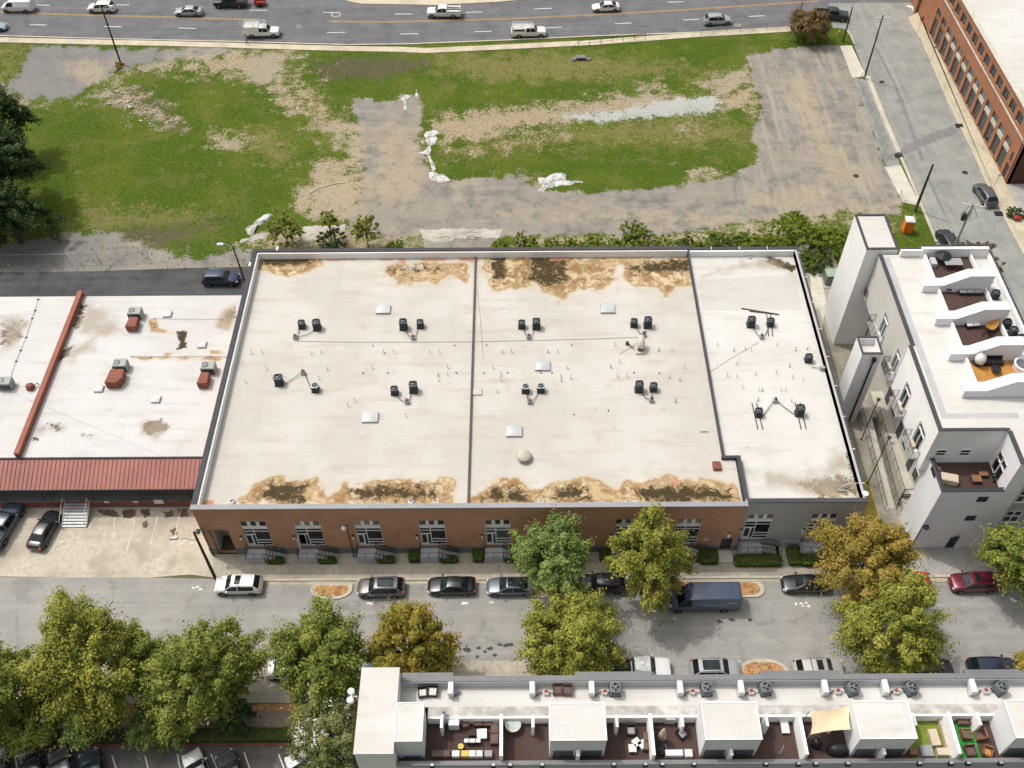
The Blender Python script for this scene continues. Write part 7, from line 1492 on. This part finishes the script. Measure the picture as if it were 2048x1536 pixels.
t = thing('utility_pole', 'pale equipment pole with crossarms and transformer behind the apartment corner', 'utility pole', cE, 0, GP); MB().tube([(0,0,0),(0,0,hE)], [.17,.12], 10).build('shaft', M['galv'], t, False); m_ = MB(); m_.tube([(-1.4,.2,hE-.1),(1.6,-.2,hE-.3)], .07); m_.tube([(-.2,.1,hE-1.),(1.1,-.1,hE-1.)], .06); m_.tube([(.25,0,hE-2.4),(.25,0,hE-.3)], .05); m_.tube([(-.3,0,hE-2.6),(-.1,0,hE-.6)], .04); m_.build('crossarm', M['frame_white'], t, False)
m_ = MB(); m_.lathe(-.42, .1, [(.26,hE-2.6),(.28,hE-2.5),(.28,hE-1.6),(.2,hE-1.5)], 12); m_.build('transformer', M['dark_metal'], t, False); m_ = MB()
for x, z in ((-1.3,.1),(-.5,.05),(.6,-.1),(1.5,-.2)): m_.lathe(x, 0, [(.05,hE+z-.05),(.1,hE+z+.1),(.05,hE+z+.22)], 8)
m_.build('insulator', M['frame_white'], t, False); m_ = MB(); m_.tube([(.3,-.1,hE-.5),(.9,-.4,hE-1.6),(.4,-.1,hE-2.8)], .03); m_.tube([(-.4,0,hE-.4),(-1.1,-.2,hE-1.5),(-.4,0,hE-2.6)], .03); m_.build('jumper_cable', M['rubber'], t, False)
t, cG, hG = upole((431,1157), 1064, 'leaning dark pole at the corner of concrete yard and street', .17)
MB().tube([(0,.1,hG-1.9),(-1.0,.15,hG-1.4),(-2.0,.1,hG-1.25)], .05).build('lamp_arm', M['galv'], t, False); MB().bbox(-2.25,.1,.75,.28,hG-1.35,hG-1.15,.05).build('lamp_head', M['galv'], t, False)
def wire(a, c, sag, label, r=.012):
    a, c = Vector(a), Vector(c); pts = [a.lerp(c, k/16)-Vector((0, 0, sag*4*(k/16)*(1-k/16))) for k in range(17)]; tag(MB().tube(pts, r, 3, cap=False).build('overhead_wire', M['galv'], loc=a), label, 'wire', 'overhead wires along the side street')
for k, (x, l) in enumerate(((-1.25,'leftmost'), (-.4,'second from the left'), (.5,'third from the left'), (1.25,'rightmost'))):
    wire((cC.x+x, cC.y, hC-.1), (cE.x+x*1.1, cE.y, hE+.1), .5, f'thin overhead wire between the crossarm poles, {l} of four', .011)
    wire((cC.x+x, cC.y, hC-.1), (cC.x+x-12, cC.y+42, hC+1), .5, f'thin overhead wire crossing the main road from the crossarm, {l} of four', .011)
    wire((cE.x+x*1.1, cE.y, hE+.1), (cE.x+x+2, cE.y-45, hE), .5, f'thin overhead wire beyond the transformer pole, {l} of four', .011)
wire((cC.x, cC.y, hC-2), (cD.x, cD.y, hD-.3), .6, 'dark service cable from the crossarm pole to the cut off pole', .03)
o = tag(MB().tube([(-90, 93, 9), (-60, 72, 7.2), (-31.6, 58.3, 7.6)], .012, 3).build('overhead_wire', M['wire'], loc=(-90, 93, 9)), 'thin wire slanting over the left white roof', 'wire')
GLP = 'street lamps'
def lamp(base, top_y, label, hx, hm='dark_metal', m_='black_metal', z0=0.13, arm=.5, r=.06, head=(.28,.28,.42)):
    c = G(*base, z0); h = proj_at(top_y, c.x, c.y)-z0; t = thing('street_lamp', label, 'street lamp', c, 0, GLP); MB().tube([(0,0,0),(0,0,.7),(0,0,h)], [r*1.5, r, r*.7], 8).build('post', M[m_], t, False); m_ = MB(); m_.tube([(0,0,h-.15),(hx*arm,0,h+.0),(hx*arm,0,h-.2)], .03); m_.build('bracket', M['black_metal'], t, False)
    m_ = MB(); m_.lathe(hx*arm, 0, [(.05,h-.15),(head[0]*.8,h-.3),(head[0],h-.45),(head[1]*.7,h-.3-head[2])], 10); m_.build('lamp_head', M[hm], t, False); return t
lamp((428,1112), 1058, 'black street lamp at the left corner of the brick warehouse', -1, 'ac_grey'); lamp((708,1113), 1051, 'black street lamp in front of the third entrance with grey head', -1, 'frame', z0=.13, arm=.3); lamp((1820,1098), 1050, 'black street lamp in front of the white apartment wall', 1, 'dark_metal', arm=.4)
c = G(494,577); h = proj_at(489, c.x, c.y); t = thing('street_lamp', 'dark lamp post with white cobra head beside the blue SUV', 'street lamp', c, 0, GLP); MB().tube([(0,0,0),(-.1,0,h*.5),(-.25,0,h-.3)], [.13,.11,.08], 8).build('post', M['pole_wood'], t, False); MB().tube([(-.2,0,h-.5),(-.9,.1,h-.1),(-1.4,.1,h)], .04).build('lamp_arm', M['galv'], t, False); MB().bbox(-1.75,.1,.8,.34,h-.12,h+.1,.06).build('lamp_head', M['lamp_glass'], t, False); MB().cyl(0,0,1.1,1.6,.16,10).build('band', M['rust_red'], t, False)
c = G(703,1393,9.0); t = thing('street_lamp', 'twin white floodlight on a post beside the white corner block', 'street lamp', (c.x, c.y, 0), 0, GLP); MB().tube([(.4,0,0),(.4,0,9)], .08).build('post', M['galv'], t, False); MB().tube([(.4,0,9),(0,0,9.1),(0,.35,9.1),(0,-.35,9.1)], .05).build('bracket', M['frame_white'], t, False)
for y in (-.38, .38): m_ = MB(); m_.lathe(-.05, y, [(.1,8.85),(.3,8.95),(.3,9.25),(.15,9.35)], 14); m_.build('lamp_head', M['plastic_white'], t, False)
c = G(1531,1350); h = proj_at(1326, c.x, c.y); t = thing('sign_post', 'thin dark post standing in the half round mulch island', 'post', (c.x, c.y, .15)); MB().tube([(0,0,0),(0,0,2.6)], .035).build('post', M['dark_metal'], t, False); MB().cyl(0,0,0,.15,.09,10).build('base', M['dark_metal'], t, False)
for px, ty, l in (((1735,968), 876, 'tall black lamp post in the alley beside the ramp'), ((1722,880), 800, 'black lamp post in the alley near the lift tower')):
    c = G(*px); h = proj_at(ty, c.x, c.y); t = thing('alley_lamp', l, 'street lamp', c, 0, 'black lamp posts in the alley'); MB().tube([(0,0,0),(0,0,.6),(0,0,h)], [.09,.06,.05], 8).build('post', M['black_metal'], t, False); MB().lathe(0,0,[(.05,h-.05),(.2,h),(.22,h+.15),(.08,h+.3)],10).build('lamp_head', M['dark_metal'], t, False)
# alley gate frame
c = G(1806,1010); t = thing('gate_frame', 'black metal gate frame at the foot of the alley ramp', 'gate', c); m_ = MB(); x0, x1 = -.6, 1.2; m_.tube([(x0,0,0),(x0,0,3.0),(x1,0,3.0),(x1,0,0)], .06); m_.tube([(x0,0,.2),(x1,0,.2)], .04); m_.build('frame', M['black_metal'], t, False); m_ = MB(); rail_run(m_, [(x0+.1,.02,.25),(x1-.1,.02,.25)], 1.3, 1.5, .02, .14); m_.build('gate_leaf', M['black_metal'], t, False)
# signs, hydrant, boxes
def sign(base, top_y, label, shape, m_, z0=.13):
    c = G(*base, z0); h = max(2.0, proj_at(top_y, c.x, c.y)-z0); t = thing('road_sign', label, 'sign', c, 0, None); MB().tube([(0,0,0),(0,0,h)], .035).build('post', M['galv'], t, False); b_ = MB(); n = 8 if shape == 'oct' else 4; r_ = .38 if n == 8 else .3; a0 = PI/n
    b_.add([(r_*math.cos(a0+2*PI*k/n), y, h-.1+r_*math.sin(a0+2*PI*k/n)) for y in (-.05, -.03) for k in range(n)], [tuple(range(n)), tuple(range(2*n-1, n-1, -1))]+[(k, n+k, n+(k+1)%n, (k+1)%n) for k in range(n)]); b_.build('plate', M[m_], t, False); return t, h
t, h = sign((1836,63), 36, 'red stop sign on the corner pavement by the brick factory', 'oct', 'red'); 
cu = bpy.data.curves.new('lettering', 'FONT'); cu.body = 'STOP'; cu.size = .26; cu.extrude = .003; cu.align_x = 'CENTER'; tmp = bpy.data.objects.new('lettering', cu); COL.objects.link(tmp); bpy.context.view_layer.update(); me = bpy.data.meshes.new_from_object(tmp.evaluated_get(bpy.context.evaluated_depsgraph_get())); bpy.data.objects.remove(tmp); me.materials.clear(); me.materials.append(M['lettering']); o = bpy.data.objects.new('lettering', me); COL.objects.link(o); o.parent = t; o.location = (0, -.055, h-.2); o.rotation_euler = (PI/2, 0, 0)
sign((1862,121), 92, 'plain sign post halfway along the factory pavement', 'sq', 'galv'); sign((1989,372), 349, 'pale sign post beside the dark grey SUV', 'sq', 'plastic_white'); sign((1964,298), 290, 'small sign stub against the factory windows', 'sq', 'dark_metal')
c = G(1677,70); t = thing('fire_hydrant', 'small yellow fire hydrant on the corner grass', 'hydrant', c); MB().lathe(0,0,[(.2,0),(.2,.08),(.14,.1),(.14,.6),(.18,.62),(.12,.78),(.03,.82)],12).build('barrel', M['yellow'], t, False); MB().tube([(-.26,0,.45),(.26,0,.45)], .07).build('nozzle', M['yellow'], t, False)
c = G(1812,462); t = thing('portable_toilet', 'orange portable toilet with white roof by the side street', 'portable toilet', c, R(-6)); MB().box(-.58,.58,-.58,.58,.06,2.05).build('cabin', M['orange'], t, False); m_ = MB(); m_.add([(-.64,-.64,2.05),(.64,-.64,2.05),(.64,.64,2.05),(-.64,.64,2.05),(-.5,-.5,2.2),(.5,-.5,2.2),(.5,.5,2.2),(-.5,.5,2.2),(-.15,-.15,2.36),(.15,-.15,2.36),(.15,.15,2.36),(-.15,.15,2.36)], [(k, (k+1)%4, 4+(k+1)%4, 4+k) for k in range(4)]+[(4+k, 4+(k+1)%4, 8+(k+1)%4, 8+k) for k in range(4)]+[(8,9,10,11)]); m_.build('roof', M['plastic_white'], t, False); MB().box(-.4,.4,-.62,-.585,.12,1.95).build('door', M['orange'], t, False); MB().box(-.66,.66,-.66,.66,0,.06).build('skid', M['dark_metal'], t, False); MB().tube([(.4,.45,2.05),(.4,.45,2.5)], .05).build('vent_pipe', M['plastic_white'], t, False)
c = G(1660,563); t = thing('transformer_box', 'green transformer cabinet at the foot of the stair tower', 'transformer', c); MB().bbox(0,0,1.7,1.5,.1,1.55,.04).build('cabinet', M['green_box'], t, False); MB().box(-.85,.85,-.79,-.755,.2,1.4).build('door', M['foundation'], t, False); MB().box(-1.05,1.05,-1.3,.95,0,.1).build('pad', M['concrete_grey'], t, False); MB().bbox(0,0,1.75,1.55,1.551,1.62,.03).build('lid', mat('pale_green', (.26,.34,.27), .5, .1, 5, 1.), t, False)
for px, l in (((1918,252),'storm drain on the factory pavement kerb'), ((1797,312),'storm drain at the broken kerb of the vacant lot'), ((1997,428),'storm drain beside the dark grey SUV'), ((1475,52),'storm drain grate by the main road kerb')):
    c = G(*px, .02); t = thing('storm_drain', l, 'drain', c); MB().box(-.55,.55,-.42,.42,0,.14).build('frame', M['concrete_light'] if px[1] == 52 else M['iron'], t, False); m_ = MB()
    for k in range(7): m_.box(-.45+k*.13,-.38+k*.13,-.34,.34,.14,.155)
    m_.build('grate', M['plastic_black'], t, False)
for px, l in (((1764,164),'round manhole cover on the upper side street'), ((1712,352),'round manhole cover in the worn asphalt lot'), ((1930,345),'small valve cover on the lower side street')):
    c = G(*px, .012); tag(MB().lathe(c.x, c.y, [(.42,.012),(.42,.03),(.34,.032)], 20).build('manhole_cover', M['iron'], loc=c), l, 'manhole cover')
# pale washout patches and tarps on the vacant lot
def blob(px, label, z=.06, m_='white_tarp', name='concrete_patch', cat='concrete patch', group='white washout patches on the vacant lot'):
    pts = poly(px); c = sum((Vector(p) for p in pts), Vector((0, 0)))/len(pts); fine = []
    for i in range(len(pts)):
        a, e = Vector(pts[i]), Vector(pts[(i+1)%len(pts)]); k = max(1, int((e-a).length/.45))
        for j in range(k): p = a.lerp(e, j/k); fine.append(tuple(p+Vector((random.uniform(-.2,.2), random.uniform(-.2,.2)))))
    o = MB(); n = len(fine); inn = [tuple(c+(Vector(p)-c)*.8) for p in fine]; ct = [tuple(c+(Vector(p)-c)*.35) for p in fine]
    o.add([(x, y, 0.001) for x, y in fine]+[(x, y, z*.75+random.uniform(0,.08)) for x, y in inn]+[(x, y, z+random.uniform(0,.16)) for x, y in ct], [(k, (k+1)%n, n+(k+1)%n, n+k) for k in range(n)]+[(n+k, n+(k+1)%n, 2*n+(k+1)%n, 2*n+k) for k in range(n)]+[tuple(range(2*n, 3*n))])
    tag(o.build(name, M[m_], loc=(c.x, c.y, 0)), label, cat, group)
zz = lambda L: [(480+a/4.8, 180+q/4.8) for a, q in L]
blob(zz([(1770,440),(1790,400),(1850,375),(1935,415),(1890,440),(1890,490),(1845,525),(1800,530),(1780,500)]), 'rounded white patch at the top of the washout trail'); blob(zz([(1730,505),(1755,475),(1775,495),(1770,515)]), 'tiny white patch left of the rounded one')
blob(zz([(1795,530),(1825,535),(1835,590),(1830,640),(1860,720),(1875,785),(1855,780),(1830,720),(1810,640),(1790,600),(1740,610),(1720,600),(1790,570)]), 'thin white washout trail joining the two bigger patches', .04); blob(zz([(1805,815),(1830,780),(1870,785),(1920,810),(1980,820),(2010,860),(1960,880),(1880,880),(1835,865)]), 'white wedge shaped patch at the lower end of the trail')
z5b = lambda L: [(680+a/2.926, q/2.926) for a, q in L]
blob(z5b([(1160,1045),(1215,1035),(1250,1010),(1300,1008),(1325,1025),(1322,1065),(1415,1060),(1415,1070),(1320,1085),(1250,1090),(1190,1118),(1165,1110),(1185,1080),(1162,1070)]), 'largest white patch at the asphalt edge in mid lot')
blob(zz([(40,1345),(140,1270),(200,1215),(280,1188),(308,1210),(290,1240),(220,1290),(150,1340),(135,1385),(90,1380)]), 'long white crumpled tarp lying on the grass', .22, 'white_tarp', 'white_tarp', 'tarp', None)
blob(zz([(1540,80),(1570,45),(1610,40),(1640,75),(1620,95),(1600,110),(1595,190),(1580,190),(1570,110)]), 'small white concrete spill at the top of the asphalt spur', .04); blob(zz([(1690,0),(1702,2),(1700,60),(1690,62)]), 'thin white concrete streak at the corner of the asphalt spur', .03)
blob(zz([(0,1445),(60,1430),(140,1390),(250,1370),(250,1440),(160,1450),(0,1475)]), 'broken tan concrete slab edge behind the warehouse', .08, 'concrete', 'concrete_slab', 'concrete slab', 'old slabs behind the warehouse'); blob([(598,455),(693,448),(690,462),(620,482),(604,486)], 'pale old concrete slab between the saplings', .05, 'concrete', 'concrete_slab', 'concrete slab', 'old slabs behind the warehouse'); blob([(838,460),(905,457),(1010,459),(995,475),(930,476),(905,480),(880,486),(850,480)], 'cracked pale slab behind the middle of the warehouse', .04, 'concrete', 'concrete_slab', 'concrete slab', 'old slabs behind the warehouse')
o = MB(); ln = [G(x, y, .06) for x, y in zz([(660,995),(760,940),(900,900),(1010,885)])]; o.tube(ln, .09, 6); tag(o.build('concrete_kerb', M['concrete_light'], loc=ln[0]), 'curved pale kerb fragment lying left of the asphalt spur', 'kerb')
rng = random.Random(5); rb = MB()
for k in range(170):
    if k < 80: px = 222+rng.gauss(0, 1)*12+abs(rng.gauss(0, 1))*45; py = 190+(px-222)*.42+rng.gauss(0, 1)*12
    else: px = rng.uniform(60, 1600); py = rng.uniform(110, 440)
    c = G(px, py); s = rng.uniform(.05, .14) if k >= 80 else (rng.uniform(.05, .16) if k % 7 else rng.uniform(.2, .4)); rb.bbox(c.x, c.y, s*1.6, s, -.02, s*.55, s*.15, 0, rng.uniform(0, 3))
rb = rb.build('rubble', M['concrete']); rb['kind'] = 'stuff'; rb['label'] = 'broken concrete rubble scattered over the vacant lot'; rb['category'] = 'rubble'
# culvert head, bouquet at the pole
c = G(1162,118); t = thing('culvert_head', 'dark stone culvert head in the grass bank', 'culvert', c); m_ = MB(); m_.bbox(0,0,1.8,1.0,0,.55,.15); m_.bbox(-1.1,-.3,.9,.7,0,.35,.1,0,.5); m_.bbox(1.1,-.2,.9,.7,0,.3,.1,0,-.4); m_.build('stone', M['foundation'], t, False); m_ = MB(); m_.box(-.6,.6,-.53,-.505,.05,.42); m_.build('opening', M['plastic_black'], t, False)
bush(237, 131, .9, .45, 'leaf_orange', 'orange flowering weed clump at the foot of the dark leaning pole', 91, 26, .12)
# grass tufts and weeds of the lot
g_ = np.random.default_rng(9); n = 0; TV = []; TF = []
def in_lot(x, y): return True
TP = []
for poly_px, cnt in (([(0,90),(640,100),(640,440),(0,460)], 2600), ([(600,110),(1500,120),(1500,360),(860,340),(700,230)], 2600), ([(1400,440),(1700,430),(1700,500),(1400,495)], 700), ([(700,380),(1700,380),(1700,470),(700,490)], 500), ([(1540,80),(1680,65),(1690,88),(1560,95)], 200), ([(0,470),(500,490),(500,540),(0,545)], 250)):
    P4 = np.array(poly(poly_px)); lo_, hi_ = P4.min(0), P4.max(0); pts = g_.uniform(lo_, hi_, (cnt*3, 2)); ins = sdf(pts[:, 0], pts[:, 1], P4) > 0; pts = pts[ins][:cnt]
    a_in = np.maximum.reduce([region(pts[:, 0], pts[:, 1], poly(p), .8) for p in [A1, A2]+D_+W_]); pts = pts[a_in < .4]; TP.append(pts)
TP = np.concatenate(TP); V = []; 
for (x, y) in TP:
    s = g_.uniform(.07, .2)
    for k in range(5):
        a = g_.uniform(0, 6.28); w = s*.22; dx, dy = math.cos(a)*s*.7, math.sin(a)*s*.7; px_, py_ = -math.sin(a)*w, math.cos(a)*w
        V += [(x-px_, y-py_, 0), (x+px_, y+py_, 0), (x+dx+px_*.4, y+dy+py_*.4, s*.8), (x+dx-px_*.4, y+dy-py_*.4, s*.8)]
me = bpy.data.meshes.new('grass_tufts'); N = len(V)//4; me.from_pydata(V, [], [(4*i, 4*i+1, 4*i+2, 4*i+3) for i in range(N)]); at = me.attributes.new('tint', 'FLOAT', 'FACE'); at.data.foreach_set('value', g_.uniform(0, 1, N).astype(np.float32)); me.materials.append(M['leaf_weed']); o = bpy.data.objects.new('grass_tufts', me); COL.objects.link(o); o['kind'] = 'stuff'; o['label'] = 'rough grass tufts and weeds of the vacant lot'; o['category'] = 'grass'
# fences
b = NB('chain_link'); x, y, z = b.sep(b.pos()); u = b.m('ADD', x, y)
d1 = b.m('ABSOLUTE', b.m('SUBTRACT', b.m('FRACT', b.m('MULTIPLY', b.m('ADD', u, z), 7.)), .5)); d2 = b.m('ABSOLUTE', b.m('SUBTRACT', b.m('FRACT', b.m('MULTIPLY', b.m('SUBTRACT', u, z), 7.)), .5))
al = b.m('LESS_THAN', b.m('MINIMUM', d1, d2), .035); p = b.n('ShaderNodeBsdfPrincipled', {'Base Color': (.28,.29,.30), 'Roughness': .5, 'Metallic': .6}); tp = b.n('ShaderNodeBsdfTransparent'); mx = b.n('ShaderNodeMixShader', {0: al, 1: tp.outputs[0], 2: p.outputs[0]}); b.t.links.new(mx.outputs[0], b.out.inputs[0]); M['chain_link'] = b.mat
def chain_fence(px, h, label, lean=0., group='chain link fences', rails=True):
    pts = [G(*q) for q in px]; t = thing('chain_link_fence', label, 'fence', pts[0], 0, group); pm = MB(); rm = MB(); mm = MB()
    for i in range(len(pts)-1):
        a, c = pts[i]-pts[0], pts[i+1]-pts[0]; n = max(1, round((c-a).length/2.8)); d = (c-a).normalized(); off = Vector((-d.y, d.x, 0))*lean
        for k in range(n+(i == len(pts)-2)): q = a.lerp(c, k/n); o_ = MB(); o_.tube([q, q+off+Vector((0,0,h))], .035, 6); o_.build('post', M['galv'], t, False)
        rm.tube([a+off+Vector((0,0,h-.04)), c+off+Vector((0,0,h-.04))], .025, 5); e = Vector((0,0,.03)); mm.add([a+e, c+e, c+off+Vector((0,0,h-.05)), a+off+Vector((0,0,h-.05))], [(0,1,2,3)])
    if rails: rm.build('top_rail', M['galv'], t, False)
    mm.build('mesh', M['chain_link'], t, False)
chain_fence([(1716,165),(1740,228),(1757,270),(1769,330)], 1.8, 'leaning chain link fence between the vacant lot and side street', .35); chain_fence([(1800,395),(1806,415),(1829,424)], 1.5, 'bent chain link remnant beside the thick cut off pole', -.2)
chain_fence([(-40,532),(50,530),(140,529),(200,526),(240,524),(300,521)], 1.9, 'chain link fence along the dark back lane on the left'); chain_fence([(1400,72),(1480,64),(1560,57),(1612,53)], 1.4, 'low chain link fence between the main pavement and corner grass')
a, c = G(1157,94), G(1290,79); t = thing('iron_fence', 'black iron guard rail at the top of the grass bank', 'fence', a); m_ = MB(); d = c-a
for k in range(7): q = d*(k/6); MB().tube([q, q+Vector((0,0,1.15))], .04).build('post', M['iron'], t, False)
m_.tube([Vector((0,0,1.1)), d+Vector((0,0,1.1))], .035); m_.tube([Vector((0,0,.55)), d+Vector((0,0,.55))], .025); m_.tube([Vector((0,0,1.1)), Vector((-1.,-1.4,.9)), Vector((-1.1,-1.5,0))], .035); m_.build('rail', M['iron'], t, False)
# road cone and bin details near the factory, red object on forecourt
c = G(2033,440,.1); t = thing('red_barrow', 'red wheelbarrow-like cart below the concrete platform', 'cart', c); MB().bbox(0,0,1.0,.7,.3,.65,.1).build('tray', M['red'], t, False); MB().tube([(-.3,-.1,.2),(-.3,.1,.2)], .2, 12).build('wheel', M['rubber'], t, False); MB().tube([(.4,.3,.4),(1.1,.3,.6)], .03).build('handle', M['dark_metal'], t, False)
bush(2030, 425, 1.3, .8, 'leaf_dark', 'dark shrub under the concrete platform', 92, 40, .13)

# ------------------------------------------------------------------ the pedestrian on the main-road pavement
def person(px, label, top='cloth_grey', legs='cloth_dark', h=1.76, rz=0.):
    c = G(*px, .1); t = thing('person', label, 'person', c, rz)
    J = {'pel': (0,0,.95), 'bel': (.01,0,1.08), 'che': (.03,0,1.32), 'nek': (.04,0,1.49), 'hd0': (.05,0,1.57), 'hd1': (.06,0,1.66), 'hd2': (.055,0,1.74),
         'lh': (0,.10,.92), 'lk': (.20,.10,.50), 'la': (.12,.10,.09), 'lt': (.30,.11,.03), 'rh': (0,-.10,.92), 'rk': (-.02,-.10,.48), 'ra': (-.30,-.10,.14), 'rt': (-.16,-.11,.03),
         'ls': (.03,.19,1.42), 'le': (-.12,.25,1.15), 'lw': (-.02,.25,.92), 'rs': (.03,-.19,1.42), 're': (.10,-.25,1.15), 'rw': (.30,-.23,.98)}
    rad = {'pel': (.15,.115), 'bel': (.14,.105), 'che': (.17,.115), 'nek': (.06,.06), 'hd0': (.07,.075), 'hd1': (.085,.10), 'hd2': (.06,.07), 'lh': (.09,.09), 'lk': (.06,.06), 'la': (.04,.04), 'lt': (.035,.035), 'ls': (.065,.065), 'le': (.045,.045), 'lw': (.03,.03)}
    E_ = [('pel','bel'),('bel','che'),('che','nek'),('nek','hd0'),('hd0','hd1'),('hd1','hd2'),('pel','lh'),('lh','lk'),('lk','la'),('la','lt'),('pel','rh'),('rh','rk'),('rk','ra'),('ra','rt'),('che','ls'),('ls','le'),('le','lw'),('che','rs'),('rs','re'),('re','rw')]
    hands = []
    for s in 'lr':
        w = Vector(J[s+'w']); d = (w-Vector(J[s+'e'])).normalized(); J[s+'p'] = tuple(w+d*.08); rad[s+'p'] = (.028,.036); E_.append((s+'w', s+'p'))
        for k, (oy, ln) in enumerate(((-.028,.07),(-.01,.085),(.01,.08),(.028,.065))):
            J[f'{s}f{k}'] = tuple(w+d*(.10+ln*.5)+Vector((0,oy,0))); J[f'{s}g{k}'] = tuple(w+d*(.10+ln)+Vector((.015,oy,0))); rad[f'{s}f{k}'] = (.009,.009); rad[f'{s}g{k}'] = (.007,.007); E_ += [(s+'p', f'{s}f{k}'), (f'{s}f{k}', f'{s}g{k}')]
        J[s+'th'] = tuple(w+d*.07+Vector((.045,0,0))); rad[s+'th'] = (.009,.009); E_.append((s+'w', s+'th'))
    ks = list(J); me = bpy.data.meshes.new('body'); me.from_pydata([J[k] for k in ks], [(ks.index(a), ks.index(e)) for a, e in E_], []); o = bpy.data.objects.new('body', me); COL.objects.link(o); o.parent = t
    md = o.modifiers.new('skin', 'SKIN'); o.modifiers.new('sub', 'SUBSURF').levels = 1; o.modifiers['sub'].render_levels = 2
    for i, k in enumerate(ks): r_ = rad.get(k) or rad.get('l'+k[1:]) or (.05,.05); me.skin_vertices[0].data[i].radius = r_; me.skin_vertices[0].data[i].use_root = k == 'pel'
    md.use_smooth_shade = True
    bpy.context.view_layer.update(); ev = o.evaluated_get(bpy.context.evaluated_depsgraph_get()); full = bpy.data.meshes.new_from_object(ev); o.modifiers.clear(); o.data = full; full.materials.clear()
    for m_ in (M['skin'], M[top], M[legs], M['plastic_black']): full.materials.append(m_)
    for f in full.polygons:
        z = f.center.z; x, y, _ = f.center; arm = abs(y) > .2 or (x > .2 and z > .9)
        f.material_index = 3 if z < .10 else (2 if z < .98 and not arm else (1 if z < 1.5 and not (arm and z < 1.1) else 0)); f.use_smooth = True
    m_ = MB(); m_.lathe(.045, 0, [(.105,1.66),(.108,1.72),(.09,1.79),(.03,1.82)], 12, smooth=True); m_.build('hair', M['plastic_black'], t, False)
    m_ = MB(); m_.tube([(.14,0,1.655),(.165,0,1.635)], .015); m_.build('nose', M['skin'], t, False); m_ = MB()
    for s in (-1, 1): m_.box(.135,.142,s*.035-.012,s*.035+.012,1.665,1.68)
    m_.box(.135,.14,-.025,.025,1.595,1.605); m_.build('face', M['plastic_black'], t, False); return t
person((495,88), 'pedestrian in grey top and dark trousers walking on the main road pavement', rz=R(200))

# ------------------------------------------------------------------ light, sky, camera
w = bpy.data.worlds.new('World'); S.world = w; w.use_nodes = True; nt = w.node_tree; bg = nt.nodes['Background']
sky = nt.nodes.new('ShaderNodeTexSky'); sky.sky_type = 'NISHITA'; sky.sun_disc = False; sun_to = Vector((-.48, .285, 1.)).normalized()
sky.sun_elevation = math.asin(sun_to.z); sky.sun_rotation = math.atan2(sun_to.x, sun_to.y); sky.air_density = 2.2; sky.dust_density = 9.0; sky.ozone_density = 1.0
hs = nt.nodes.new('ShaderNodeHueSaturation'); hs.inputs['Saturation'].default_value = .35; nt.links.new(sky.outputs[0], hs.inputs['Color']); nt.links.new(hs.outputs[0], bg.inputs[0]); bg.inputs[1].default_value = .15
ld = bpy.data.lights.new('sun', 'SUN'); ld.energy = 2.15; ld.angle = R(.53); ld.color = (1., .97, .92); lo_ = bpy.data.objects.new('sun', ld); COL.objects.link(lo_); lo_.rotation_euler = sun_to.to_track_quat('Z', 'Y').to_euler(); lo_.location = (0, 60, 120)
cd = bpy.data.cameras.new('camera'); co = bpy.data.objects.new('camera', cd); COL.objects.link(co); S.camera = co
cd.sensor_fit = 'HORIZONTAL'; cd.sensor_width = 36.; cd.lens = 36.*F_PX/2048; cd.clip_start = .5; cd.clip_end = 5000
co.matrix_world = Matrix(((CR.x, CU.x, -CF.x, 0), (CR.y, CU.y, -CF.y, 0), (CR.z, CU.z, -CF.z, CAM_H), (0, 0, 0, 1)))
S.view_settings.view_transform = 'Standard'; S.view_settings.look = 'None'; S.view_settings.exposure = -.08; S.view_settings.gamma = 1.
S.render.engine = 'CYCLES'; S.cycles.max_bounces = 6; S.cycles.transparent_max_bounces = 12
S.render.resolution_x = 1024; S.render.resolution_y = 768
